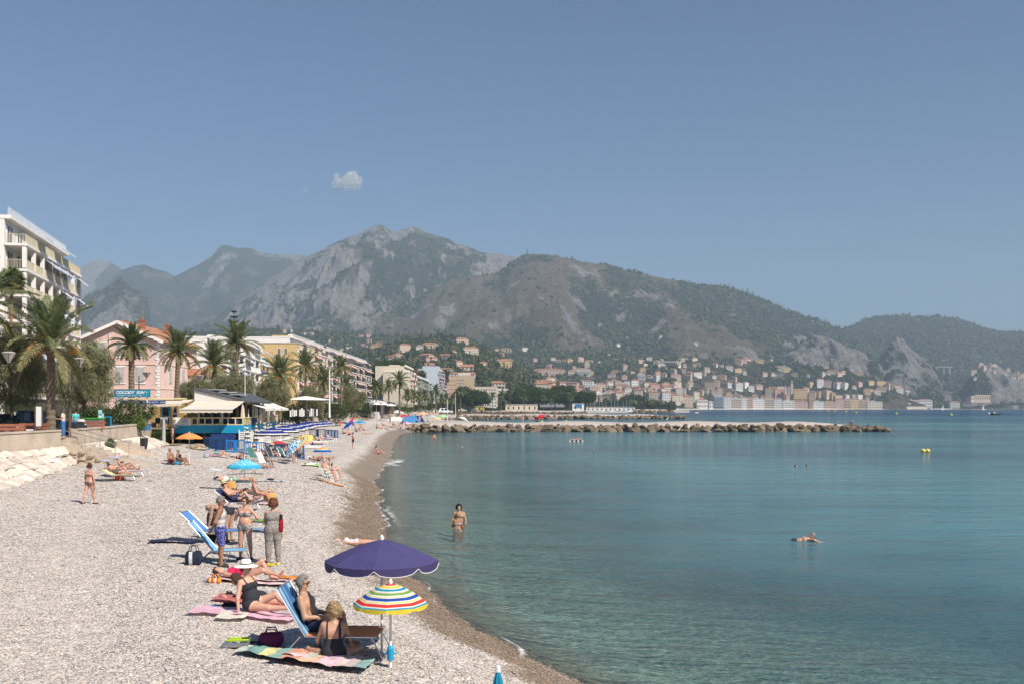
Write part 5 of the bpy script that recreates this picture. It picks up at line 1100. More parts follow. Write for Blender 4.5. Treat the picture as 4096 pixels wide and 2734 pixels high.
    for i,(x,D,c) in enumerate(((1690,420,(.5,.5,.5)),(1740,450,(.6,.6,.6)),(1850,480,(.7,.7,.7)),(1900,520,(.2,.22,.3)),(1575,300,(.35,.4,.5)))):car(['silver car parked by the far palms','pale grey car parked by the far palms','white car parked near the beige block','dark blue car parked near the beige block','blue grey car parked beside the pavilion'][i],at_p(x,D),R(5),c,'sedan')
    # motorbike
    t=thing('motorbike','white motorbike parked beside the blue framed board','motorbike',at_p(462,80),R(20))
    for x in (-.62,.62):
        b=MB(); pts=[(x+.3*math.cos(a),0,.31+.3*math.sin(a)) for a in np.linspace(0,2*PI,17)]; b.tube(pts,.05,6,False); b.build('tyre',M_BLACK,t); b=MB()
        for q in range(4):a=q*PI/4; b.bar((x-.27*math.cos(a),0,.31-.27*math.sin(a)),(x+.27*math.cos(a),0,.31+.27*math.sin(a)),.015)
        b.build('spokes',M_METAL,t)
    TB('tank',M_WPAINT,t,a=([(-.5,0,.7),(-.1,0,.82),(.25,0,.9)],[.1,.14,.1],8,)); BX('seat',M_BLACK,t,a=((-.42,0,.86),(.6,.22,.1))); BX('engine',M_METAL,t,a=((0,0,.45),(.5,.2,.35))); b=MB(); b.tube([(.62,0,.31),(.4,0,1.0)],.03,6); b.tube([(.4,-.33,1.05),(.4,.33,1.05)],.02,6); b.build('fork',M_METAL,t); LT('headlight',M_WPAINT,t,(.5,0,.9),(0,R(90),0),a=([(.02,0),(.1,.04),(.1,.1)],10,))
    # kiosk stall and square parasol behind the wall
    t=thing('market_parasol','white square parasol over a rack stall behind the wall','parasol',at_p(1228,150)); b=MB(); h=3.0; b.add([(-3,-2,h),(3,-2,h-.1),(3.4,2,h),(-3,2,h),(-.2,0,h+.55)],[(0,1,4),(1,2,4),(2,3,4),(3,0,4)]); b.build('canopy',M_AWNW,t); TB('pole',M_METAL,t,a=([(0,0,0),(0,0,h+.5)],.04,6,))
    t=thing('clothes_rack','rack stall hung with white and grey clothes','stall',at_p(1222,148)); r=random.Random(2)
    for i in range(16):BX('garment',[M_WPAINT,M_GREYW,M_WPAINT,M_BLACK][r.randrange(4)],t,a=((-2.2+i*.28,0,1.0+r.uniform(-.1,.1)),(.2,.25,r.uniform(.8,1.3))))
    b=MB(); b.box((0,0,1.75),(4.8,.06,.06)); b.box((-2.35,0,.85),(.06,.06,1.75)); b.box((2.35,0,.85),(.06,.06,1.75)); b.build('frame',M_DARK,t)
    # shower, black bins, surfboard sign
    p=gpx(655,1776); t=thing('beach_shower','grey beach shower column with a forked top','shower',p); LT('column',mat('shower_grey',(.40,.41,.42),.5),t,a=([(.17,0),(.14,1.0),(.1,2.1)],10,)); TB('head',mat('shower_grey',(.40,.41,.42)),t,a=([(-.28,0,2.2),(0,0,2.1),(.28,0,2.2)],.08,8,)); TB('nozzle',M_METAL,t,a=([(.26,0,2.18),(.3,-.05,2.0)],.03,6,))
    t=thing('duckboard','weathered wooden platform under the beach shower','platform',p+Vector((.4,0,0)))
    for i in range(9):BX('plank',mat('old_plank',(.33,.25,.17),.9,.25,6),t,a=((-.9+i*.24,0,.03),(.2,1.7,.05)))
    tree('yellow_bush','yellow green bush behind the beach shower','shrub',p+Vector((-.55,1.4,.1)),1.3,(.95,.6,.55),M_YUC,None,61,24,.3,420,.13,.03,0,.04,2,(0,0,.6),.9)
    for (x,y,lb) in ((577,1800,'black beach bin bag hung on a post beside the short steps'),(1367,1672,'small black bin on the upper beach near the flagpole')):
        p=gpx(x,y); t=thing('beach_bin',lb,'bin',p); TB('post',M_IRON,t,a=([(-.28,0,0),(-.28,0,1.15)],.025,6,)); LT('bag',M_BLACK,t,a=([(.16,.1),(.25,.4),(.27,.85),(.3,.9)],10),sx=1,sy=.8)
    p=gpx(1285,1684); t=thing('beach_shower','white beach shower column on the upper beach before the wall','shower',p); LT('column',M_WPAINT,t,a=([(.2,0),(.17,2.2)],10,)); LT('cap',M_GREYW,t,a=([(.22,2.2),(.24,2.35)],10,))
def table(parent_label,loc,m,rz=0):
    t=thing('restaurant_table',parent_label,'table',loc,rz,'tables on the restaurant deck'); BX('table_top',m,t,a=((0,0,.72),(.9,.9,.04))); BX('tablecloth',m,t,a=((0,0,.5),(.94,.94,.42)),taper=.99)
    for s in ((-.35,-.35),(.35,-.35),(-.35,.35),(.35,.35)):BX('leg',M_DARK,t,a=((s[0],s[1],.15),(.05,.05,.3)))
def chair(label,loc,rz,m,group='chairs on the restaurant deck'):
    t=thing('chair',label,'chair',loc,rz,group); BX('seat',m,t,a=((0,0,.45),(.45,.45,.04))); BX('backrest',m,t,a=((0,.22,.7),(.45,.04,.45)))
    for s in ((-.2,-.2),(.2,-.2),(-.2,.2),(.2,.2)):BX('leg',M_DARK,t,a=((s[0],s[1],.22),(.035,.035,.44)))
def restaurant():
    D0=84.0; k=D0/F
    def X(px,D=D0): return (px-2048)/F*D
    def Z(py,D=D0): return CAMZ+(HY-py)*D/F
    ox,oz=X(697),0; t=thing('beach_restaurant','yellow and turquoise beach restaurant on a raised deck with cream awnings','restaurant',(ox,D0,0)); W=X(975)-ox; zt=Z(1698); zb=Z(1730)
    xe,ye=X(1112,107)-ox,107-D0  # far corner of the deck
    b=MB(); b.prism([(0,0),(W,0),(xe,ye),(-4,ye),(-4,0)],zt-.35,zt-.2,'Z'); b.build('deck',mat('deck_board',(.3,.24,.17)),t)
    n=3
    for i in range(n):BX('fascia_panel',M_BLUEP,t,a=(((i+.5)*W/n,-.03,(zt+zb)/2),(W/n-.02,.06,zt-zb)))
    d=Vector((xe-W,ye,0));
    for i in range(5):b=MB(); a=Vector((W,0,(zt+zb)/2))+d*(i+.02)/5; e=Vector((W,0,(zt+zb)/2))+d*(i+.98)/5; b.bar(a,e,.06,zt-zb); b.build('fascia_panel',M_BLUEP,t)
    for i in range(6):b=MB(); q=i/5; b.box((.3+q*(W-.6),.5,zb/2+.7),(.22,.22,zb-1.0)); b.build('stilt',M_DARK,t)
    BX('underdeck_shade',M_BLACK,t,a=((W/2-1,3.0,zb/2+.55),(W+1.5,.1,zb-.9)))  # black sheet among the stilts, painted shade for the dark beneath the deck
    # railing
    zr=Z(1669); b=MB(); b.bar((0,0,zr),(W,0,zr),.12,.09); b.build('handrail',M_YPAINT,t); b=MB(); b.bar((0,0,zt+.05),(W,0,zt+.05),.1,.08); b.build('bottom_rail',M_YPAINT,t)
    for px in (768,790,820,850,881,912,942,972):BX('baluster',M_YPAINT,t,a=((X(px)-ox,0,(zr+zt)/2+.02),(.09,.09,zr-zt-.12)))
    L_=d.length; u=d.normalized(); n=34; pk=MB(); pk.box((0,0,(zr-zt)/2),(.09,.05,zr-zt)); pm=pk.mesh('picket',M_YPAINT)
    for i in range(n):p=Vector((W,0,zt+.03))+d*(i+.5)/n; link('picket',pm,t,p,(0,0,math.atan2(u.y,u.x)))
    b=MB(); b.bar(Vector((W,0,zr)),Vector((W,0,zr))+d,.1,.07); b.build('handrail',M_YPAINT,t)
    for i in range(9):p=Vector((W-.15,.1,zr))+d*(i+.3)/9; TB('white_post',M_WPAINT,t,a=([p,p+Vector((0,0,.75))],.05,8,))
    # posts carrying the roof
    for px in (738,788,882):BX('roof_post',M_YPAINT if px==738 else M_WPAINT,t,a=((X(px)-ox,.5,(zt+Z(1605))/2),(.2 if px==738 else .12,.2 if px==738 else .12,Z(1605)-zt)))
    # back wall: alternating yellow posts and dark openings
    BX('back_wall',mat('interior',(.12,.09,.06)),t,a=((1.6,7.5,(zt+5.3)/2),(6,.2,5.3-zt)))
    for i in range(8):BX('inner_post',M_YPAINT,t,a=((.2+i*W/7.5,7.3,(zt+5.4)/2),(.16,.16,5.4-zt)))
    # gable and roof
    ga=[(X(772)-ox,Z(1553)),(X(772)-ox,Z(1606)),(X(976)-ox,Z(1606)),(X(976)-ox,Z(1600))]; b=MB(); b.prism(ga,.35,.45,'Y'); gb=b.build('gable_panel',M_WHITE,t)
    for i in range(30):
        x=ga[0][0]+(ga[2][0]-ga[0][0])*(i+.5)/30; zt_=ga[0][1]+(ga[3][1]-ga[0][1])*(i+.5)/30; BX('rib',M_WHITE,gb,a=((x,.34,(zt_+Z(1606))/2),(.05,.03,zt_-Z(1606)-.05)))
    xa,za,xb,zb2=X(768)-ox,Z(1549),X(982)-ox,Z(1600); b=MB(); b.prism([(xa,za),(xb,zb2),(xb,zb2-.16),(xa,za-.16)],.2,8.5,'Y'); b.build('roof',M_ROOFD,t)
    b=MB(); p0=Vector((xb,.2,zb2-.05)); b.add([p0,p0+d*.75,p0+d*.75+Vector((-2.2,0,.9)),(xa+1,8.5,za-.1)],[(0,1,2,3)]); b.build('roof_slope',M_ROOFD,t)
    for i in range(3):b=MB(); x=xa+(xb-xa)*(.25+i*.2); z=za+(zb2-za)*(.25+i*.2); b.box((x,3.5,z+.16),(.9,2.4,.06)); b.build('roof_light',M_GREYW,t)
    # awnings
    def awning(p,name,m,val=.25):
        b=MB(); a,b_,c,e=[Vector(q) for q in p]; n=10
        for i in range(n):
            s0,s1=i/n,(i+1)/n; sag= lambda s:Vector((0,0,-.05*math.sin(PI*s)))
            b.quad(a.lerp(e,s0)+sag(s0),b_.lerp(c,s0)+sag(s0),b_.lerp(c,s1)+sag(s1),a.lerp(e,s1)+sag(s1))
        for i in range(16):
            f0,f1=i/16,(i+1)/16; q0,q1=e.lerp(c,f0),e.lerp(c,f1); dz=Vector((0,0,-val)); b.quad(q0,q1,q1+dz*(1-.2*(i%2)),q0+dz*(.8+.2*(i%2)))
        return b.build(name,m,t)
    awning([(X(776)-ox,.3,Z(1602)),(X(976)-ox,.3,Z(1600)),(X(956)-ox,-1.9,Z(1636)),(X(747)-ox,-1.9,Z(1636))],'awning',M_AWN,.28)
    b=MB(); b.bar((X(747)-ox,-1.93,Z(1634)),(X(956)-ox,-1.93,Z(1634)),.06,.07); b.build('awning_bar',M_WPAINT,t)
    awning([(X(620)-ox,.3,Z(1598)),(X(772)-ox,.3,Z(1596)),(X(745)-ox,-1.2,Z(1612)),(X(612)-ox,-1.2,Z(1618))],'awning',M_AWN,.2)
    for i in range(3):
        s0,s1=.12+i*.26,.36+i*.26; a=Vector((W-.1,0,Z(1606)))+d*s0; e=Vector((W-.1,0,Z(1606)))+d*s1; o_=Vector((1.5,.2,-.55)); awning([a,e,e+o_,a+o_],'side_awning',M_AWNW,.22)
    for i in range(5):p=Vector((W-.5,0,zt))+d*(.15+i*.19); BX('side_post',M_WPAINT if i%2 else M_DARK,t,a=(p+Vector((0,0,.9)),(.12,.12,2.0)))
    # entrance with lattice and header boards
    for px in (586,640,676,700):BX('entrance_post',M_YPAINT,t,a=((X(px)-ox,.3,(3.2+Z(1606))/2),(.14,.14,Z(1606)-3.2)))
    lt=MB()
    for i in range(5):lt.box((X(680)-ox+i*.085,.22,(3.0+Z(1640))/2),(.03,.03,Z(1640)-2.7))
    for i in range(15):lt.box((X(688)-ox,.2,2.9+i*.14),(.42,.03,.03))
    o=lt.build('lattice',M_YPAINT,t); o['kind']='stuff'
    BX('entrance_wall',mat('entrance_ochre',(.40,.26,.10)),t,a=((X(640)-ox,3.6,4.4),(4.2,.1,2.4)))
    BX('entrance_roof',M_YPAINT,t,a=((X(620)-ox,.6,Z(1592)),(4.6,1.2,.12)))
    BX('menu_board',M_BLUEP,t,a=((X(664)-ox,-.02,Z(1645)),(.58,.06,.85))); BX('menu_pane',M_GLASS,t,a=((X(664)-ox,-.06,Z(1645)),(.42,.03,.66)))
    # signs
    s=thing('restaurant_sign','turquoise blue sign lettered with the restaurant name and a palm','sign',((X(480)+X(622))/2,D0-1.2,Z(1572))); w_=X(622)-X(480); h=Z(1558)-Z(1587); BX('panel',mat('sign_turquoise',(.01,.22,.36),.5),s,a=((0,0,0),(w_,.1,h)))
    text('COCODY  SUN',.34,M_WPAINT,s,(-.18,-.06,-.04),(R(90),0,0),shear=.3,offset=.012); text('RESTAURANT - GRILL - GLACIER - PLAGE',.115,M_WPAINT,s,(-.18,-.06,-.22),(R(90),0,0))
    b=MB(); b.tube([(1.18,-.06,-.22),(1.22,-.06,0),(1.2,-.06,.08)],.025,5)
    for q in range(7):a=R(-20+36*q); b.tube([(1.2,-.06,.08),(1.2+.13*math.cos(a),-.06,.1+.11*math.sin(a)),(1.2+.22*math.cos(a),-.06,.04+.1*math.sin(a))],[.02,.025,.004],4)
    b.build('palm_emblem',mat('emblem_green',(.18,.55,.45)),s)
    for x in (-1.2,1.2):BX('sign_post',M_WPAINT,s,a=((x,.1,-.75),(.08,.08,1.0)))
    s=thing('restaurant_sign','long navy sign board reading restaurant grill over the entrance','sign',((X(500)+X(679))/2,D0-1.0,Z(1607))); w_=X(679)-X(500); BX('panel',M_NAVY,s,a=((0,0,0),(w_,.08,Z(1600)-Z(1616)))); text('RESTAURANT - GRILL',.2,mat('pale_letter',(.6,.66,.75)),s,(1.0,-.05,-.07),(R(90),0,0)); text('COCODY SUN',.2,mat('gold_letter',(.55,.42,.2)),s,(-1.0,-.05,-.07),(R(90),0,0),shear=.3)
    s=thing('price_board','white board headed PLAGE with opening hours on the railing','sign',((X(697)+X(766))/2,D0-.12,(Z(1671)+Z(1699))/2)); w_=X(766)-X(698); BX('panel',M_WPAINT,s,a=((0,0,0),(w_,.04,Z(1671)-Z(1699)))); mg=mat('grey_letter',(.10,.13,.2)); text('PLAGE',.16,mg,s,(.2,-.03,.11),(R(90),0,0)); text('HORAIRES',.10,mg,s,(.2,-.03,0),(R(90),0,0)); text('1/2 JOURNEE      8.00E',.075,mg,s,(.2,-.03,-.1),(R(90),0,0)); text('JOURNEE      10.00E',.075,mg,s,(.2,-.03,-.22),(R(90),0,0))
    # things on the deck
    mc=mat('navy_cloth',(.03,.07,.20),.9)
    for i,(px,dd) in enumerate(((812,2.0),(905,2.0),(850,4.5),(940,5))):table('deck table under a navy blue cloth',(X(px),D0+dd,zt-.2),mc)
    for i,(px,dd,rz) in enumerate(((790,2.2,1.5),(835,2.2,-1.5),(880,2.0,1.5),(930,2.2,-1.5),(830,4.5,1.5),(870,4.8,-1.4),(620,2.5,.3),(640,2.0,-.4),(610,1.6,.9))):chair('dark chair at a table on the restaurant deck',(X(px),D0+dd,zt-.2 if px>700 else 3.2),rz,M_NAVY)
    tt=thing('yucca','slim yucca in the restaurant entrance','plant',(X(601),D0-.6,3.2)); TB('trunk',mat('pale_trunk',(.45,.35,.26)),tt,a=([(0,0,0),(.06,0,.7),(-.02,0,1.35)],[.09,.06,.05],7,)); foliage('crown',M_YUC,[(-.02,0,1.5,.36)],900,.45,.03,3,.3,.2,tt)
def pavilion():
    D=262; k=D/F
    def X(px): return (px-2048)*k
    def Z(py): return CAMZ+(HY-py)*k
    t=thing('beach_pavilion','grey beach pavilion with a sloping dark roof on tall posts','pavilion',(X(1450),D,0)); o=t.location; W=X(1564)-X(1450)
    b=MB(); b.prism([(0,Z(1586)),(W,Z(1608)),(W,Z(1606)-.6),(0,Z(1588)-.6)],0,10,'Y'); b.build('roof',M_ROOFD,t)
    b=MB(); b.prism([(.2,Z(1590)),(W-1,Z(1605)),(W-1,Z(1608)),(.2,Z(1608))],-.1,0,'Y'); b.build('panel',M_WHITE,t)
    for px in (1484,1529):BX('post',M_GREYW,t,a=((X(px)-o.x,-.2,(Z(1608)+2.0)/2),(.7,.5,Z(1608)-2.0)))
    for i in range(7):BX('screen_post',M_DARK,t,a=((W*.72+i*.36,0,(Z(1608)+2.2)/2),(.1,.1,Z(1608)-2.2)))
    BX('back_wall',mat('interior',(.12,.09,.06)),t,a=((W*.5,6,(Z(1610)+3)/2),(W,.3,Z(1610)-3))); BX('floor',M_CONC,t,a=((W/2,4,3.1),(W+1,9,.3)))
    BX('brown_base',mat('brown_panel',(.30,.19,.14)),t,a=((W*.32,-1,2.6),(W*.2,2,1.4)))
    p=thing('beach_cabin','white louvred cabin at the foot of the pavilion','cabin',(X(1512),D-5,1.7)); BX('body',M_WPAINT,p,a=((0,0,1.05),(1.9,1.5,2.1)))
    for i in range(6):BX('louvre',M_GREYW,p,a=((0,-.77,.3+i*.3),(1.8,.04,.2)))
    BX('roof',M_WPAINT,p,a=((0,0,2.15),(2.1,1.7,.1)))
    t=thing('beach_ramp','pale concrete ramp and steps beside the pavilion','ramp',(X(1462),D-6,1.5))
    for i in range(8):BX('step',M_CONC,t,a=((i*.45-1.6,0,.85-i*.11),(.45,3.4,1.7-i*.2)))
    for (px,y,lb) in ((1450,1614,'white parasol on the pavilion terrace beside the shrubs'),(1509,1612,'white parasol between the grey pavilion posts'),(1540,1613,'white parasol at the right of the pavilion'),(1566,1617,'white parasol at the pavilion roof edge')):
        umbrella(lb,Vector((X(px),D-1.5 if px!=1450 else D+3,3.2)),1.3,Z(y-5)-3.2,[(0,1.01,M_AWNW)],n=8)
# ================================================================ people: one continuous skin per person, clothes and hair as children
def surface_nets(f,h,org):
    s=f<0; nx,ny,nz=f.shape
    co=[(i,j,k) for i in (0,1) for j in (0,1) for k in (0,1)]
    sub= lambda a,o:a[o[0]:nx-1+o[0],o[1]:ny-1+o[1],o[2]:nz-1+o[2]]
    cnt=sum(sub(s,o).astype(np.int8) for o in co); mx=(cnt>0)&(cnt<8); n=int(mx.sum()); idx=np.full(mx.shape,-1,np.int64); idx[mx]=np.arange(n)
    pos=np.zeros((n,3)); c=np.zeros(n)
    for a in co:
        for ax in range(3):
            if a[ax]:continue
            b=list(a); b[ax]=1; f1=sub(f,a)[mx]; f2=sub(f,b)[mx]; cr=(f1<0)!=(f2<0); t=np.where(cr,f1/np.where(cr,f1-f2,1),0)
            p=np.zeros((n,3)); p+=a; p[:,ax]+=t; pos+=p*cr[:,None]; c+=cr
    V=(np.argwhere(mx)+pos/c[:,None])*h+org; Q=[]
    for ax in range(3):
        sl=[slice(None)]*3; s0=list(sl); s1=list(sl); s0[ax]=slice(0,-1); s1[ax]=slice(1,None)
        ch=np.argwhere(s[tuple(s0)]!=s[tuple(s1)]); o1,o2=[q for q in range(3) if q!=ax]
        ok=(ch[:,o1]>0)&(ch[:,o2]>0)&(ch[:,o1]<mx.shape[o1])&(ch[:,o2]<mx.shape[o2])&(ch[:,ax]<mx.shape[ax]); ch=ch[ok]
        if not len(ch):continue
        def cell(d1,d2):q=ch.copy(); q[:,o1]-=d1; q[:,o2]-=d2; return idx[q[:,0],q[:,1],q[:,2]]
        q=np.stack([cell(1,1),cell(0,1),cell(0,0),cell(1,0)],1); ins=s[ch[:,0],ch[:,1],ch[:,2]]
        flip=ins if ax!=1 else ~ins; q[~flip]=q[~flip][:,::-1]; Q.append(q)
    return V,np.concatenate(Q)
def nrm(v):v=np.asarray(v,float); return v/max(np.linalg.norm(v),1e-9)
def d_cone(P,a,b,ra,rb):
    ba=b-a; L2=ba@ba; t=np.clip((P-a)@ba/max(L2,1e-9),0,1); return np.linalg.norm(P-a-t[...,None]*ba,axis=-1)-(ra+(rb-ra)*t),t
def d_ell(P,c,rad,B):
    q=(P-c)@B; k0=np.linalg.norm(q/rad,axis=-1); k1=np.linalg.norm(q/(np.array(rad)**2),axis=-1); return k0*(k0-1)/np.maximum(k1,1e-6)
SK={'fair':(.58,.33,.23),'tan':(.45,.255,.165),'brown':(.31,.16,.095),'red':(.54,.295,.205),'pale':(.66,.44,.34)}
def skinmat(k):
    n='skin_'+k
    if n in MATS: return MATS[n]
    m=mat(n,SK[k],.5,.16,9,spec=.4); p=m.node_tree.nodes['Principled BSDF']; p.inputs['Subsurface Weight'].default_value=0.0; return m
def cmat(rgb): return mat('cloth_%02x%02x%02x'%rgb,s2l(rgb),.85,.14,14)
HAIRC={'grey':(.24,.225,.21),'white':(.46,.44,.42),'brown':(.075,.04,.022),'dark':(.018,.013,.010),'blond':(.36,.25,.13),'red':(.16,.06,.03)}
BASE=dict(spine=(0,0,1),chest=(0,1,0),head=(0,.05,1),look=(0,1,0),ual=(-.22,.0,-1),fal=(-.05,.15,-1),uar=(.22,.0,-1),far=(.05,.15,-1),tl=(-.07,0,-1),sl=(-.02,-.05,-1),fl=(-.15,1,-.12),tr=(.07,0,-1),sr=(.02,-.05,-1),fr=(.15,1,-.12))
def pose(**k):d=dict(BASE); d.update(k); return d
POSES={
 'stand':pose(),
 'walk':pose(tl=(-.05,-.28,-1),sl=(-.02,-.42,-1),tr=(.05,.30,-1),sr=(.02,.08,-1),ual=(-.3,.12,-1),fal=(-.16,.3,-1),uar=(.24,-.05,-1),far=(.1,.15,-1)),
 'hands_back':pose(ual=(-.28,-.35,-1),fal=(.55,-.45,-.75),uar=(.28,-.35,-1),far=(-.55,-.45,-.75),tr=(.05,.1,-1),sr=(.02,-.02,-1),look=(.1,1,-.1)),
 'hip':pose(ual=(-.85,-.1,-1),fal=(.95,.15,-.55),uar=(.35,.15,-1),far=(-.42,.72,.95),tl=(-.16,.06,-1),sl=(-.08,-.03,-1),tr=(.10,.02,-1),look=(.35,1,-.15)),
 'crossed':pose(ual=(-.3,.2,-1),fal=(.55,.85,.1),uar=(.3,.2,-1),far=(-.55,.85,.15)),
 'arm_bent':pose(ual=(-.15,.15,-1),fal=(.2,.95,.1),uar=(.2,0,-1)),
 'bend':pose(spine=(0,.93,.30),chest=(0,.3,-.95),head=(0,.9,-.35),look=(0,.2,-1),ual=(-.1,.1,-1),fal=(-.05,.25,-1),uar=(.1,.1,-1),far=(.05,.25,-1),tl=(-.1,.12,-1),tr=(.1,.12,-1),sl=(-.04,-.12,-1),sr=(.04,-.12,-1)),
 'lie_back':pose(spine=(0,-1,.05),chest=(0,0,1),head=(0,-1,.22),look=(0,.15,1),ual=(-.35,.9,-.05),fal=(-.1,1,0),uar=(.35,.9,-.05),far=(.1,1,0),tl=(-.12,1,.02),sl=(-.05,1,-.02),fl=(-.2,.45,1),tr=(.12,1,.02),sr=(.05,1,-.02),fr=(.2,.45,1)),
 'lie_knees':pose(spine=(0,-1,.05),chest=(0,0,1),head=(0,-1,.25),look=(0,.2,1),ual=(-.5,.8,-.05),fal=(.5,.8,.15),uar=(.4,.9,-.05),far=(.1,1,0),tl=(-.1,.72,.72),sl=(-.05,.55,-.85),fl=(-.1,1,-.2),tr=(.1,.95,.3),sr=(.05,.95,-.28),fr=(.2,.5,.9)),
 'lie_knees2':pose(spine=(0,-1,.12),chest=(0,.1,1),head=(0,-1,.4),look=(0,.4,1),ual=(-.4,.9,.05),fal=(.45,.7,.5),uar=(.4,.9,.05),far=(-.45,.7,.5),tl=(-.1,.68,.75),sl=(-.05,.5,-.87),fl=(-.1,1,-.2),tr=(.1,.74,.68),sr=(.05,.6,-.8),fr=(.1,1,-.2)),
 'arms_up':pose(spine=(0,-1,.1),chest=(0,.1,1),head=(0,-1,.3),look=(0,.3,1),ual=(-.7,-.75,.1),fal=(.75,-.6,.1),uar=(.7,-.75,.1),far=(-.75,-.6,.1),tl=(-.08,1,.1),sl=(-.05,1,-.08),fl=(-.2,.4,1),tr=(.08,1,.1),sr=(.05,1,-.08),fr=(.2,.4,1)),
 'prone':pose(spine=(0,-1,0),chest=(0,0,-1),head=(0,-1,.08),look=(.8,0,-.5),ual=(.6,-.6,-.05),fal=(-.5,-.85,0),uar=(-.6,-.6,-.05),far=(.5,-.85,0),tl=(.1,1,0),sl=(.05,1,0),fl=(.1,1,-.3),tr=(-.1,1,0),sr=(-.05,1,0),fr=(-.1,1,-.3)),
 'prone_elbows':pose(spine=(0,-.84,.52),chest=(0,-.52,-.84),head=(0,-.55,.8),look=(0,-.9,-.35),ual=(.18,-.2,-1),fal=(-.1,-.95,.35),uar=(-.18,-.2,-1),far=(.1,-.95,.35),tl=(.1,1,-.06),sl=(.05,1,.02),fl=(.1,1,-.2),tr=(-.1,1,-.06),sr=(-.05,1,.02),fr=(-.1,1,-.2)),
 'sit':pose(spine=(0,-.2,1),head=(0,.12,1),ual=(-.3,.35,-.9),fal=(.25,.9,-.25),uar=(.3,.35,-.9),far=(-.25,.9,-.25),tl=(-.2,.85,.5),sl=(-.02,.4,-.92),fl=(-.1,1,-.1),tr=(.2,.85,.5),sr=(.02,.4,-.92),fr=(.1,1,-.1),look=(0,1,-.35)),
 'sit_flat':pose(spine=(0,-.3,1),ual=(-.35,-.4,-.9),fal=(-.1,-.35,-.95),uar=(.35,-.4,-.9),far=(.1,-.35,-.95),tl=(-.12,1,.12),sl=(-.04,1,-.1),fl=(-.2,.35,1),tr=(.12,.8,.6),sr=(.02,.6,-.8),fr=(.1,1,-.15)),
 'cross_legged':pose(spine=(0,.08,1),head=(0,.25,1),look=(0,1,-.3),ual=(-.3,.3,-.9),fal=(.1,.8,-.6),uar=(.3,.3,-.9),far=(.1,.55,-.8),tl=(-.75,.65,.1),sl=(.85,.35,-.22),fl=(.8,.6,-.1),tr=(.75,.65,.1),sr=(-.85,.45,-.22),fr=(-.8,.6,-.1)),
 'chair':pose(spine=(0,-.3,.95),head=(0,.1,1),look=(0,1,-.35),ual=(-.22,.25,-.95),fal=(.25,.95,.05),uar=(.22,.25,-.95),far=(-.25,.95,.05),tl=(-.14,1,.08),sl=(-.03,.25,-1),fl=(-.1,1,-.1),tr=(.14,1,.08),sr=(.03,.25,-1),fr=(.1,1,-.1)),
 'recline':pose(spine=(0,-.72,.7),chest=(0,.7,.72),head=(0,-.3,1),look=(0,1,.0),ual=(-.3,.7,-.45),fal=(.35,.9,.3),uar=(.3,.7,-.45),far=(-.35,.9,.3),tl=(-.1,.8,.55),sl=(-.04,.65,-.75),fl=(-.1,1,-.1),tr=(.12,1,.05),sr=(.05,1,-.1),fr=(.2,.4,.9)),
 'straddle':pose(spine=(0,-.42,.9),head=(0,.15,1),look=(0,.9,-.45),ual=(-.2,.3,-.95),fal=(.3,.92,-.05),uar=(.2,.3,-.95),far=(-.3,.92,-.05),tl=(-.55,.8,.22),sl=(-.05,.25,-1),fl=(-.1,1,-.1),tr=(.5,.78,.3),sr=(.08,.3,-.95),fr=(.1,1,-.1)),
 'water':pose(ual=(-.3,.1,-1),fal=(-.05,.25,-1),uar=(.3,.1,-1),far=(.05,.25,-1)),
 'swim':pose(spine=(0,.96,.18),chest=(0,.25,-.97),head=(0,.6,.8),look=(0,1,.0),ual=(-.75,.5,-.1),fal=(-.2,.9,-.3),uar=(.75,.5,.1),far=(.2,.9,-.3),tl=(-.1,-1,-.2),sl=(-.05,-1,-.15),fl=(0,-1,-.2),tr=(.1,-1,-.2),sr=(.05,-1,-.15),fr=(0,-1,-.2)),
 'side':pose(spine=(-.0,-.25,.97),chest=(.5,.8,.25),head=(0,.0,1),look=(.6,.8,-.15),ual=(-.25,-.3,-1),fal=(-.06,-.1,-1),uar=(.3,-.05,-1),far=(.1,.1,-1),tl=(-.1,.95,.45),sl=(-.0,.75,-.66),fl=(-.1,1,-.1),tr=(.2,1,-.03),sr=(-.02,1,.0),fr=(.3,.9,.2)),
}
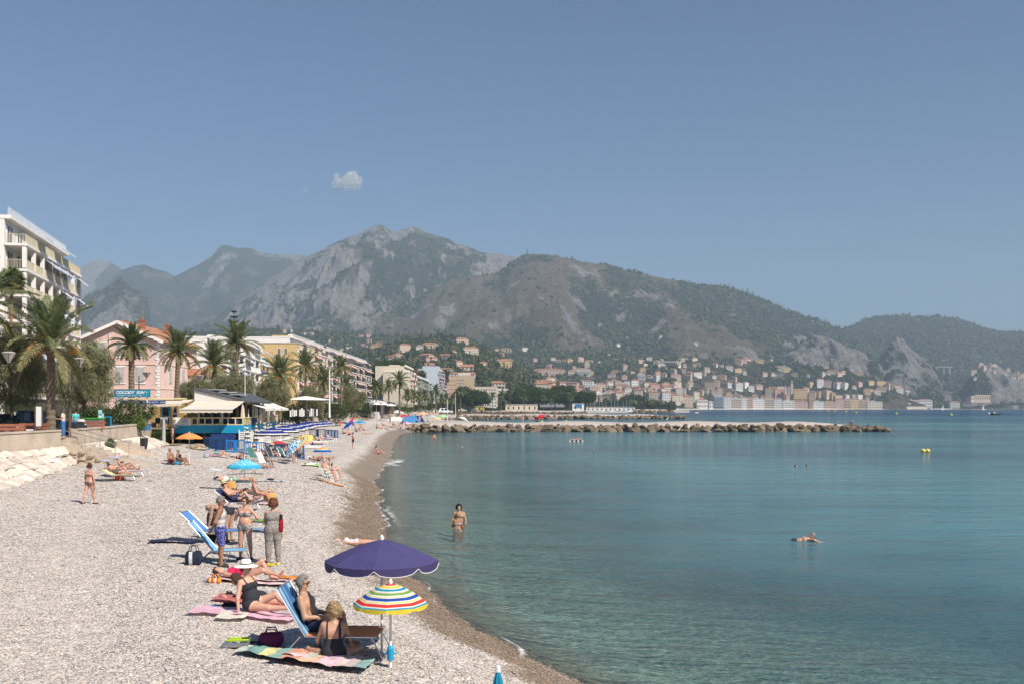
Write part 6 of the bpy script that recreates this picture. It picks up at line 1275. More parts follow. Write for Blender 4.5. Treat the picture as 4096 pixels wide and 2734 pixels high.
def person(label,loc,face,ps,skin='tan',hair=('brown','short'),wear=(),H=1.7,sex='m',h=.03,fat=1.0,seat=None,zfix=None,group=None,extras=(),tilt=0.0):
    q=dict(POSES[ps]) if isinstance(ps,str) else ps; k=H/1.72; fem=sex=='f'
    S=nrm(q['spine']); Cf=np.array(q['chest'],float); Cf=nrm(Cf-S*(Cf@S)); Rt=np.cross(Cf,S)
    pel=np.zeros(3); prims=[]  # (label, type, a, b, ra, rb, k)
    def cone(lb,a,b,ra,rb,kk=.03):prims.append((lb,'c',np.array(a),np.array(b),ra*k,rb*k,kk*k))
    def ell(lb,c,rad,B,kk=.03):prims.append((lb,'e',np.array(c),np.array(rad)*k,B,0,kk*k))
    T= lambda s,r_=0,f_=0:pel+(S*s+Rt*r_+Cf*f_)*k
    hw=.082 if fem else .075
    cone('torso',T(0,-hw),T(0,hw),.112*fat if fem else .105*fat,.112*fat if fem else .105*fat,.05)
    cone('torso',T(.05,-hw*.8,-.035),T(.05,hw*.8,-.035),.10,.10,.05) if fem else None
    wv=.052 if fem else .066; cone('torso',T(.17,-wv),T(.17,wv),(.088 if fem else .1)*fat,(.088 if fem else .1)*fat,.06)
    if fat>1.05:ell('torso',T(.13,0,.045),(.13*fat,.10*fat,.13),np.stack([Rt,Cf,S],1),.06)
    cw=.078 if fem else .095; cone('torso',T(.34,-cw),T(.34,cw),.108 if fem else .118,.108 if fem else .118,.06)
    sw=.168 if fem else .192; cone('torso',T(.445,-sw*.75),T(.445,sw*.75),.062,.062,.05)
    if fem:
        for s in (-1,1):ell('torso',T(.345,s*.078,.085),(.062,.058,.066),np.stack([Rt,Cf,S],1),.035)
    Hd=nrm(q['head']); Lk=np.array(q['look'],float); Lk=nrm(Lk-Hd*(Lk@Hd)); Hr=np.cross(Lk,Hd); HB=np.stack([Hr,Lk,Hd],1)
    nb=T(.47); hc=T(.53)+Hd*.145*k; cone('neck',nb,hc-Hd*.05*k,.058 if not fem else .05,.052 if not fem else .046,.035)
    ell('head',hc,(.074,.094,.112),HB,.025); ell('head',hc+(Lk*.028-Hd*.058)*k,(.052,.062,.062),HB,.03)
    cone('head',hc+(Lk*.09+Hd*.0)*k,hc+(Lk*.108-Hd*.026)*k,.010,.017,.012)
    for s in (-1,1):ell('head',hc+(Hr*s*.074-Hd*.01-Lk*.005)*k,(.014,.026,.034),HB,.008)
    joints={}
    for sd_,u,f_ in ((-1,'ual','fal'),(1,'uar','far')):
        sh=T(.445,sd_*sw); du,df=nrm(q[u]),nrm(q[f_]); el=sh+du*.285*k; wr=el+df*.25*k; am=.9 if fem else 1.05
        cone('uarm',sh,el,.054*am,.041*am,.035); cone('farm',el,wr,.042*am,.027*am,.025)
        pn=np.cross(df,[0,0,1]); pn=nrm(pn) if np.linalg.norm(pn)>.2 else nrm(np.cross(df,[0,1,0])); sv=np.cross(df,pn)
        pa=wr+df*.03*k; pb=wr+df*.085*k
        for e in (-.022,.0,.022):cone('hand',pa+sv*e*.8*k,pb+sv*e*k,.02,.016,.012)
        if h<.02:
            for i,(e,L_) in enumerate(((-.031,.066),(-.0105,.078),(.0105,.074),(.031,.058))):
                b0=pb+sv*e*k; m_=b0+(df+pn*.12)*L_*.55*k; cone('hand',b0,m_,.0105,.0098,.006); cone('hand',m_,m_+nrm(df+pn*.55)*L_*.5*k,.0098,.0085,.004)
            tb=pa-sv*.03*k; tm=tb+nrm(df*.7-sv*.7)*.04*k; cone('hand',tb,tm,.014,.012,.008); cone('hand',tm,tm+nrm(df*.9-sv*.3)*.035*k,.012,.0095,.004)
        else:cone('hand',pb,pb+nrm(df+pn*.2)*.07*k,.022,.014,.02)
        joints[u]=(sh,el,wr,pb)
    for sd_,u,s_,f_ in ((-1,'tl','sl','fl'),(1,'tr','sr','fr')):
        hp=T(-.03,sd_*.088); du,ds_,dfo=nrm(q[u]),nrm(q[s_]),nrm(q[f_]); kn=hp+du*.415*k; an=kn+ds_*.405*k; th=(1.05 if fem else 1.0)*(fat*.5+.5)
        cone('thigh',hp,kn,.09*th,.056*th,.045); cone('shank',kn,an,.052,.034,.03); bk=np.cross(np.cross(ds_,dfo),ds_); bk=-nrm(bk) if np.linalg.norm(bk)>1e-3 else np.zeros(3)
        ell('shank',kn+ds_*.13*k+bk*.018*k,(.05*th,.05*th,.115),np.stack([nrm(np.cross(ds_,[.31,.2,.9])),nrm(np.cross(ds_,np.cross(ds_,[.31,.2,.9]))),ds_],1),.03)
        he=an+ds_*.035*k-dfo*.03*k; to=he+dfo*.19*k; sdv=nrm(np.cross(dfo,ds_)); cone('foot',he,to-sdv*.018*k,.036,.024,.02); cone('foot',he,to+sdv*.02*k,.036,.022,.015)
        joints[u]=(hp,kn,an,he)
    lo=np.min([np.minimum(p[2],p[3] if p[1]=='c' else p[2])-(max(p[4],p[5]) if p[1]=='c' else max(p[3])) for p in prims],0)-3*h
    hi=np.max([np.maximum(p[2],p[3] if p[1]=='c' else p[2])+(max(p[4],p[5]) if p[1]=='c' else max(p[3])) for p in prims],0)+3*h
    n=np.ceil((hi-lo)/h).astype(int)+1; fld=np.full(n,.3); ax=[lo[i]+np.arange(n[i])*h for i in range(3)]
    for p in prims:
        a_,b_=(np.minimum(p[2],p[3]),np.maximum(p[2],p[3])) if p[1]=='c' else (p[2],p[2]); r_=(max(p[4],p[5]) if p[1]=='c' else max(p[3]))+p[6]+2*h
        i0=np.clip(np.floor((a_-r_-lo)/h).astype(int),0,n); i1=np.clip(np.ceil((b_+r_-lo)/h).astype(int)+1,0,n)
        g=np.stack(np.meshgrid(ax[0][i0[0]:i1[0]],ax[1][i0[1]:i1[1]],ax[2][i0[2]:i1[2]],indexing='ij'),-1); sl=tuple(slice(i0[i],i1[i]) for i in range(3))
        d=d_cone(g,p[2],p[3],p[4],p[5])[0] if p[1]=='c' else d_ell(g,p[2],p[3],p[4]); kk=max(p[6],1e-4); A=fld[sl]; hh=np.clip(.5+.5*(A-d)/kk,0,1); fld[sl]=A+(d-A)*hh-kk*hh*(1-hh)
    V,Q=surface_nets(fld,h,lo)
    # classification
    best=np.full(len(V),9.); lab=np.zeros(len(V),int); tt=np.zeros(len(V)); names=['torso','neck','head','uarm','farm','hand','thigh','shank','foot']
    for p in prims:
        if p[1]=='c':d,t_=d_cone(V,p[2],p[3],p[4],p[5])
        else:d=d_ell(V,p[2],p[3],p[4]); t_=np.full(len(V),.3)
        m_=d<best; best[m_]=d[m_]; lab[m_]=names.index(p[0]); tt[m_]=t_[m_]
    rel=(V-pel)/k; sv_,fv_,rv_=rel@S,rel@Cf,rel@Rt; is_= lambda nm:lab==names.index(nm)
    fn=np.cross(V[Q[:,1]]-V[Q[:,0]],V[Q[:,2]]-V[Q[:,0]]); vn=np.zeros_like(V)
    for i in range(4):np.add.at(vn,Q[:,i],fn)
    vn/=np.maximum(np.linalg.norm(vn,axis=1),1e-9)[:,None]
    zmin=V[:,2].min()
    if seat is not None:zo=seat-(-.105*k*fat)
    elif zfix is not None:zo=zfix-loc[2]
    else:zo=-zmin-.015
    t=thing('person',label,'person',(loc[0],loc[1],loc[2]+zo),R(face-90),group)
    if tilt:t.rotation_euler[0]=tilt
    body=link('body',npmesh('body',V,Q,skinmat(skin)),t)
    def shell(name,mask,m,off=.008,smooth=True):
        fm=mask[Q].all(1)
        if fm.sum()<4: return None
        f=Q[fm]; u_,inv=np.unique(f,return_inverse=True); VV=V[u_]+vn[u_]*max(off,h*.22); return link(name,npmesh(name,VV,inv.reshape(-1,4),m),t)
    tor=is_('torso')
    for wdef in wear:
        g,col=wdef[0],wdef[1]; m=col if not isinstance(col,tuple) else cmat(col)
        if g=='trunks':shell('trunks',(tor&(sv_<.07))|(is_('thigh')&(tt<.55)&(sv_<.09)),m,.014)
        elif g=='shorts':shell('shorts',(tor&(sv_<.07))|(is_('thigh')&(tt<.9)&(sv_<.09)),m,.024)
        elif g=='briefs':shell('briefs',((tor&(sv_<.055))|(is_('thigh')&(tt<.16)))&(sv_<.055)&(sv_>-.16),m,.007)
        elif g=='top':shell('bikini_top',tor&(sv_>.285)&(sv_<.385)&((fv_>.02)|(np.abs(sv_-.31)<.022)),m,.007)
        elif g=='onepiece':shell('swimsuit',((tor&(sv_<.40)&((fv_>-.01)|(sv_<.24)|((np.abs(np.abs(rv_)-.1)<.02))))|(tor&(sv_>.24)&(sv_<.52)&(np.abs(np.abs(rv_)-.098)<.019))|(is_('thigh')&(tt<.13)&(sv_<.05)))&(sv_>-.17),m,.007)
        elif g=='tank':shell('tank_top',tor&(sv_>-.09)&(sv_<.475),m,.016)
        elif g=='shirt':shell('shirt',(tor&(sv_>-.09)&(sv_<.49))|(is_('uarm')&(tt<.6)),m,.018)
        elif g=='tunic':shell('tunic',(tor&(sv_<.475))|(is_('thigh')&(tt<.55)),m,.035)
        elif g=='trousers':shell('trousers',(tor&(sv_<.07))|(is_('thigh'))|(is_('shank')&(tt<.9)),m,.022)
        elif g=='shoes':shell('shoes',is_('foot'),m,.008)
    if hair and hair[1]!='bald':
        hm=mat('hair_'+hair[0],HAIRC[hair[0]],.8,.5,60,.9,90); hs=hair[1]; hv=(V-hc)/k; hr_,hf,hu=hv@Hr,hv@Lk,hv@Hd; lo_={'short':-.045,'thin':-.03,'bob':-.1,'long':-.12,'curly':-.085,'bun':-.05,'up':-.05}[hs]
        msk=(is_('head')|is_('neck'))&((hu>.062+np.clip(hf,0,1)*.12)|((hf<.022)&(hu>lo_))|((hf<.04)&(hu>.01)) )&(hu>lo_); big={'curly':.034,'bob':.022,'up':.02,'thin':.005}.get(hs,.013); fm=msk[Q].all(1)
        if fm.sum()>3:
            f=Q[fm]; u_,inv=np.unique(f,return_inverse=True); q_=V[u_]/k; nz_=fbm(q_[:,0]*38+q_[:,2]*21,q_[:,1]*38+q_[:,2]*33,3,4); ed=np.clip((hu[u_]-lo_)/.03,.3,1)
            if h<.02:
                rg=np.random.default_rng(7); pk=rg.integers(0,len(u_),420); o_=V[u_][pk]+vn[u_][pk]*big*.6; dr=vn[u_][pk]*.7+rg.normal(size=o_.shape)*.6-Hd*.5; dr/=np.linalg.norm(dr,axis=1)[:,None]; e_=o_+dr*(.022+big*1.1)*rg.uniform(.5,1.3,(420,1)); w_=np.cross(dr,rg.normal(size=o_.shape)); w_*=.0035/np.linalg.norm(w_,axis=1)[:,None]; so=link('hair_strands',npmesh('hair_strands',np.stack([o_-w_,o_+w_,e_+w_*.4,e_-w_*.4],1).reshape(-1,3),np.arange(1680).reshape(-1,4),hm,False),t); so['kind']='stuff'
            link('hair',npmesh('hair',V[u_]+vn[u_]*((big*((.55+.9*nz_) if hs!='curly' else (-.1+2.3*nz_)))*ed*k+.003)[:,None],inv.reshape(-1,4),hm),t)
        if hs in ('bun','up','long'):
            rm=rock_mesh('bun',3,hm,2); sc_=(.045,.045,.045) if hs!='long' else (.07,.04,.16); off_={'bun':(-.095,.04),'up':(-.06,.125),'long':(-.09,-.12)}[hs]; b=MB(); b.add([tuple(hc+(Hr*v.co.x*sc_[0]+Lk*(off_[0]+v.co.y*sc_[1])+Hd*(off_[1]+v.co.z*sc_[2]))*k) for v in rm.vertices],[tuple(p.vertices) for p in rm.polygons]); b.build('hair_bun',hm,t,smooth=True)
    for e in extras:
        if e[0]=='hat':
            b=MB(); m=cmat(e[1]); br=e[2] if len(e)>2 else .2; prof_=[(br,-.012),(br*.72,.012),(.1,.03),(.098,.09),(.08,.125),(.02,.135)]; b.lathe(prof_,18,cap=False); M_=Matrix(((Hr[0],Lk[0],Hd[0]),(Hr[1],Lk[1],Hd[1]),(Hr[2],Lk[2],Hd[2]))); o_=Vector(hc+Hd*.06*k); b.v=[tuple(M_@Vector(v)*k+o_) for v in b.v]; b.build('hat',m,t,smooth=True)
            b=MB(); b.lathe([(.102,.028),(.102,.052)],16,cap=False); b.v=[tuple(M_@Vector(v)*k+o_) for v in b.v]; b.build('hat_band',cmat((60,50,45)),t)
        elif e[0]=='cap':
            b=MB(); m=cmat(e[1]); b.lathe([(.09,0),(.092,.05),(.06,.1),(.01,.115)],14,cap=False); b.add([(-.07,.06,.01),(.07,.06,.01),(.06,.17,-.005),(-.06,.17,-.005)],[(0,1,2,3)]); M_=Matrix(((Hr[0],Lk[0],Hd[0]),(Hr[1],Lk[1],Hd[1]),(Hr[2],Lk[2],Hd[2]))); o_=Vector(hc+Hd*.03*k); b.v=[tuple(M_@Vector(v)*k+o_) for v in b.v]; b.build('cap',m,t,smooth=True)
        elif e[0]=='glasses':
            b=MB(); m=M_BLACK;
            for s in (-1,1):
                c_=hc+(Hr*s*.033+Lk*.093+Hd*.012)*k; b.box(tuple(c_),(.05*k,.012*k,.032*k),M=Matrix(((Hr[0],Lk[0],Hd[0]),(Hr[1],Lk[1],Hd[1]),(Hr[2],Lk[2],Hd[2])))); b.bar(tuple(c_+Hr*s*.024*k),tuple(hc+(Hr*s*.078-Lk*.01+Hd*.015)*k),.006)
            o=b.build('glasses',m,t); o['kind']='stuff'
    if h<.02:
        for s in (-1,1):
            b=MB(); b.lathe([(.001,-.006),(.010,0),(.001,.006)],8); p_=hc+(Hr*s*.031+Lk*.084+Hd*.012)*k; b.build('eye',M_BLACK,t,tuple(p_))
    t['_pelvis']=1.0; del t['_pelvis']
    return t,zo
# ================================================================ things on the beach
def cm(*rgb):
    n='fabric_%02x%02x%02x'%rgb
    if n in MATS: return MATS[n]
    m=mat(n,s2l(rgb),.85,.13,3.5,.25,30); t=m.node_tree; p=t.nodes['Principled BSDF']; tr=N(t,'ShaderNodeBsdfTranslucent'); ms=N(t,'ShaderNodeMixShader'); ms.inputs[0].default_value=.28
    t.links.new(p.inputs['Base Color'].links[0].from_socket,tr.inputs[0]); t.links.new(p.outputs[0],ms.inputs[1]); t.links.new(tr.outputs[0],ms.inputs[2]); t.links.new(ms.outputs[0],t.nodes['Material Output'].inputs['Surface']); return m
def umbrella(label,base,Rr,top,bands,n=8,tilt=0.0,taz=0.0,drop=None,val=.10,m_pole=None,valm=None,group=None,curve=1.35,name='beach_umbrella',tip=True,trim=None):
    """bands: (from, to, material) by radius; tilt leans the canopy towards azimuth taz"""
    t=thing(name,label,'umbrella',base,0,group); drop=drop or Rr*.42; mats=[]; b=MB()
    for (a,e,m) in bands:
        if m not in mats:mats.append(m)
    rings=sorted({0.0,1.0}|{round(x,4) for q in bands for x in q[:2] if x<=1}|{.25,.5,.75})
    M_=Matrix.Rotation(taz,3,'Z')@Matrix.Rotation(tilt,3,'Y')@Matrix.Rotation(-taz,3,'Z'); hub=Vector((0,0,top-drop*.55))
    def P(fr,a,sag=0.0): return M_@(Vector((Rr*fr*math.cos(a),Rr*fr*math.sin(a),-drop*fr**curve-sag))+Vector((0,0,drop*.55)))+hub
    for i in range(len(rings)-1):
        r0,r1=rings[i],rings[i+1]; mid=(r0+r1)/2; b.mi=next(mats.index(m) for (a,e,m) in bands if a<=mid<e+1e-6)
        for j in range(n):
            for q in range(3):
                a0=2*PI*(j+q/3)/n; a1=2*PI*(j+(q+1)/3)/n; fl= lambda f,a:f*(1-.045*math.sin(PI*((a*n/2/PI)%1.0)))
                g= lambda f,a:P(fl(f,a),a,.03*Rr*f*math.sin(PI*(((a+1e-9)*n/2/PI)%1.0)))
                if r0==0:b.add([P(0,0),g(r1,a0),g(r1,a1-1e-6)],[(0,1,2)])
                else:b.add([g(r0,a0),g(r1,a0),g(r1,a1-1e-6),g(r0,a1-1e-6)],[(0,1,2,3)])
    cn=b.build('canopy',mats,t)
    if val:
        v=MB()
        for j in range(n):
            for q in range(4):
                s0,s1=j+q/4,j+(q+1)/4; a0,a1=2*PI*s0/n,2*PI*s1/n-1e-6; w= lambda u:val*(.55+.45*math.sin(PI*(u%1.0))**.5)
                f0,f1=(1-.045*math.sin(PI*(q/4))),(1-.045*math.sin(PI*((q+1)/4))); p0,p1=P(f0,a0,.03*Rr*math.sin(PI*q/4)),P(f1,a1,.03*Rr*math.sin(PI*(q+1)/4)); dn=M_@Vector((0,0,-1))
                v.add([p0,p1,p1+dn*w((q+1)/4 if q<3 else .999),p0+dn*w(q/4+.001)],[(0,1,2,3)])
                if trim:pass
        vo=v.build('valance',valm or bands[-1][2],t)
        if trim:
            tr=MB()
            for j in range(n):
                pts=[]
                for q in range(9):
                    u=q/8; a=2*PI*(j+min(u,.9999))/n; f=1-.045*math.sin(PI*u); pts.append(P(f,a,.03*Rr*math.sin(PI*u))+M_@Vector((0,0,-1))*val*(.25+.75*math.sin(PI*u)**.4))
                tr.tube(pts,.006,4)
            tr.build('trim',trim,t)
    top_p=P(0,0); TB('pole',m_pole or M_WPAINT,t,a=([(0,0,-.25),(0,0,top-drop*.55-.02),top_p],[.02,.019,.017],8,))
    for j in range(n):r_=MB(); a=2*PI*j/n; r_.tube([P(.02,a,.02),P(.5,a,.025),P(.96,a,.02)],.005,4); r_.build('rib',M_METAL,t)
    if tip:LT('tip',M_PLAST,t,a=([(.028,-.02),(.032,.03),(.02,.07),(.002,.075)],10,top_p,))
    return t
def closed_umbrella(label,base,h,bands,r=.17,group=None,stand=True):
    t=thing('closed_umbrella',label,'umbrella',base,0,group); mats=[]; b=MB(); n=16
    for q in bands:
        if q[2] not in mats:mats.append(q[2])
    z0,z1=h*.38,h; nr=22
    for i in range(nr):
        f0,f1=i/nr,(i+1)/nr; b.mi=next(mats.index(m) for (a,e,m) in bands if a<=(f0+f1)/2<e+1e-6)
        def ring(f,j):a=2*PI*j/n; rr=(r*(f**.75)*(1.12 if j%2 else .72)+.02); return (rr*math.cos(a),rr*math.sin(a),z1-(z1-z0)*f)
        for j in range(n):b.add([ring(f0,j),ring(f1,j),ring(f1,j+1),ring(f0,j+1)],[(0,1,2,3)])
    b.build('folded_canopy',mats,t); TB('pole',M_WPAINT,t,a=([(0,0,-.2),(0,0,h+.06)],.02,6,)); LT('tip',M_PLAST,t,a=([(.03,0),(.025,.06),(.003,.08)],8,(0,0,h)))
    if stand:LT('base',M_PLAST,t,a=([(.3,0),(.28,.06),(.06,.1),(.05,.35)],10,))
    return t
def stripe(name,cols,axis=0,freq=6.0):
    if name in MATS: return MATS[name]
    m=bpy.data.materials.new(name); m.use_nodes=True; MATS[name]=m; t=m.node_tree; p=t.nodes['Principled BSDF']; p.inputs['Roughness'].default_value=.9
    tc=N(t,'ShaderNodeTexCoord'); sp=N(t,'ShaderNodeSeparateXYZ'); t.links.new(tc.outputs['Object'],sp.inputs[0]); mu=N(t,'ShaderNodeMath',operation='MULTIPLY'); mu.inputs[1].default_value=freq; t.links.new(sp.outputs[axis],mu.inputs[0]); fr=N(t,'ShaderNodeMath',operation='FRACT'); t.links.new(mu.outputs[0],fr.inputs[0])
    cr=N(t,'ShaderNodeValToRGB'); cr.color_ramp.interpolation='CONSTANT'; e=cr.color_ramp.elements
    for i,c in enumerate(cols):
        el=e[i] if i<2 else e.new(i/len(cols)); el.position=i/len(cols); el.color=(*s2l(c),1)
    t.links.new(fr.outputs[0],cr.inputs[0]); nz=N(t,'ShaderNodeTexNoise',Scale=9.0,Detail=5.0); t.links.new(tc.outputs['Object'],nz.inputs['Vector']); mr=N(t,'ShaderNodeMapRange'); mr.inputs[1].default_value=.3; mr.inputs[2].default_value=.7; mr.inputs[3].default_value=.62; mr.inputs[4].default_value=1.0; t.links.new(nz.outputs[0],mr.inputs[0]); vs=N(t,'ShaderNodeVectorMath',operation='SCALE'); t.links.new(cr.outputs[0],vs.inputs[0]); t.links.new(mr.outputs[0],vs.inputs['Scale']); t.links.new(vs.outputs[0],p.inputs['Base Color']); return m
def pattern(name,c1,c2,scale,lo=.45,hi=.55,vor=False):
    if name in MATS: return MATS[name]
    m=bpy.data.materials.new(name); m.use_nodes=True; MATS[name]=m; t=m.node_tree; p=t.nodes['Principled BSDF']; p.inputs['Roughness'].default_value=.85; tc=N(t,'ShaderNodeTexCoord')
    n=N(t,'ShaderNodeTexVoronoi' if vor else 'ShaderNodeTexNoise',Scale=scale); t.links.new(tc.outputs['Object'],n.inputs['Vector']); cr=N(t,'ShaderNodeValToRGB'); e=cr.color_ramp.elements; e[0].position=lo; e[0].color=(*s2l(c1),1); e[1].position=hi; e[1].color=(*s2l(c2),1); t.links.new(n.outputs[0],cr.inputs[0]); t.links.new(cr.outputs[0],p.inputs['Base Color']); return m
def towel(label,p,L_,W,rz,m,wr=.055,group=None,name='beach_towel',lift=.05):
    nx,ny=26,14; xs=np.linspace(-L_/2,L_/2,nx); ys=np.linspace(-W/2,W/2,ny); c,s=math.cos(rz),math.sin(rz); V=[]; sd_=(hash(label)%97 if False else len(label)*7+int(p.x*10)%50)
    for x in xs:
        for y in ys:
            ex=x+(vnoise(np.array(y*3.1+sd_),np.array(x*.5),3)-.5)*.1; ey=y+(vnoise(np.array(x*2.3),np.array(y*.7+sd_),5)-.5)*.12; wx,wy=p.x+c*ex-s*ey,p.y+s*ex+c*ey
            z=gz(wx,wy)+lift+wr*float(fbm(np.array(x*5.0+sd_),np.array(y*5.0),3,9)); V.append((c*(wx-p.x)+s*(wy-p.y),-s*(wx-p.x)+c*(wy-p.y),z-p.z))
    o=link(name,npmesh(name,V,gridfaces(nx,ny)[:,::-1],m),None,p,(0,0,rz)); return meta(o,label,'towel',group)
def lounger(label,p,rz,m,back=45,h=.34,L_=1.25,B=.72,W=.6,m_frame=None,legs=True,name='sun_lounger',m_back=None,canopy=None,group=None):
    """folding lounger: feet along +x, backrest at -x"""
    t=thing(name,label,'lounger',p,rz,group); mf=m_frame or M_METAL; a=R(back); n=8
    def sheet(p0,p1,nm,mm,sag=.04):
        b=MB(); p0,p1=Vector(p0),Vector(p1)
        for i in range(n):
            for j in range(4):
                def q(u,v): return p0.lerp(p1,u)+Vector((0,(v-.5)*W,-sag*math.sin(PI*v)*math.sin(PI*u)))
                b.quad(q(i/n,j/4),q((i+1)/n,j/4),q((i+1)/n,(j+1)/4),q(i/n,(j+1)/4))
        return b.build(nm,mm,t,smooth=True)
    bk=Vector((-B*math.cos(a),0,h+B*math.sin(a))); sheet((0,0,h),(L_,0,h),'seat',m); sheet(bk,(0,0,h),'backrest',m_back or m,.06)
    for s in (-1,1):
        y=s*(W/2+.02); TB('side_rail',mf,t,a=([bk+Vector((0,y,0)),(0,y,h),(L_,y,h)],.014,6,))
    TB('top_rail',mf,t,a=([bk+Vector((0,-W/2,0)),bk+Vector((0,W/2,0))],.014,6,))
    for (x0,x1) in ((L_*.92,L_*1.08),(L_*.45,L_*.35),(-.08,-.38)):
        TB('leg',mf,t,a=([(x0,-W/2,h),(x1,-W/2,.02),(x1,W/2,.02),(x0,W/2,h)],.013,6,))
    if canopy:BX('sunshade',canopy,t,tuple(bk+Vector((.12,0,.42))),(0,R(10),0),a=((0,0,0),(.5,W+.1,.025))); TB('sunshade_arm',mf,t,a=([tuple(bk),tuple(bk+Vector((.1,0,.4)))],.01,5,))
    return t
def beach_chair(label,p,rz,m,m_frame=None,back=62,h=.36,group=None,B=.75):
    t=lounger(label,p,rz,m,back,h,.48,B,.55,m_frame,name='beach_chair',group=group); t['category']='chair'
    for s in (-1,1):TB('armrest',m_frame or M_METAL,t,a=([(-.28,s*.31,h+.42),(.3,s*.31,h+.24),(.42,s*.3,.02)],.013,6,))
    return t
def sunbed(label,p,rz,m,back=25,group='white plastic sunbeds'):
    t=thing('plastic_sunbed',label,'sunbed',p,rz,group); b=MB(); L_=1.9
    for i in range(8):BX('slat',M_PLAST,t,a=((-.1+i*.17,0,.3),(.12,.62,.03)))
    for s in (-1,1):TB('side_rail',M_PLAST,t,a=([(-.75,s*.32,.32),(1.3,s*.32,.28)],.03,6,))
    for (x,s) in ((-.6,-1),(-.6,1),(1.15,-1),(1.15,1)):TB('leg',M_PLAST,t,a=([(x,s*.3,0),(x,s*.3,.3)],.03,6,))
    a=R(back); BX('backrest',M_PLAST,t,(-.35-.35*math.cos(a)+.3,0,.32+.33*math.sin(a)),(0,a,0),a=((0,0,0),(.75,.6,.05))); BX('mattress',m,t,a=((.5,0,.36),(1.25,.55,.07))); return t
def barrier(label,p,rz,L_=1.9,group='blue plastic barriers on the beach'):
    t=thing('plastic_barrier',label,'barrier',p,rz,group); h=1.0
    for (z) in (.15,h):BX('rail',M_BARR,t,a=((0,0,z),(L_,.06,.09)))
    for s in (-1,1):BX('end_post',M_BARR,t,a=((s*L_/2,0,.55),(.07,.07,1.0))); BX('foot',M_BARR,t,a=((s*L_*.36,0,.03),(.06,.5,.06)))
    n=9
    for i in range(n):BX('slat',M_BARR,t,a=((-L_/2+(i+.75)*L_/(n+.5),0,.575),(.05 if i not in (4,) else .32,.03,.76)))
    return t
def bag(label,p,d,m,m2=None,kind='bag',rz=0.0,name='beach_bag'):
    t=thing(name,label,kind,p,rz); b=MB(); w_,dp,h=d; nn=12; pr=[]
    for i,(f,z) in enumerate(((.75,0),(.95,.25),(1.0,.6),(.86,.95),(.8,1.0))):pr.append((f,z*h))
    vs=[]
    for (f,z) in pr:
        for j in range(nn):a=2*PI*j/nn; c_,s_=math.cos(a),math.sin(a); e=.55; vs.append((math.copysign(abs(c_)**e,c_)*w_/2*f,math.copysign(abs(s_)**e,s_)*dp/2*f,z))
    k=len(pr); b.add(vs,[(i*nn+j,i*nn+(j+1)%nn,(i+1)*nn+(j+1)%nn,(i+1)*nn+j) for i in range(k-1) for j in range(nn)]+[tuple(range(nn))[::-1]]); b.build('body',m,t,smooth=True)
    for s in (-1,1):TB('handle',m2 or m,t,a=([(-w_*.25,s*dp*.35,h*.95),(-w_*.15,s*dp*.3,h*1.4),(w_*.15,s*dp*.3,h*1.4),(w_*.25,s*dp*.35,h*.95)],.012,5,))
    return t
def slippers(label,p,rz,m):
    t=thing('flip_flops',label,'shoes',p,rz)
    for s in (-1,1):LT('sole',m,t,(s*.065,0,.02),(0,0,s*.12),a=([(.05,0),(.055,.02),(.05,.035)],12),sx=.85,sy=2.2); TB('strap',m,t,a=([(s*.065-.04,.0,.04),(s*.065,.05,.075),(s*.065+.04,0,.04)],.008,5,))
def crumple(label,p,R3,m,cat='cloth',name='crumpled_cloth'):
    me=rock_mesh(name,len(label),m,3,R3,.3); V=np.array([v.co[:] for v in me.vertices]); V[:,2]=np.abs(V[:,2]); V*=(1+.25*(fbm(V[:,0]*9,V[:,1]*9,3,4)-.5))[:,None]; me.vertices.foreach_set('co',V.astype(np.float32).ravel()); me.update(); o=link(name,me,None,p); return meta(o,label,cat)
def G(x,y):p=gpx(x,y); return p
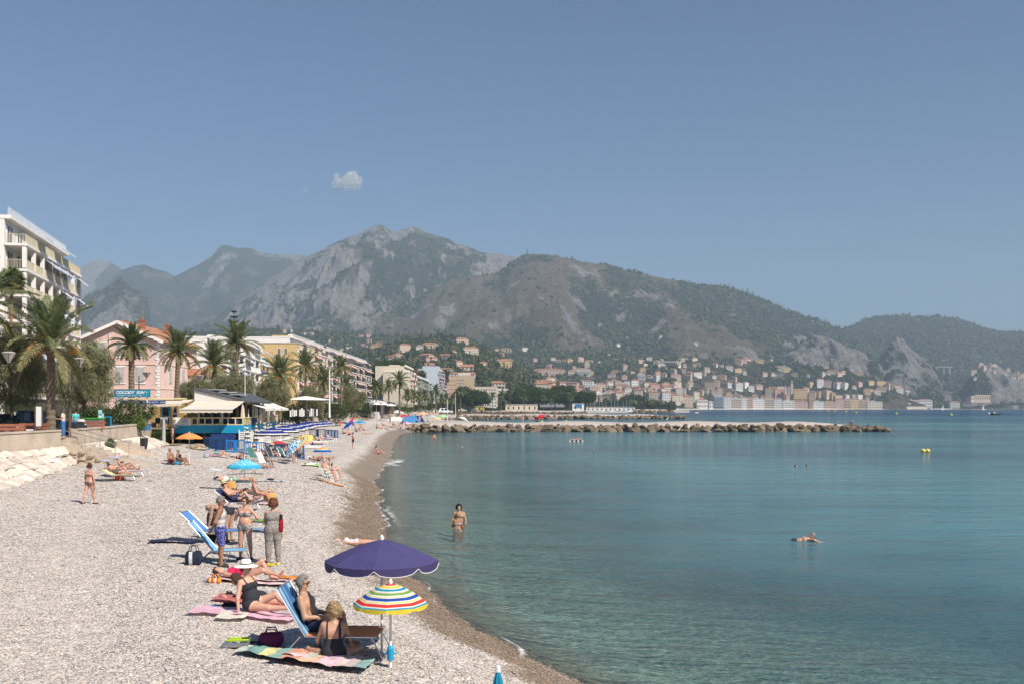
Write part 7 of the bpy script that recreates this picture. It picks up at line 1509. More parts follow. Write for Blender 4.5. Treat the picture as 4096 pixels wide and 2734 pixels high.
def beach_things():
    navy,white,dk=cm(34,52,130),cm(232,228,220),cm(52,52,60)
    purple=cm(80,74,124);
    umbrella('large purple umbrella with a white trimmed scalloped edge',G(1527,2609),.92,1.83,[(0,1.01,purple)],8,drop=.34,val=.13,trim=M_WPAINT,valm=mat('purple_valance',s2l((58,52,92)),.85,.06,5))
    rd,yl,bl,gr,tq,pk=cm(224,60,52),cm(232,210,60),cm(40,80,170),cm(118,170,70),cm(40,150,180),cm(236,190,196)
    bs=[(0,.16,rd),(.16,.2,white),(.2,.3,yl),(.3,.345,white),(.345,.43,tq),(.43,.48,white),(.48,.50,pk),(.50,.58,gr),(.58,.63,white),(.63,.65,yl),(.65,.67,white),(.67,.76,bl),(.76,.79,white),(.79,.82,yl),(.82,.845,white),(.845,.93,rd),(.93,.96,white),(.96,1.01,tq)]
    t=umbrella('small umbrella with rainbow stripes below the purple one',G(1562,2668),.57,1.28,bs,8,drop=.3,val=.07,valm=yl,curve=1.6)
    LT('sand_anchor',M_BLUEP,t,a=([(.05,.12),(.055,.3),(.03,.34)],10,)); TB('anchor_handle',M_BLUEP,t,a=([(-.1,0,.22),(.1,0,.22)],.014,6,))
    closed_umbrella('closed turquoise umbrella with a white tip',Vector((-.155,11.0,gz(-.155,11))),1.0,[(0,1.01,cm(28,140,170))],.12)
    umbrella('plain orange umbrella over the couple on a chequered mat',G(757,1851),.86,1.95,[(0,1.01,cm(244,160,92))],8,drop=.34,val=.06,curve=1.5)
    tqp=pattern('turquoise_print',(40,165,205),(190,225,190),16,.46,.62); umbrella('turquoise fringed umbrella with a dotted print',G(978,1925),.92,1.22,[(0,.35,pattern('turq_dark',(40,150,200),(120,200,190),14)),(.35,.8,tqp),(.8,1.01,cm(70,180,215))],8,drop=.42,val=.1)
    fp=pattern('blue_leaf_print',(28,130,178),(222,236,244),6.5,.46,.52); umbrella('tilted blue umbrella printed with white palm leaves',G(1164,1853),.86,1.35,[(0,1.01,fp)],8,tilt=R(52),taz=R(205),drop=.36,val=.04)
    cols=[cm(196,52,74),cm(238,214,110),cm(74,74,70),cm(240,226,160),cm(150,180,96),cm(236,230,214),cm(232,150,80)]; ms=[(i/14,(i+1)/14+.002,cols[i%7]) for i in range(14)]; umbrella('tilted umbrella with narrow yellow, red and grey stripes',G(1184,1845),.98,1.55,ms,8,tilt=R(40),taz=R(215),drop=.34,val=.05,valm=cm(232,150,80))
    umbrella('yellow umbrella behind the narrow striped one',G(1215,1812),.8,1.5,[(0,1.01,cm(240,214,110))],8,tilt=R(25),taz=R(250),drop=.3,val=.03)
    umbrella('small red and blue umbrella by the stacked sunbeds',G(1112,1822),.7,1.25,[(0,.6,cm(200,90,90)),(.6,1.01,cm(190,60,70))],8,drop=.28,val=.03)
    rb=[(0,.25,cm(220,60,80)),(.25,.45,cm(236,130,80)),(.45,.68,cm(244,214,110)),(.68,.85,cm(90,150,205)),(.85,1.01,cm(40,76,160))]; umbrella('low rainbow umbrella shading two sunbathers',G(1290,1838),.72,.98,rb,8,drop=.32,val=.04,curve=1.6)
    umbrella('plain blue umbrella tilted beside the pink one',G(1392,1733),1.0,1.6,[(0,1.01,cm(40,84,180))],8,tilt=R(35),taz=R(200),drop=.36,val=.02)
    umbrella('bright pink umbrella leaning against the sun',G(1402,1730),1.05,1.9,[(0,1.01,cm(240,76,130))],8,tilt=R(58),taz=R(190),drop=.36,val=.02)
    umbrella('cyan umbrella above seated bathers',G(1440,1719),1.0,1.7,[(0,1.01,cm(30,156,205))],8,drop=.4,val=.05)
    bw=[(0,.50,navy),(.50,.58,white),(.58,.88,navy),(.88,1.01,white)]; gb='navy and white striped restaurant umbrellas'
    for i,(x,y,R_,D) in enumerate([(1087,1722,1.45,80),(1135,1712,1.4,88),(1165,1707,1.35,94),(1180,1704,1.35,99),(1205,1700,1.35,106),(1218,1697,1.35,112),(1235,1694,1.4,119),(1262,1692,1.4,126),(1296,1690,1.5,128)]):
        c=atd(x,y,D); g=gz(c.x,c.y); umbrella('open navy and white striped restaurant umbrella among the sunbeds',Vector((c.x,c.y,g)),R_,max(1.5,c.z-g+.3),bw,8,drop=.55,val=.14,valm=dk,group=gb)
    cb=[(i/9,(i+1)/9+.002,white if i%2 else dk) for i in range(9)]
    for i,(x,y,D) in enumerate([(989,1697,79),(1025,1692,84),(1058,1680,92),(1071,1687,95),(1082,1685,97),(1104,1683,102),(1113,1679,104),(1122,1682,106),(1134,1682,109),(1145,1683,111),(1152,1682,114),(1164,1684,116)]):
        c=atd(x,y,D); g=gz(c.x,c.y); closed_umbrella('closed black and white striped restaurant umbrella beside the deck',Vector((c.x,c.y,g)),min(2.4,max(1.4,c.z-g)),cb,.22,'closed striped restaurant umbrellas')
    closed_umbrella('closed navy and white umbrella in the restaurant opening',(atd(714,1690,84.5).x,83.6,3.35),1.7,[(0,.45,navy),(.45,.58,white),(.58,.8,navy),(.8,1.01,white)],.17)
    closed_umbrella('closed beige parasol at the restaurant corner',(atd(972,1690,84.5).x,84.4,3.3),2.2,[(0,1.01,M_AWN)],.16)
    # barriers
    def run(pts,lb):
        for i,((x0,y0),(x1,y1)) in enumerate(zip(pts[:-1],pts[1:])):a,b=G(x0,y0),G(x1,y1); d=b-a; n=max(1,round(d.length/1.95)); [barrier(lb,a+d*((q+.5)/n),math.atan2(d.y,d.x),d.length/n) for q in range(n)]
    run([(822,1795),(905,1806),(978,1815)],'blue plastic barrier in the run before the stacked sunbeds'); run([(978,1815),(1060,1822),(1100,1826),(1215,1836)],'blue plastic barrier behind the straw hatted women'); run([(1240,1745),(1300,1748),(1352,1752)],'blue plastic barrier at the far end of the sunbeds')
    # stacked mattresses and sunbeds
    p=G(880,1795); p.y+=1.0; t=thing('mattress_stack','stack of navy blue sunbed mattresses','mattresses',p)
    for i in range(8):BX('mattress',mat('navy_mattress',(.02,.045,.19),.6,.1,4),t,rot=(0,0,random.uniform(-.04,.04)),a=((random.uniform(-.05,.05),0,.1+i*.15),(1.9,.65,.13)))
    for i,x in enumerate((962,985,1010,1030)):
        p=G(x,1800); p.y+=.8; t=thing('plastic_sunbed','white plastic sunbed stood on end behind the blue barriers','sunbed',p,.1,'upended white sunbeds')
        for q in range(9):BX('slat',M_PLAST,t,a=((0,0,.2+q*.16),(.6,.04,.1)))
        for s in (-1,1):BX('side_rail',M_PLAST,t,a=((s*.32,0,.85),(.06,.08,1.7)))
    p=G(1060,1782); t=thing('plastic_sunbed','white slatted sunbed backs stacked beside the striped umbrellas','sunbed',p,.05)
    for q in range(10):BX('slat',M_PLAST,t,a=((0,0,.15+q*.15),(1.3,.05,.1)))
    for s in (-1,0,1):BX('rail',M_PLAST,t,a=((s*.62,.05,.85),(.07,.06,1.65)))
    ms_=[M_NAVY,M_PLAST,cm(40,66,130)]
    for i,(x,y,rz) in enumerate([(1245,1792,.2),(1262,1778,.2),(1290,1768,.15),(1305,1760,.15),(1235,1800,.2)]):sunbed('white plastic sunbed with a mattress in the restaurant rows',G(x,y),rz,ms_[i%3])
    # ---- foreground loungers and chairs
    bluef=mat('blue_mesh_fabric',s2l((84,128,180)),.75,.08,20); lounger('empty blue folding lounger behind the standing group',G(815,2170),R(-4),bluef,42,.38,1.25,.78,.6)
    lounger('light blue folding lounger tipped up behind the man in the tank top',G(862,2245),R(6),mat('pale_blue_fabric',s2l((120,170,205)),.75,.08,20),50,.3,.75,.95,.5)
    st=stripe('blue_stripe_fabric',[(58,108,160),(58,108,160),(120,165,205),(168,196,205),(58,108,160),(96,146,195)],1,2.2)
    p=G(1245,2612); lounger('blue striped folding chair with an orange footrest',p,R(-3),mat('orange_rest',s2l((226,140,70)),.7,.1,12),58,.36,1.12,.86,.72,m_back=st)
    tw=G(1262,2612);
    beach_chair('green and white folding chair of the older couple',G(1296,1925),R(5),stripe('green_stripe',[(80,120,80),(230,228,215),(120,150,90)],1,5),M_WPAINT,66); beach_chair('second green folding chair beside the older couple',G(1318,1912),R(5),stripe('green_stripe',[(80,120,80)],1,5),M_WPAINT,66)
    lounger('lounger draped with a red and yellow towel',G(985,1893),R(4),stripe('red_yellow',[(206,40,90),(236,180,80),(206,40,90),(240,120,110)],1,3.4),34,.36,1.2,.7,.62)
    lounger('dark blue lounger with a raised white sunshade',G(905,1955),R(3),cm(60,130,160),16,.34,1.15,.6,.6,canopy=cm(225,228,232))
    lounger('navy lounger under the man in the straw hat',G(925,2035),R(-6),cm(52,60,100),40,.3,1.2,.7,.6)
    lounger('grey framed lounger with sunshade under the man reading',G(455,1922),R(-3),cm(236,222,170),30,.32,1.2,.6,.6,canopy=cm(190,196,205)); lounger('second lounger with a pink striped towel and sunshade',G(490,1905),R(-3),stripe('pink_white',[(232,150,150),(245,240,235)],0,9),28,.32,1.2,.6,.6,canopy=cm(190,196,205))
    for (x,y,rz,c,lb) in ((1012,1845,-.5,(60,130,110),'green draped chair of the woman in a bandeau'),(1052,1872,-.35,(226,226,224),'white folding chair of the man in the grey cap'),(1085,1842,-.4,(60,66,66),'dark chair of the woman in the wide straw hat'),(1135,1848,-.3,(70,110,115),'teal chair behind the leaf print umbrella'),(1500,1714,.1,(120,125,130),'grey high backed chair on the far beach'),(1512,1713,.1,(130,135,140),'second grey high backed chair on the far beach'),(1600,1708,.2,(50,60,50),'dark chair near the far red towel'),(1685,1700,.1,(40,40,42),'black chair on the far beach'),(2146,1692,3.0,(150,40,50),'red chair under the umbrella on the groyne')):
        beach_chair(lb,G(x,y) if x<2000 else atd(x,1692,212),rz,cm(*c)) if x<2000 else beach_chair(lb,atd(2148,1691,214),rz,cm(*c))
    # ---- towels
    T=[((1290,2660),1.5,.8,R(-5),stripe('pastel',[(232,196,204),(214,196,190),(150,186,178),(226,160,130),(232,190,160)],0,.72),'pastel blanket under the curly haired woman'),((1120,2632),1.3,.55,R(-12),stripe('pastel2',[(236,176,150),(236,206,208),(200,206,190),(130,172,160),(226,214,150)],0,.8),'crumpled multicoloured blanket beside the beach bags'),((990,2462),1.9,.8,R(-6),cm(236,190,205),'pink towel under the woman in the white hat'),((930,2470),.5,.7,R(8),cm(232,226,210),'cream cloth at the end of the pink towel'),((1010,2415),1.5,.6,R(-4),cm(205,120,120),'rose towel under the woman lying on her elbows'),((1000,2330),1.9,.7,R(-2),stripe('pink_orange',[(240,190,190),(244,226,220),(240,190,190)],1,5),'pink striped towel under the woman in red'),((1150,2318),.8,.45,R(-4),cm(236,150,70),'orange cloth beyond the feet of the woman in red'),((1085,2335),.75,.2,R(3),cm(50,46,50),'rolled dark mat beside the pink striped towel'),((690,2168),1.3,.5,R(10),cm(52,56,86),'folded navy cover lying beside the blue lounger'),((700,1855),1.1,.6,R(-4),pattern('checks',(40,40,40),(230,226,220),9,.49,.51,False),'black and white mat under the orange umbrella'),((1320,1932),1.6,.5,R(-8),cm(238,160,90),'orange mat under the chairs of the older couple'),((1285,1850),1.7,.7,R(-5),cm(200,190,190),'pale towel under the rainbow umbrella bathers'),((1255,1862),1.5,.7,R(-4),cm(190,220,120),'lime towel under the man in the white shirt'),((985,1972),1.8,.7,R(-6),cm(120,170,165),'teal towel under the woman in the black bikini'),((1030,2015),1.6,.6,R(-6),cm(236,200,200),'pale pink towel of the man with crossed legs'),((1085,1925),1.6,.35,R(-6),cm(205,214,228),'pale blue towel with a straw hat on it'),((870,1825),1.6,.6,R(-3),cm(232,190,195),'rose towel under the woman in teal'),((955,1832),1.2,.6,R(-4),cm(52,70,110),'navy towel under the woman reading'),((1048,2085),1.0,.5,R(-8),cm(120,180,70),'green towel behind the woman in the bikini'),((1045,2125),.7,.45,R(-20),cm(140,165,195),'crumpled pale blue cloth behind the woman in the bikini'),((600,1925),.3,.2,.3,cm(60,140,175),'small blue cloth near the reading man'),((1590,1716),2.2,.8,-.2,cm(150,175,205),'pale blue towel on the far beach'),((1630,1712),1.8,.7,-.3,stripe('blue_white',[(90,130,190),(236,236,232)],0,5),'blue and white towel on the far beach'),((1760,1697),2.0,1.0,0,cm(238,160,190),'pink towel near the rocks'),((1700,1708),2.2,.8,0,cm(240,220,150),'yellow towel near the waterline')]
    for (px,L_,W,rz,m,lb) in T:towel(lb,G(*px),L_,W,rz,m,.12 if 'blanket' in lb else .055)
    # ---- bags and small things
    bag('burgundy beach bag lying open beside the striped chair',G(1085,2580),(.42,.3,.2),cm(150,60,100),rz=.2); crumple('heap of dark clothes in front of the burgundy bag',G(1020,2585),(.2,.13,.1),cm(50,56,70))
    t=thing('folding_trolley','silver folding trolley with lime green bars on the pebbles','trolley',G(945,2588),.1)
    for (a,e,m) in (((-.22,-.12,.05),(.22,-.12,.05),M_METAL),((-.2,.16,.08),(.2,.16,.08),cm(190,220,60)),((-.16,.3,.08),(.16,.3,.08),cm(190,220,60)),((-.2,-.12,.06),(-.16,.34,.08),M_METAL),((.2,-.12,.06),(.16,.34,.08),M_METAL)):TB('bar',m,t,a=([a,e],.02,6,))
    BX('plate',M_METAL,t,a=((0,-.08,.06),(.42,.16,.03)))
    slippers('white slippers in the shade of the purple umbrella',G(1198,2605),0,M_WPAINT); slippers('teal flip flops beside the woman in red',G(1078,2296),1.4,cm(70,160,150)); slippers('yellow flip flops at the feet of the woman in grey',G(1080,2262),1.5,cm(226,200,70))
    bag('navy bag with white stripes by the tipped lounger',G(775,2258),(.42,.25,.34),stripe('navy_stripe',[(30,36,60),(30,36,60),(30,36,60),(30,36,60),(230,230,228)],0,2.3),cm(40,44,66)); bag('black backpack behind the grey tank top man',G(845,2100),(.28,.22,.42),cm(48,44,44),kind='backpack',name='backpack'); bag('woven straw shopping basket by the sunshade lounger',G(925,1958),(.46,.24,.42),mat('straw',s2l((214,160,90)),.9,.2,40,.6,60),cm(60,40,30),kind='basket',name='straw_basket'); bag('round straw basket with loop handles behind the woman in grey',G(1078,2003),(.5,.3,.36),mat('straw',s2l((214,160,90))),mat('straw',s2l((214,160,90))),kind='basket',name='straw_basket'); bag('red shoulder bag hanging at the side of the woman in grey',at(1127,2125,1.95) if False else atd(1124,2125,24.2),(.1,.16,.30),cm(170,30,44),cm(40,30,34),kind='handbag',name='handbag')
    bag('white bag under the rainbow umbrella',G(1232,1838),(.5,.3,.32),cm(225,222,220)); bag('grey patterned bag at the head of the woman in teal',G(825,1828),(.4,.3,.3),cm(190,190,200)); bag('orange bag under the grey lounger',G(478,1920),(.45,.3,.24),cm(214,96,40)); bag('turquoise bag between the couple under the orange umbrella',G(706,1858),(.3,.25,.22),cm(50,150,180)); crumple('straw hat and black bag left on the pale blue towel',G(1083,1922),(.26,.2,.15),cm(60,44,36)); crumple('black bag on the towel of the woman in the white hat',G(918,2432),(.2,.12,.14),cm(36,34,36),'bag','beach_bag'); crumple('turquoise cloth behind the cream cloth',G(860,2440),(.14,.1,.1),cm(30,150,185)); bag('striped pillow bag under the head of the woman in red',G(858,2330),(.3,.26,.13),stripe('orange_stripe',[(236,150,50),(240,226,190),(214,70,50)],0,9)); crumple('grey striped cloth beside the pillow bag',G(835,2325),(.13,.1,.09),cm(190,190,200)); bag('dark holdall under the empty blue lounger',G(845,2163),(.42,.25,.2),cm(60,50,46)); crumple('white plastic bag near the man in the white shirt',G(1210,1860),(.22,.18,.16),cm(232,232,234),'bag','plastic_bag')
    bag('teal book pouch beside the curly haired woman',G(1255,2640),(.24,.16,.05),cm(30,90,110),kind='pouch',name='pouch')
    crumple('sand coloured boulder under the restaurant deck',G(790,1795),(1.1,.7,.5),M_BSTONE,'boulder','boulder')
def far_beach_things():
    U=[((1616,1690),1.1,1.9,(204,66,78),'red umbrella among the far shade tents'),((1690,1678),1.6,2.2,(240,190,150),'peach umbrella on the far beach'),((1728,1690),1.3,2.0,(200,205,215),'grey umbrella beside the green one'),((1770,1692),1.3,2.2,(170,226,150),'pale green umbrella near the mast'),((1748,1694),1.0,1.6,(236,226,140),'pale yellow umbrella under the green one'),((1855,1688),1.5,1.5,(240,238,236),'white umbrella tilted at the waterline'),((1627,1710),1.1,1.3,(238,190,200),'low pink and white umbrella on the far beach'),((1590,1672),1.8,2.3,(236,232,226),'white parasol in the row below the ramp'),((1622,1668),1.9,2.4,(236,232,226),'white parasol in the middle of the row below the ramp'),((1650,1668),1.9,2.4,(236,232,226),'white parasol at the end of the row below the ramp')]
    for (px,R_,h,c,lb) in U:p=G(*px); umbrella(lb,p,R_,h,[(0,1.01,cm(*c))],8,tilt=R(24) if 'tilted' in lb else 0,taz=R(20),val=.06)
    umbrella('bright red umbrella on the gravel groyne',atd(2160,1690,213),1.15,1.75,[(0,1.01,cm(232,44,60))],8,tilt=R(28),taz=R(200),val=.05)
    for (px,c,lb) in (((1580,1690),(232,230,226),'white canvas shelter on the far beach'),((1640,1688),(80,150,205),'pale blue shade tent on the far beach'),((1662,1686),(40,60,130),'navy shade tent on the far beach')):
        p=G(*px); t=thing('beach_tent',lb,'tent',p); b=MB(); b.add([(-2.0,-1,0),(2.0,-1,0),(2.2,1.2,0),(-2.2,1.2,0),(-1.2,.2,1.5),(1.2,.2,1.5)],[(0,1,5,4),(1,2,5),(2,3,4,5),(3,0,4)]); b.build('canopy',cm(*c),t)
        for s in (-1,1):TB('pole',M_METAL,t,a=([(s*1.2,.2,0),(s*1.2,.2,1.5)],.03,5,))
    p=G(1790,1688); t=thing('boat_mast','thin white mast with stays standing on the far beach','mast',p); h=5.8; TB('mast',M_WPAINT,t,a=([(0,0,0),(0,0,h)],.06,6,))
    for q in range(3):a=q*2.1+.4; TB('stay',M_METAL,t,a=([(0,0,h*.8),(1.6*math.cos(a),1.6*math.sin(a),0)],.015,4,))
# ================================================================ who is where
def people():
    sk=['tan','red','fair','brown','tan','fair','red']; N_=.0125; NM=.016
    zebra=pattern('zebra_print',(40,36,38),(200,190,184),60,.46,.54); grey_t=pattern('grey_flecked',(84,78,74),(170,162,154),70,.42,.58); flo=pattern('blue_floral',(30,30,52),(104,110,190),26,.44,.58); camo=pattern('bikini_print',(60,50,50),(170,140,120),50,.42,.58); darkpr=pattern('dark_print',(50,46,60),(120,104,110),40)
    bk=(44,44,50)
    # --- foreground
    p=G(1262,2606); person('bare chested grey haired man with glasses reading on the blue striped chair',p,-2,'straddle','tan',('grey','short'),[('trunks',(40,44,66))],1.78,'m',N_,1.0,.36,extras=[('glasses',)])
    p=G(1335,2645); person('woman with curly blond hair in a low backed black swimsuit, seen from behind',p,98,'cross_legged','tan',('blond','curly'),[('onepiece',bk)],1.66,'f',N_,1.05)
    p=G(1010,2462); person('woman in a wide white sun hat and black swimsuit propped on one arm',p,-6,'side','fair',('brown','short'),[('onepiece',bk)],1.66,'f',N_,1.1,extras=[('hat',(240,230,218),.23)])
    p=G(1045,2415); person('woman lying on her elbows behind the woman in the white hat',p,-4,'prone_elbows','red',('brown','bob'),[('onepiece',bk)],1.66,'f',N_,1.05)
    p=G(985,2326); person('woman in a raspberry red swimsuit lying on her back, knees raised',p,-2,'lie_knees','red',('brown','short'),[('onepiece',(196,32,78))],1.66,'f',N_,1.15,seat=.06)
    p=G(882,2262); person('standing man in a grey sleeveless top and blue floral shorts, hands behind him',p,10,'hands_back','brown',('grey','short'),[('tank',(190,186,182)),('shorts',flo),('shoes',(60,52,46))],1.74,'m',N_,1.05,extras=[('glasses',)])
    p=G(980,2236); person('standing woman in a zebra print bikini with hand on hip and sunglasses',p,-100,'hip','red',('brown','short'),[('top',zebra),('briefs',zebra),('shoes',(40,40,50))],1.64,'f',N_,1.1,extras=[('glasses',)])
    p=G(1092,2258); person('standing woman in a flecked grey tunic and trousers with curly hair',p,112,'arm_bent','tan',('red','curly'),[('tunic',grey_t),('trousers',grey_t),('shoes',(226,206,80))],1.68,'f',N_,1.05)
    p=G(915,2165); person('bald person in a black swimsuit bending over behind the grey top man',p,168,'bend','tan',None,[('onepiece',bk),('shoes',(90,70,60))],1.72,'m',NM,1.1)
    p=G(938,2034); person('man in a straw trilby and sunglasses on the phone in a lounger',p,-12,'recline','red',('brown','short'),[('trunks',(60,60,90))],1.74,'m',NM,1.1,.3,extras=[('hat',(208,184,140),.16),('glasses',)])
    p=G(1025,2008); person('bald man sitting up with a crossed leg on the pale pink towel',p,20,'sit','tan',None,[('briefs',(150,140,140))],1.74,'m',NM,1.15)
    p=G(930,1955); person('woman in a white top lying on the lounger with arms behind her head',p,0,'arms_up','red',('brown','short'),[('tank',(222,216,204)),('trunks',(120,200,170))],1.66,'f',NM,1.0,.34)
    p=G(985,1972); person('tanned woman in a black bikini lying face down on the teal towel',p,-10,'prone','brown',('brown','bun'),[('briefs',bk)],1.66,'f',NM,1.0)
    p=G(1010,1893); person('sunbather lying on the lounger with the red and yellow towel',p,0,'prone','tan',('brown','short'),[('briefs',(130,120,150))],1.68,'f',NM,1.0,.36)
    p=G(1306,1920); person('older bare chested man bent over a book in the green chair',p,0,'chair','red',('white','thin'),[('trunks',(200,196,190))],1.72,'m',NM,1.1,.36); p=G(1328,1906); person('older woman in a black swimsuit beside the man in the green chair',p,5,'chair','red',('grey','bun'),[('onepiece',bk)],1.62,'f',NM,1.05,.36)
    p=G(358,2014); person('woman in a printed bikini walking barefoot of company towards the steps, seen from behind',p,70,'walk','red',('brown','up'),[('top',camo),('briefs',camo),('shoes',(40,40,46))],1.6,'f',NM,1.05)
    p=G(462,1918); person('white haired man with sunglasses reading on the grey framed lounger',p,-4,'recline','red',('white','short'),[('trunks',(90,84,80))],1.74,'m',NM,1.05,.32,extras=[('glasses',)]); p=G(500,1900); person('woman in a pink sun hat lying on the second sunshade lounger',p,-4,'recline','tan',('brown','short'),[('briefs',bk),('top',bk)],1.64,'f',.02,1.0,.32,extras=[('hat',(226,170,200),.2)])
    M=.022
    p=G(684,1856); person('shaded man sitting on the mat below the orange umbrella',p,-20,'sit','brown',('grey','thin'),[('trunks',(130,40,50))],1.74,'m',M,1.15); p=G(718,1856); person('shaded white haired woman in a black swimsuit below the orange umbrella',p,-10,'sit','brown',('white','bob'),[('onepiece',bk)],1.64,'f',M,1.05)
    p=G(690,1778); person('man in dark print trunks standing under the beach shower',p,200,'stand','red',('white','short'),[('shorts',darkpr)],1.76,'m',M,1.1)
    p=G(876,1824); person('woman in a teal swimsuit lying with raised knees near the blue barriers',p,-3,'lie_knees','red',('white','short'),[('onepiece',(50,120,130))],1.64,'f',M,1.1); p=G(950,1832); person('woman lying on her elbows reading left of the turquoise umbrella',p,175,'prone_elbows','tan',('grey','short'),[('briefs',bk)],1.64,'f',M)
    p=G(1022,1842); person('woman in a straw hat and dark bandeau sitting in the green draped chair',p,-30,'chair','red',('dark','bob'),[('top',(40,38,44)),('briefs',(40,38,44))],1.64,'f',M,1.0,.38,extras=[('hat',(206,176,130),.2)]); p=G(1060,1870); person('shaded person in a grey cap reading a paper in the white chair',p,-18,'chair','brown',('brown','short'),[('onepiece',(50,44,46))],1.66,'f',M,1.0,.38,extras=[('cap',(170,172,174))]); p=G(1094,1838); person('woman in a wide straw hat sitting in the dark chair',p,-20,'chair','red',('dark','bob'),[('onepiece',(60,50,50))],1.66,'f',M,1.0,.38,extras=[('hat',(208,172,122),.26)]); p=G(1150,1850); person('sunbather half hidden behind the leaf print umbrella',p,-10,'chair','tan',('brown','short'),[('trunks',bk)],1.74,'m',M,1.0,.38); p=G(1195,1832); person('tanned person sitting under the narrow striped umbrella',p,10,'sit','brown',('brown','short'),[('trunks',bk)],1.7,'m',M)
    p=G(1275,1842); person('woman lying with raised knees under the low rainbow umbrella',p,-5,'lie_knees2','tan',('brown','short'),[('top',(150,160,180)),('briefs',bk)],1.66,'f',M); p=G(1290,1834); person('second bather lying on the far side of the rainbow umbrella',p,-5,'lie_back','tan',('brown','short'),[('briefs',(120,90,80))],1.68,'f',M); p=G(1262,1862); person('man in a white shirt lying face down on the lime towel',p,-5,'prone','red',('dark','short'),[('shirt',(236,234,232)),('trunks',(140,196,90))],1.74,'m',M)
    p=G(1250,1792); person('sunbather lying on the sunbed behind the striped umbrella',p,12,'arms_up','red',('brown','short'),[('briefs',bk)],1.68,'f',.026,1.0,.4); p=G(1275,1776); person('sunbather with raised knees on the middle sunbed',p,12,'lie_knees2','fair',('blond','short'),[('top',bk),('briefs',bk)],1.66,'f',.026,1.0,.4); p=G(1300,1766); person('pale sunbather on the sunbed nearest the far barriers',p,10,'lie_knees','pale',('brown','short'),[('trunks',(60,80,140))],1.7,'m',.026,1.0,.4)
    p=G(1412,1792); person('slim boy in black trunks standing on the wet shingle, arms folded',p,20,'crossed','fair',('dark','short'),[('trunks',(36,36,40))],1.6,'m',.02,.95)
    p=G(1512,1816); person('girl in a red bikini sitting at the edge of the breaking wave',p,5,'sit_flat','tan',('dark','long'),[('top',(206,34,50)),('briefs',(206,34,50))],1.66,'f',.022)
    p=G(1425,2180); person('blond sunbather lying half hidden behind the purple umbrella',p,5,'lie_back','red',('blond','bob'),[('onepiece',(230,200,200))],1.66,'f',NM)
    # --- in the water (z = 0)
    def wt(x,y): return at(x,y,0.0)
    p=wt(1836,2095); person('young dark haired man standing waist deep in the clear water',p,-95,'water','tan',('dark','curly'),[('trunks',(40,44,60))],1.8,'m',N_,zfix=.02); p=wt(1830,2112); person('blond woman in a white bikini standing waist deep before the young man',p,92,'arm_bent','brown',('blond','bun'),[('top',(236,232,240)),('briefs',(236,232,240))],1.62,'f',N_,zfix=-.08)
    p=wt(3180,2158); person('man in a grey swimming cap doing breaststroke',p,-4,'swim','red',None,[('trunks',bk)],1.78,'m',NM,zfix=-.06,extras=[('cap',(130,124,126))]); p=wt(1737,1752); person('man standing waist deep off the far shingle',p,-90,'water','red',('brown','short'),[('trunks',(200,50,50))],1.75,'m',.03,zfix=.0)
    W_=[(3182,1868,'dark','dark haired swimmer on the left of a pair'),(3228,1867,'brown','brown haired swimmer on the right of a pair'),(1848,1790,'white','white haired swimmer near the shore'),(2372,1798,'grey','swimmer in a silver cap behind the lilo'),(2591,1738,'dark','dark haired swimmer just below the groyne'),(2860,1732,'dark','swimmer in a dark cap near the end of the groyne'),(2706,1775,'blond','swimmer floating on the back with toes out'),(3880,1742,'dark','lone swimmer beyond the groyne tip'),(1865,1722,'brown','swimmer close to the groyne rocks'),(1968,1724,'dark','child swimming beside the groyne rocks'),(2662,1727,'blond','blond swimmer close under the groyne')]
    for (x,y,hc_,lb) in W_:person(lb,wt(x,y),-10,'water','red',(hc_,'short'),[],1.7,'m',.032,zfix=-.55)
    p=wt(2305,1764); lb=thing('air_bed','black and white striped air bed floating with a sunbather','air bed',p);
    for i in range(7):TB('tube',M_BLACK if i%2 else M_PLAST,lb,a=([(-.9+i*.3,-.35,.06),(-.9+i*.3,.35,.06)],.14,8,))
    person('sunbather lying on the air bed with folded arms',p,185,'arms_up','red',('brown','short'),[('briefs',(200,60,90))],1.7,'f',.03,1.0,.2)
    # --- further along the beach
    def P3(x,D): return Vector(((x-2048)/F*D,D,3.2))
    f=.035
    person('man in dark shorts climbing beside the sea wall',G(1252,1685),100,'walk','red',('brown','short'),[('shorts',(50,52,62))],1.78,'m',f); person('man sitting on top of the sea wall near the clothes rack',Vector((float(wall_x(152))+.1,152,3.7)),-20,'chair','tan',('brown','short'),[('trunks',(90,70,60))],1.74,'m',f,1.0,.05); person('standing person in a grey top and red trousers on the upper beach',G(1360,1704),-70,'stand','tan',('dark','short'),[('shirt',(96,96,104)),('trousers',(226,76,60))],1.7,'m',f); person('tanned man in dark trunks standing near the pavilion',G(1560,1690),30,'arm_bent','brown',('dark','short'),[('trunks',(60,50,66))],1.78,'m',f)
    person('man with white hair and beige shirt walking behind the sea wall',P3(253,60),190,'arm_bent','red',('white','short'),[('shirt',(214,196,180)),('trousers',(60,110,165))],1.76,'m',M); person('person in a turquoise shirt behind the litter drum',P3(303,66),150,'stand','tan',('dark','short'),[('shirt',(80,180,180)),('shorts',(70,100,160))],1.7,'m',.028); person('person in white walking on the promenade beyond the flagpole',P3(1338,195),60,'walk','tan',('dark','short'),[('shirt',(236,236,236)),('trousers',(220,220,220))],1.72,'m',f); person('shopper standing at the clothes rack',P3(1232,145),80,'stand','fair',('dark','short'),[('shirt',(70,66,80)),('trousers',(50,50,60))],1.72,'m',f); person('person in red on the promenade beside the flagpole',P3(1348,200),30,'walk','tan',('brown','short'),[('shirt',(190,90,70)),('shorts',(60,60,70))],1.7,'f',f)
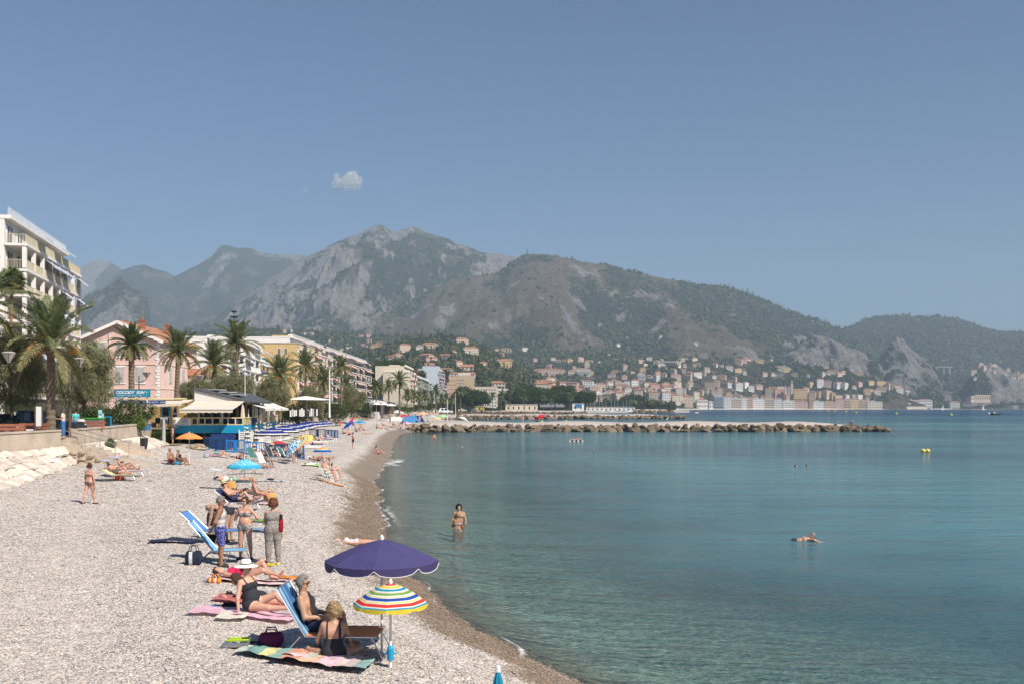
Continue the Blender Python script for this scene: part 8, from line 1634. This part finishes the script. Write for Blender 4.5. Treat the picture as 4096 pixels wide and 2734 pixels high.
    person('boy in dark shorts standing beside the groyne rocks',G(1830,1724),60,'stand','tan',('dark','short'),[('trunks',(50,50,66))],1.5,'m',f); person('woman standing in front of the first groyne rocks',G(1849,1721),-60,'stand','tan',('brown','short'),[('onepiece',(130,110,120))],1.7,'f',f); person('person in a dark wrap wading beside the groyne rocks',G(1890,1724),-40,'stand','brown',('dark','short'),[('tunic',(60,60,76))],1.7,'f',f); person('small child standing near the groyne rocks',G(1793,1712),0,'stand','fair',('blond','short'),[('trunks',(230,150,160))],1.0,'m',f)
    person('man standing beside the white mast',G(1783,1690),20,'stand','brown',('dark','short'),[('trunks',(40,50,90))],1.76,'m',f); person('second man standing beside the white mast',G(1797,1690),200,'stand','brown',('grey','short'),[('trunks',(60,60,70))],1.76,'m',f); person('woman in a green top among the shade tents',G(1660,1694),40,'arm_bent','tan',('dark','short'),[('tank',(170,220,60)),('shorts',(60,70,110))],1.66,'f',f); person('shirtless man standing among the shade tents',G(1678,1692),-40,'stand','red',('brown','short'),[('trunks',(180,150,60))],1.76,'m',f)
    person('bather standing on the gravel of the first groyne',atd(2092,1691,214),-60,'stand','red',('brown','short'),[('trunks',(190,130,100))],1.72,'m',f); person('dark clothed person sitting in the red chair on the groyne',atd(2150,1691,214),180,'chair','brown',('dark','short'),[('onepiece',(70,30,40))],1.68,'f',f,1.0,.36); person('bather lying on the gravel of the first groyne',atd(1946,1692,218),10,'recline','brown',('dark','short'),[('briefs',(40,60,110))],1.7,'m',f); person('angler sitting at the tip of the first groyne',atd(3408,1694,207),160,'sit','fair',('grey','short'),[('shirt',(150,156,166)),('trousers',(90,96,110))],1.74,'m',f)
    S=[(1374,1737,'sit','behind the far barriers','m',(120,40,50)),(1396,1742,'sit','under the plain blue umbrella','m',(60,60,70)),(1424,1728,'sit','in the shade of the pink umbrella','m',(40,40,60)),(1412,1702,'sit','behind the pink umbrella','f',(60,90,130)),(1440,1722,'sit','under the cyan umbrella','f',(60,150,190)),(1456,1720,'recline','right of the cyan umbrella','f',bk),(1470,1734,'prone','face down beyond the pink umbrella','f',(236,214,110)),(1440,1703,'sit','behind the cyan umbrella','m',(220,220,220)),(1508,1714,'sit','beside the grey high backed chairs','f',(60,60,70)),(1522,1714,'recline','right of the grey high backed chairs','m',(226,180,120)),(1562,1708,'prone','alone in the middle of the far beach','f',(200,70,80)),(1585,1708,'recline','beside the pale blue towel','f',(226,200,60)),(1602,1714,'sit','on the pale blue towel','m',bk),(1572,1702,'sit','before the canvas shelter','f',(140,40,60)),(1625,1706,'sit','under the low pink and white umbrella','f',(230,90,120)),(1668,1712,'lie_knees','beside the yellow towel','m',bk),(1678,1694,'sit','below the navy shade tent','f',(60,60,90)),(1702,1698,'recline','right of the black chair','f',bk),(1724,1718,'sit_flat','at the edge of the calm water','f',(226,210,200)),(1786,1716,'recline','near the groyne start','f',(200,60,110)),(1764,1700,'sit','on the pink towel','f',(230,140,170)),(1776,1700,'sit','next to the pink towel','m',(90,60,50)),(1732,1692,'sit','under the grey umbrella','m',(50,50,60)),(1750,1694,'sit','under the pale yellow umbrella','f',(90,80,60)),(1710,1688,'sit','in front of the peach umbrella','f',(60,160,180)),(1425,1668,'sit','on the ramp steps beside the pavilion','m',(60,40,40)),(1640,1700,'sit','before the pale blue shade tent','m',(40,40,50)),(1545,1716,'lie_back','on the bare shingle left of the pale blue towel','f',(60,120,160)),(1655,1704,'recline','between the two shade tents','m',(180,60,60)),(1690,1704,'lie_knees','behind the black chair','f',(240,200,90)),(1742,1706,'sit','beyond the yellow towel','m',(60,110,90)),(1808,1700,'sit','among the first groyne boulders','f',(70,60,120)),(1534,1702,'recline','in front of the white canvas shelter','m',(200,90,60)),(1612,1698,'sit','under the red umbrella','f',(60,60,66)),(1716,1698,'recline','beside the grey umbrella','m',(120,150,180))]
    for i,(x,y,ps,wh,sx,c) in enumerate(S):person(f'{"woman" if sx == "f" else "man"} {dict(sit="sitting", sit_flat="sitting", recline="reclining", prone="lying", lie_knees="lying", lie_back="lying")[ps]} {wh}',G(x,y),[5,-20,30,-50,160,10][i%6],ps,sk[i%7],(['brown','dark','grey','blond','white'][i%5],'short'),[('onepiece' if sx=='f' and i%2 else ('briefs' if sx=='f' else 'trunks'),c)],1.7,sx,.036)
# ================================================================ groynes, buoys, boats, cloud
M_ROCK=mat('groyne_rock',(.185,.14,.095),.92,.35,.35,.6,1.6,obj=True)
M_GRAV=mat('groyne_gravel',(.47,.41,.36),.92,.12,3,.4,20)
M_BUOY=mat('yellow_buoy',(.80,.58,.10),.4,.08,2)
def foam():
    """breaking wave: a thin lace of foam where the swell meets the shingle"""
    m=bpy.data.materials.new('foam'); m.use_nodes=True; t=m.node_tree; p=t.nodes['Principled BSDF']; p.inputs['Base Color'].default_value=(.86,.88,.88,1); p.inputs['Roughness'].default_value=.9
    g=N(t,'ShaderNodeNewGeometry'); n=N(t,'ShaderNodeTexNoise',Scale=2.6,Detail=7.0,Roughness=.75); t.links.new(g.outputs['Position'],n.inputs['Vector']); a=N(t,'ShaderNodeAttribute',attribute_name='amount'); ad=N(t,'ShaderNodeMath',operation='ADD'); t.links.new(n.outputs[0],ad.inputs[0]); t.links.new(a.outputs['Fac'],ad.inputs[1]); r=N(t,'ShaderNodeMapRange'); r.inputs[1].default_value=.95; r.inputs[2].default_value=1.3; t.links.new(ad.outputs[0],r.inputs[0]); r.inputs[4].default_value=.8; t.links.new(r.outputs[0],p.inputs['Alpha'])
    Ds=np.concatenate([np.linspace(14,60,160),np.geomspace(60.5,200,120)]); ws=np.linspace(-1.6,4.5,34); Dg,Wg=np.meshgrid(Ds,ws,indexing='ij'); wob=(fbm(Dg*.35,Dg*0+3,3,5)-.5)*.9
    X=shore_x(Dg)+Wg+wob; z=np.maximum(.025,-0+prof(-Wg,Dg)+.03); edge=np.exp(-((Wg+.12)/.16)**2)*(.56+.6*(fbm(Dg*.4,Dg*0,2,7)-.5)); brk=np.exp(-((Dg-90)/10)**2)*np.exp(-((Wg-.5)/.9)**2)*.72+np.exp(-((Dg-47)/8)**2)*np.exp(-((Wg-.3)/.3)**2)*.62
    am=np.clip(np.maximum(edge,brk),0,.7)*np.clip((170-Dg)/40,0,1)
    me=npmesh('foam',np.stack([X,Dg,z],-1).reshape(-1,3),gridfaces(len(Ds),len(ws)),m); attr(me,'amount',am.ravel()); meta(link('foam',me),'white foam of the small wave breaking on the shingle','foam',kind='stuff')
def groyne(label,D0,Dw,x0,x1,rows,size,seed,gravel=True,rot=0.0,z0=0.0,top=1.5,cat='groyne'):
    """x0..x1 in metres; rocks along the near edge and the tip, shingle on top"""
    r=random.Random(seed); t=thing('groyne',label,cat,(x0,D0,0)); L_=x1-x0; prot=[rock_mesh('rock',seed*10+i,M_ROCK,3 if D0<300 else 2,(1,.85,.72),.12) for i in range(7)]
    if gravel:
        n=40; V=[]
        for i in range(n):
            f=i/(n-1); x=L_*f*.95; w=Dw*(1-.75*max(0,(f-.82)/.18)**2); zt=top*(1-.35*max(0,(f-.85)/.15))+.12*math.sin(f*23)
            for (y,z) in ((.9,-1),(1.5,zt*.6),(2.6,zt*.95),(w*.5,zt*1.35),(w,-1)):V.append((x,y,z))
        me=npmesh('shingle_top',V,gridfaces(n,5),M_GRAV); link('shingle_top',me,t)
    for row,(s0,s1,st,y0,z0_) in enumerate(((.75,1.35,.74,.2,.16),(.5,.95,.8,1.0,.62),(.3,.5,3.5,1.7,.85))[:rows+1]):
        x=-1.0
        while x<L_+.5:
            s=size*r.uniform(s0,s1); f=max(0,x/L_)
            link('rock',r.choice(prot),t,(x,y0+r.uniform(-.3,.3)+(0 if f<.92 else r.uniform(0,Dw*.4)),(z0_+r.uniform(-.12,.12))*top*(1 if f<.9 else 1-(f-.9)*5)),(r.uniform(-.5,.5),r.uniform(-.5,.5),r.uniform(0,6.28)),(s*r.uniform(.5,.85),s*r.uniform(.4,.6),s*r.uniform(.36,.6)))
            x+=s*st*r.uniform(.75,1.2)
    for q in range(int(Dw)):
        link('rock',r.choice(prot),t,(L_+r.uniform(-1.5,1.2),q*.9,r.uniform(.1,.9)*top*.7),(r.uniform(-.4,.4),r.uniform(-.4,.4),r.uniform(0,6)),size*.5*r.uniform(.7,1.1))
def far_water():
    groyne('long rock groyne with a flat shingle top crossing the bay',205,10,-17,77,2,2.35,1)
    groyne('second rock groyne behind the first, its tip low in the water',428,12,-22,73,2,3.0,2,top=1.6)
    groyne('third rock groyne before the pine park',690,14,-30,50,2,3.6,3,top=2.2)
    groyne('small far groyne before the sailing harbour',905,12,112,146,2,4.2,4,top=2.6)
    groyne('rock armour along the far car park',300,6,-19,10,1,3.0,5,False,top=2.6) if False else None
    t=thing('rock_bank','bank of pale boulders below the far promenade','rock bank',(-24,432,0)); r=random.Random(8); prot=[rock_mesh('rock',200+i,M_ROCK,2,(1,.85,.72),.12) for i in range(5)]
    for i in range(60):link('rock',r.choice(prot),t,(-8+(i%30)*1.35+r.uniform(-.3,.3),12+(i//30)*1.3,2.2+(i//30)*.7),(r.uniform(-.4,.4),r.uniform(-.4,.4),r.uniform(0,6)),r.uniform(.6,1.1))
    b=MB(); b.box((0,0,1.2),(62,26,3.6)); b.box((2,12,3.1),(50,6,.3));
    o=MB(); o.prism([(-60,760),(30,770),(78,905),(145,960),(180,1010),(170,1110),(-80,1300)],-2,2.3,'Z'); meta(o.build('far_quay',mat('far_quay',(.45,.41,.36),.9,.1,.1)),'level quay and beach before the pine park',kind='structure')
    # rock foot pieces at the groyne root
    t=thing('rock_bank','large boulders where the first groyne meets the beach','rock bank',(-19,207,0))
    for i in range(14):link('rock',prot[i%5],t,(-3+i*.9+r.uniform(-.3,.3),r.uniform(-.5,.8),.5+r.uniform(-.1,.3)),(r.uniform(-.4,.4),0,r.uniform(0,6)),r.uniform(.7,1.2))
    # huts and walls at the pine park
    def hut(label,x0,x1,y0,y1,D,m,name='beach_hut',roof=None,extra=None):
        k=D/F; t=thing(name,label,'building',((x0-2048)*k,D,CAMZ+(HY-y1)*k)); W=(x1-x0)*k; H=(y1-y0)*k; BX('wall',m,t,a=((W/2,3,H/2-.5),(W,6,H+1))); BX('roof',roof or M_GREYW,t,a=((W/2,3,H+.15),(W+.8,7,.3)))
        for q in range(max(1,int(W/4))):BX('opening',M_GLASS,t,a=(((q+.5)*W/max(1,int(W/4)),-.03,H*.45),(1.1,.12,H*.45)))
        return t
    hut('white clubhouse with a blue banner on the far quay',2290,2336,1612,1640,880,M_WPAINT); hut('long low beach bar with a flat roof on the far quay',2022,2150,1616,1640,820,M_CREAM); hut('yellow painted kiosk on the far promenade',1900,1936,1624,1640,700,mat('kiosk_yellow',(.7,.55,.08)))
    hut('low white boathouse behind the dinghies',2345,2540,1626,1642,930,M_WHITE); hut('grey sports hall behind the umbrella pines',2160,2262,1598,1622,990,mat('hall_grey',(.32,.33,.34)))
    t=thing('banner','blue banner on the white clubhouse','banner',((2313-2048)*880/F,879,CAMZ+(HY-1620)*880/F)); BX('cloth',cm(40,140,200),t,a=((0,0,0),(6.0,.1,1.9)))
    # dinghies, buoys, boat
    for i,x in enumerate(range(2348,2540,16)):
        p=at(x,1650,.0); p=Vector(((x-2048)/F*890,890+(i%3)*6,1.6)); t=thing('dinghy','white sailing dinghy with a bare mast by the far quay','dinghy',p,random.uniform(-.5,.5),'dinghies in the far harbour'); b=MB(); b.prism([(-2,0),(1.2,0),(2.3,.9),(-2.1,.8)],-.8,.8,'Y'); b.build('hull',M_WPAINT,t); TB('mast',M_WPAINT,t,a=([(.3,0,.8),(.3,0,7.5+(i%4)*1.2)],.08,5,))
    lb=['yellow mooring buoy, larger of a pair','yellow mooring buoy, right hand of a pair',]
    for i,(x,y,rr) in enumerate(((3693,1806,.27),(3711,1806,.27))):
        p=at(x,y,0); t=thing('buoy','round yellow buoy floating in a touching pair','buoy',p,0,'pair of yellow buoys'); LT('float',M_BUOY,t,smooth=True,a=([(.02,-rr*.7),(rr*.8,-rr*.45),(rr,.05),(rr*.8,rr*.6),(.02,rr)],18,(0,0,.12))); TB('eye',M_GREYW,t,a=([(0,0,-.6),(0,0,-.1)],.05,6,))
    for i,(x,y,rr) in enumerate(((2264,1685,.5),(2168,1686,.45),(3312,1644,1.0),(3338,1645,1.1),(3383,1646,1.1),(3425,1650,1.0),(3586,1653,1.0),(3805,1658,.9),(3236,1641,1.0),(3250,1642,1.0),(3280,1640,1.1),(3318,1639,1.1),(3345,1639,1.1),(3408,1638,1.3),(3490,1638,1.3),(3640,1637,1.4),(3700,1637,1.4),(3788,1637,1.4))):
        p=at(x,y,0); t=thing('buoy','small yellow marker buoy in the line across the bay' if i>1 else 'yellow ball buoy between the two groynes','buoy',p,0,'marker buoys across the bay' if i>1 else 'ball buoys between the groynes'); LT('float',M_BUOY,t,smooth=True,a=([(.02,-rr*.6),(rr*.8,-rr*.4),(rr,0),(rr*.8,rr*.5),(.02,rr*.9)],12,(0,0,.25*rr))); TB('eye',M_GREYW,t,a=([(0,0,rr),(0,0,rr*1.4)],rr*.12,5,))
    p=at(3980,1658,0); t=thing('motor_boat','dark inflatable motor boat with two people far out','boat',p,R(8)); s=p.y/650; TB('tube_hull',M_BLACK,t,smooth=True,a=([(-4,-1.1,.6),(2.5,-1.1,.7),(4.4,0,1.0),(2.5,1.1,.7),(-4,1.1,.6)],.55,8,)); BX('deck',M_PLAST,t,a=((-.6,0,.7),(6,1.8,.5))); BX('console',M_GREYW,t,a=((-.5,0,1.5),(1.3,1,1.3)),taper=.8); BX('engine',M_WPAINT,t,a=((-4.3,0,1.1),(.7,.6,1.3)))
    p=at(2787,1650,0); t=thing('pedal_boat','small white pedal boat off the far quay','boat',p); BX('hull',M_WPAINT,t,a=((0,-.7,.4),(3.4,.6,.8)),taper=.9); BX('hull',M_WPAINT,t,a=((0,.7,.4),(3.4,.6,.8)),taper=.9); BX('seat',cm(200,60,50),t,a=((0,0,1.0),(1.6,1.8,.5)))
    for i,x in enumerate((3772,3934)):
        p=at(x,1637.4,0); t=thing('sailing_boat',['white sailing boat near the far cliffs','white sailing boat before the border villa'][i],'boat',p,.3); b=MB(); b.prism([(-4,.2),(3.4,.2),(5,1.4),(-4.4,1.2)],-1.2,1.2,'Y'); b.build('hull',M_WPAINT,t); TB('mast',M_WPAINT,t,a=([(.5,0,1),(.5,0,12)],.12,5,)); b=MB(); b.add([(.4,0,2),(-3.6,.1,2),(.4,0,11.5),(.45,.15,5)],[(0,1,2),(0,1,3),(0,3,2)]); b.build('sail',M_WPAINT,t)
def clouds():
    m=leafmat('cloud_white',(.88,.88,.88),(.95,.95,.95),.5,1.0)
    def cloud(label,px,py,w,h,D,n,seed,fl):
        k=D/F; W,H=w*k/2,h*k/2; o=foliage('cloud',m,[(x*W,y*W,z*H,q*W) for (x,y,z,q) in fl],n,4.6,1.7,seed,0,1.0)
        o.location=atd(px,py,D); meta(o,label,'cloud')
    r=random.Random(5); fl=[(-.62,0,-.3,.3),(-.3,.1,-.35,.36),(.08,0,-.25,.44),(.5,.1,-.35,.38),(.28,0,.2,.4),(.36,.1,.5,.26),(-.62,0,.35,.18),(.68,0,.0,.26),(-.1,.1,.05,.3),(-.55,0,.02,.2),(.1,0,.45,.18)]
    cloud('small white cumulus cloud alone in the blue sky',1388,722,136,96,8200,.62,1,fl)
    cloud('faint wisp of cloud beside the small cumulus',1222,760,34,22,8200,.14,2,[(-.4,0,0,.5),(.3,0,.1,.5)])
land_structures(); pebbles(); sea(); HG=hills()
near_buildings(); far_town(); vegetation(); sea_defence(); promenade_things(); restaurant(); pavilion()
beach_things(); far_beach_things(); people(); foam(); far_water(); clouds(); forest(); haze()
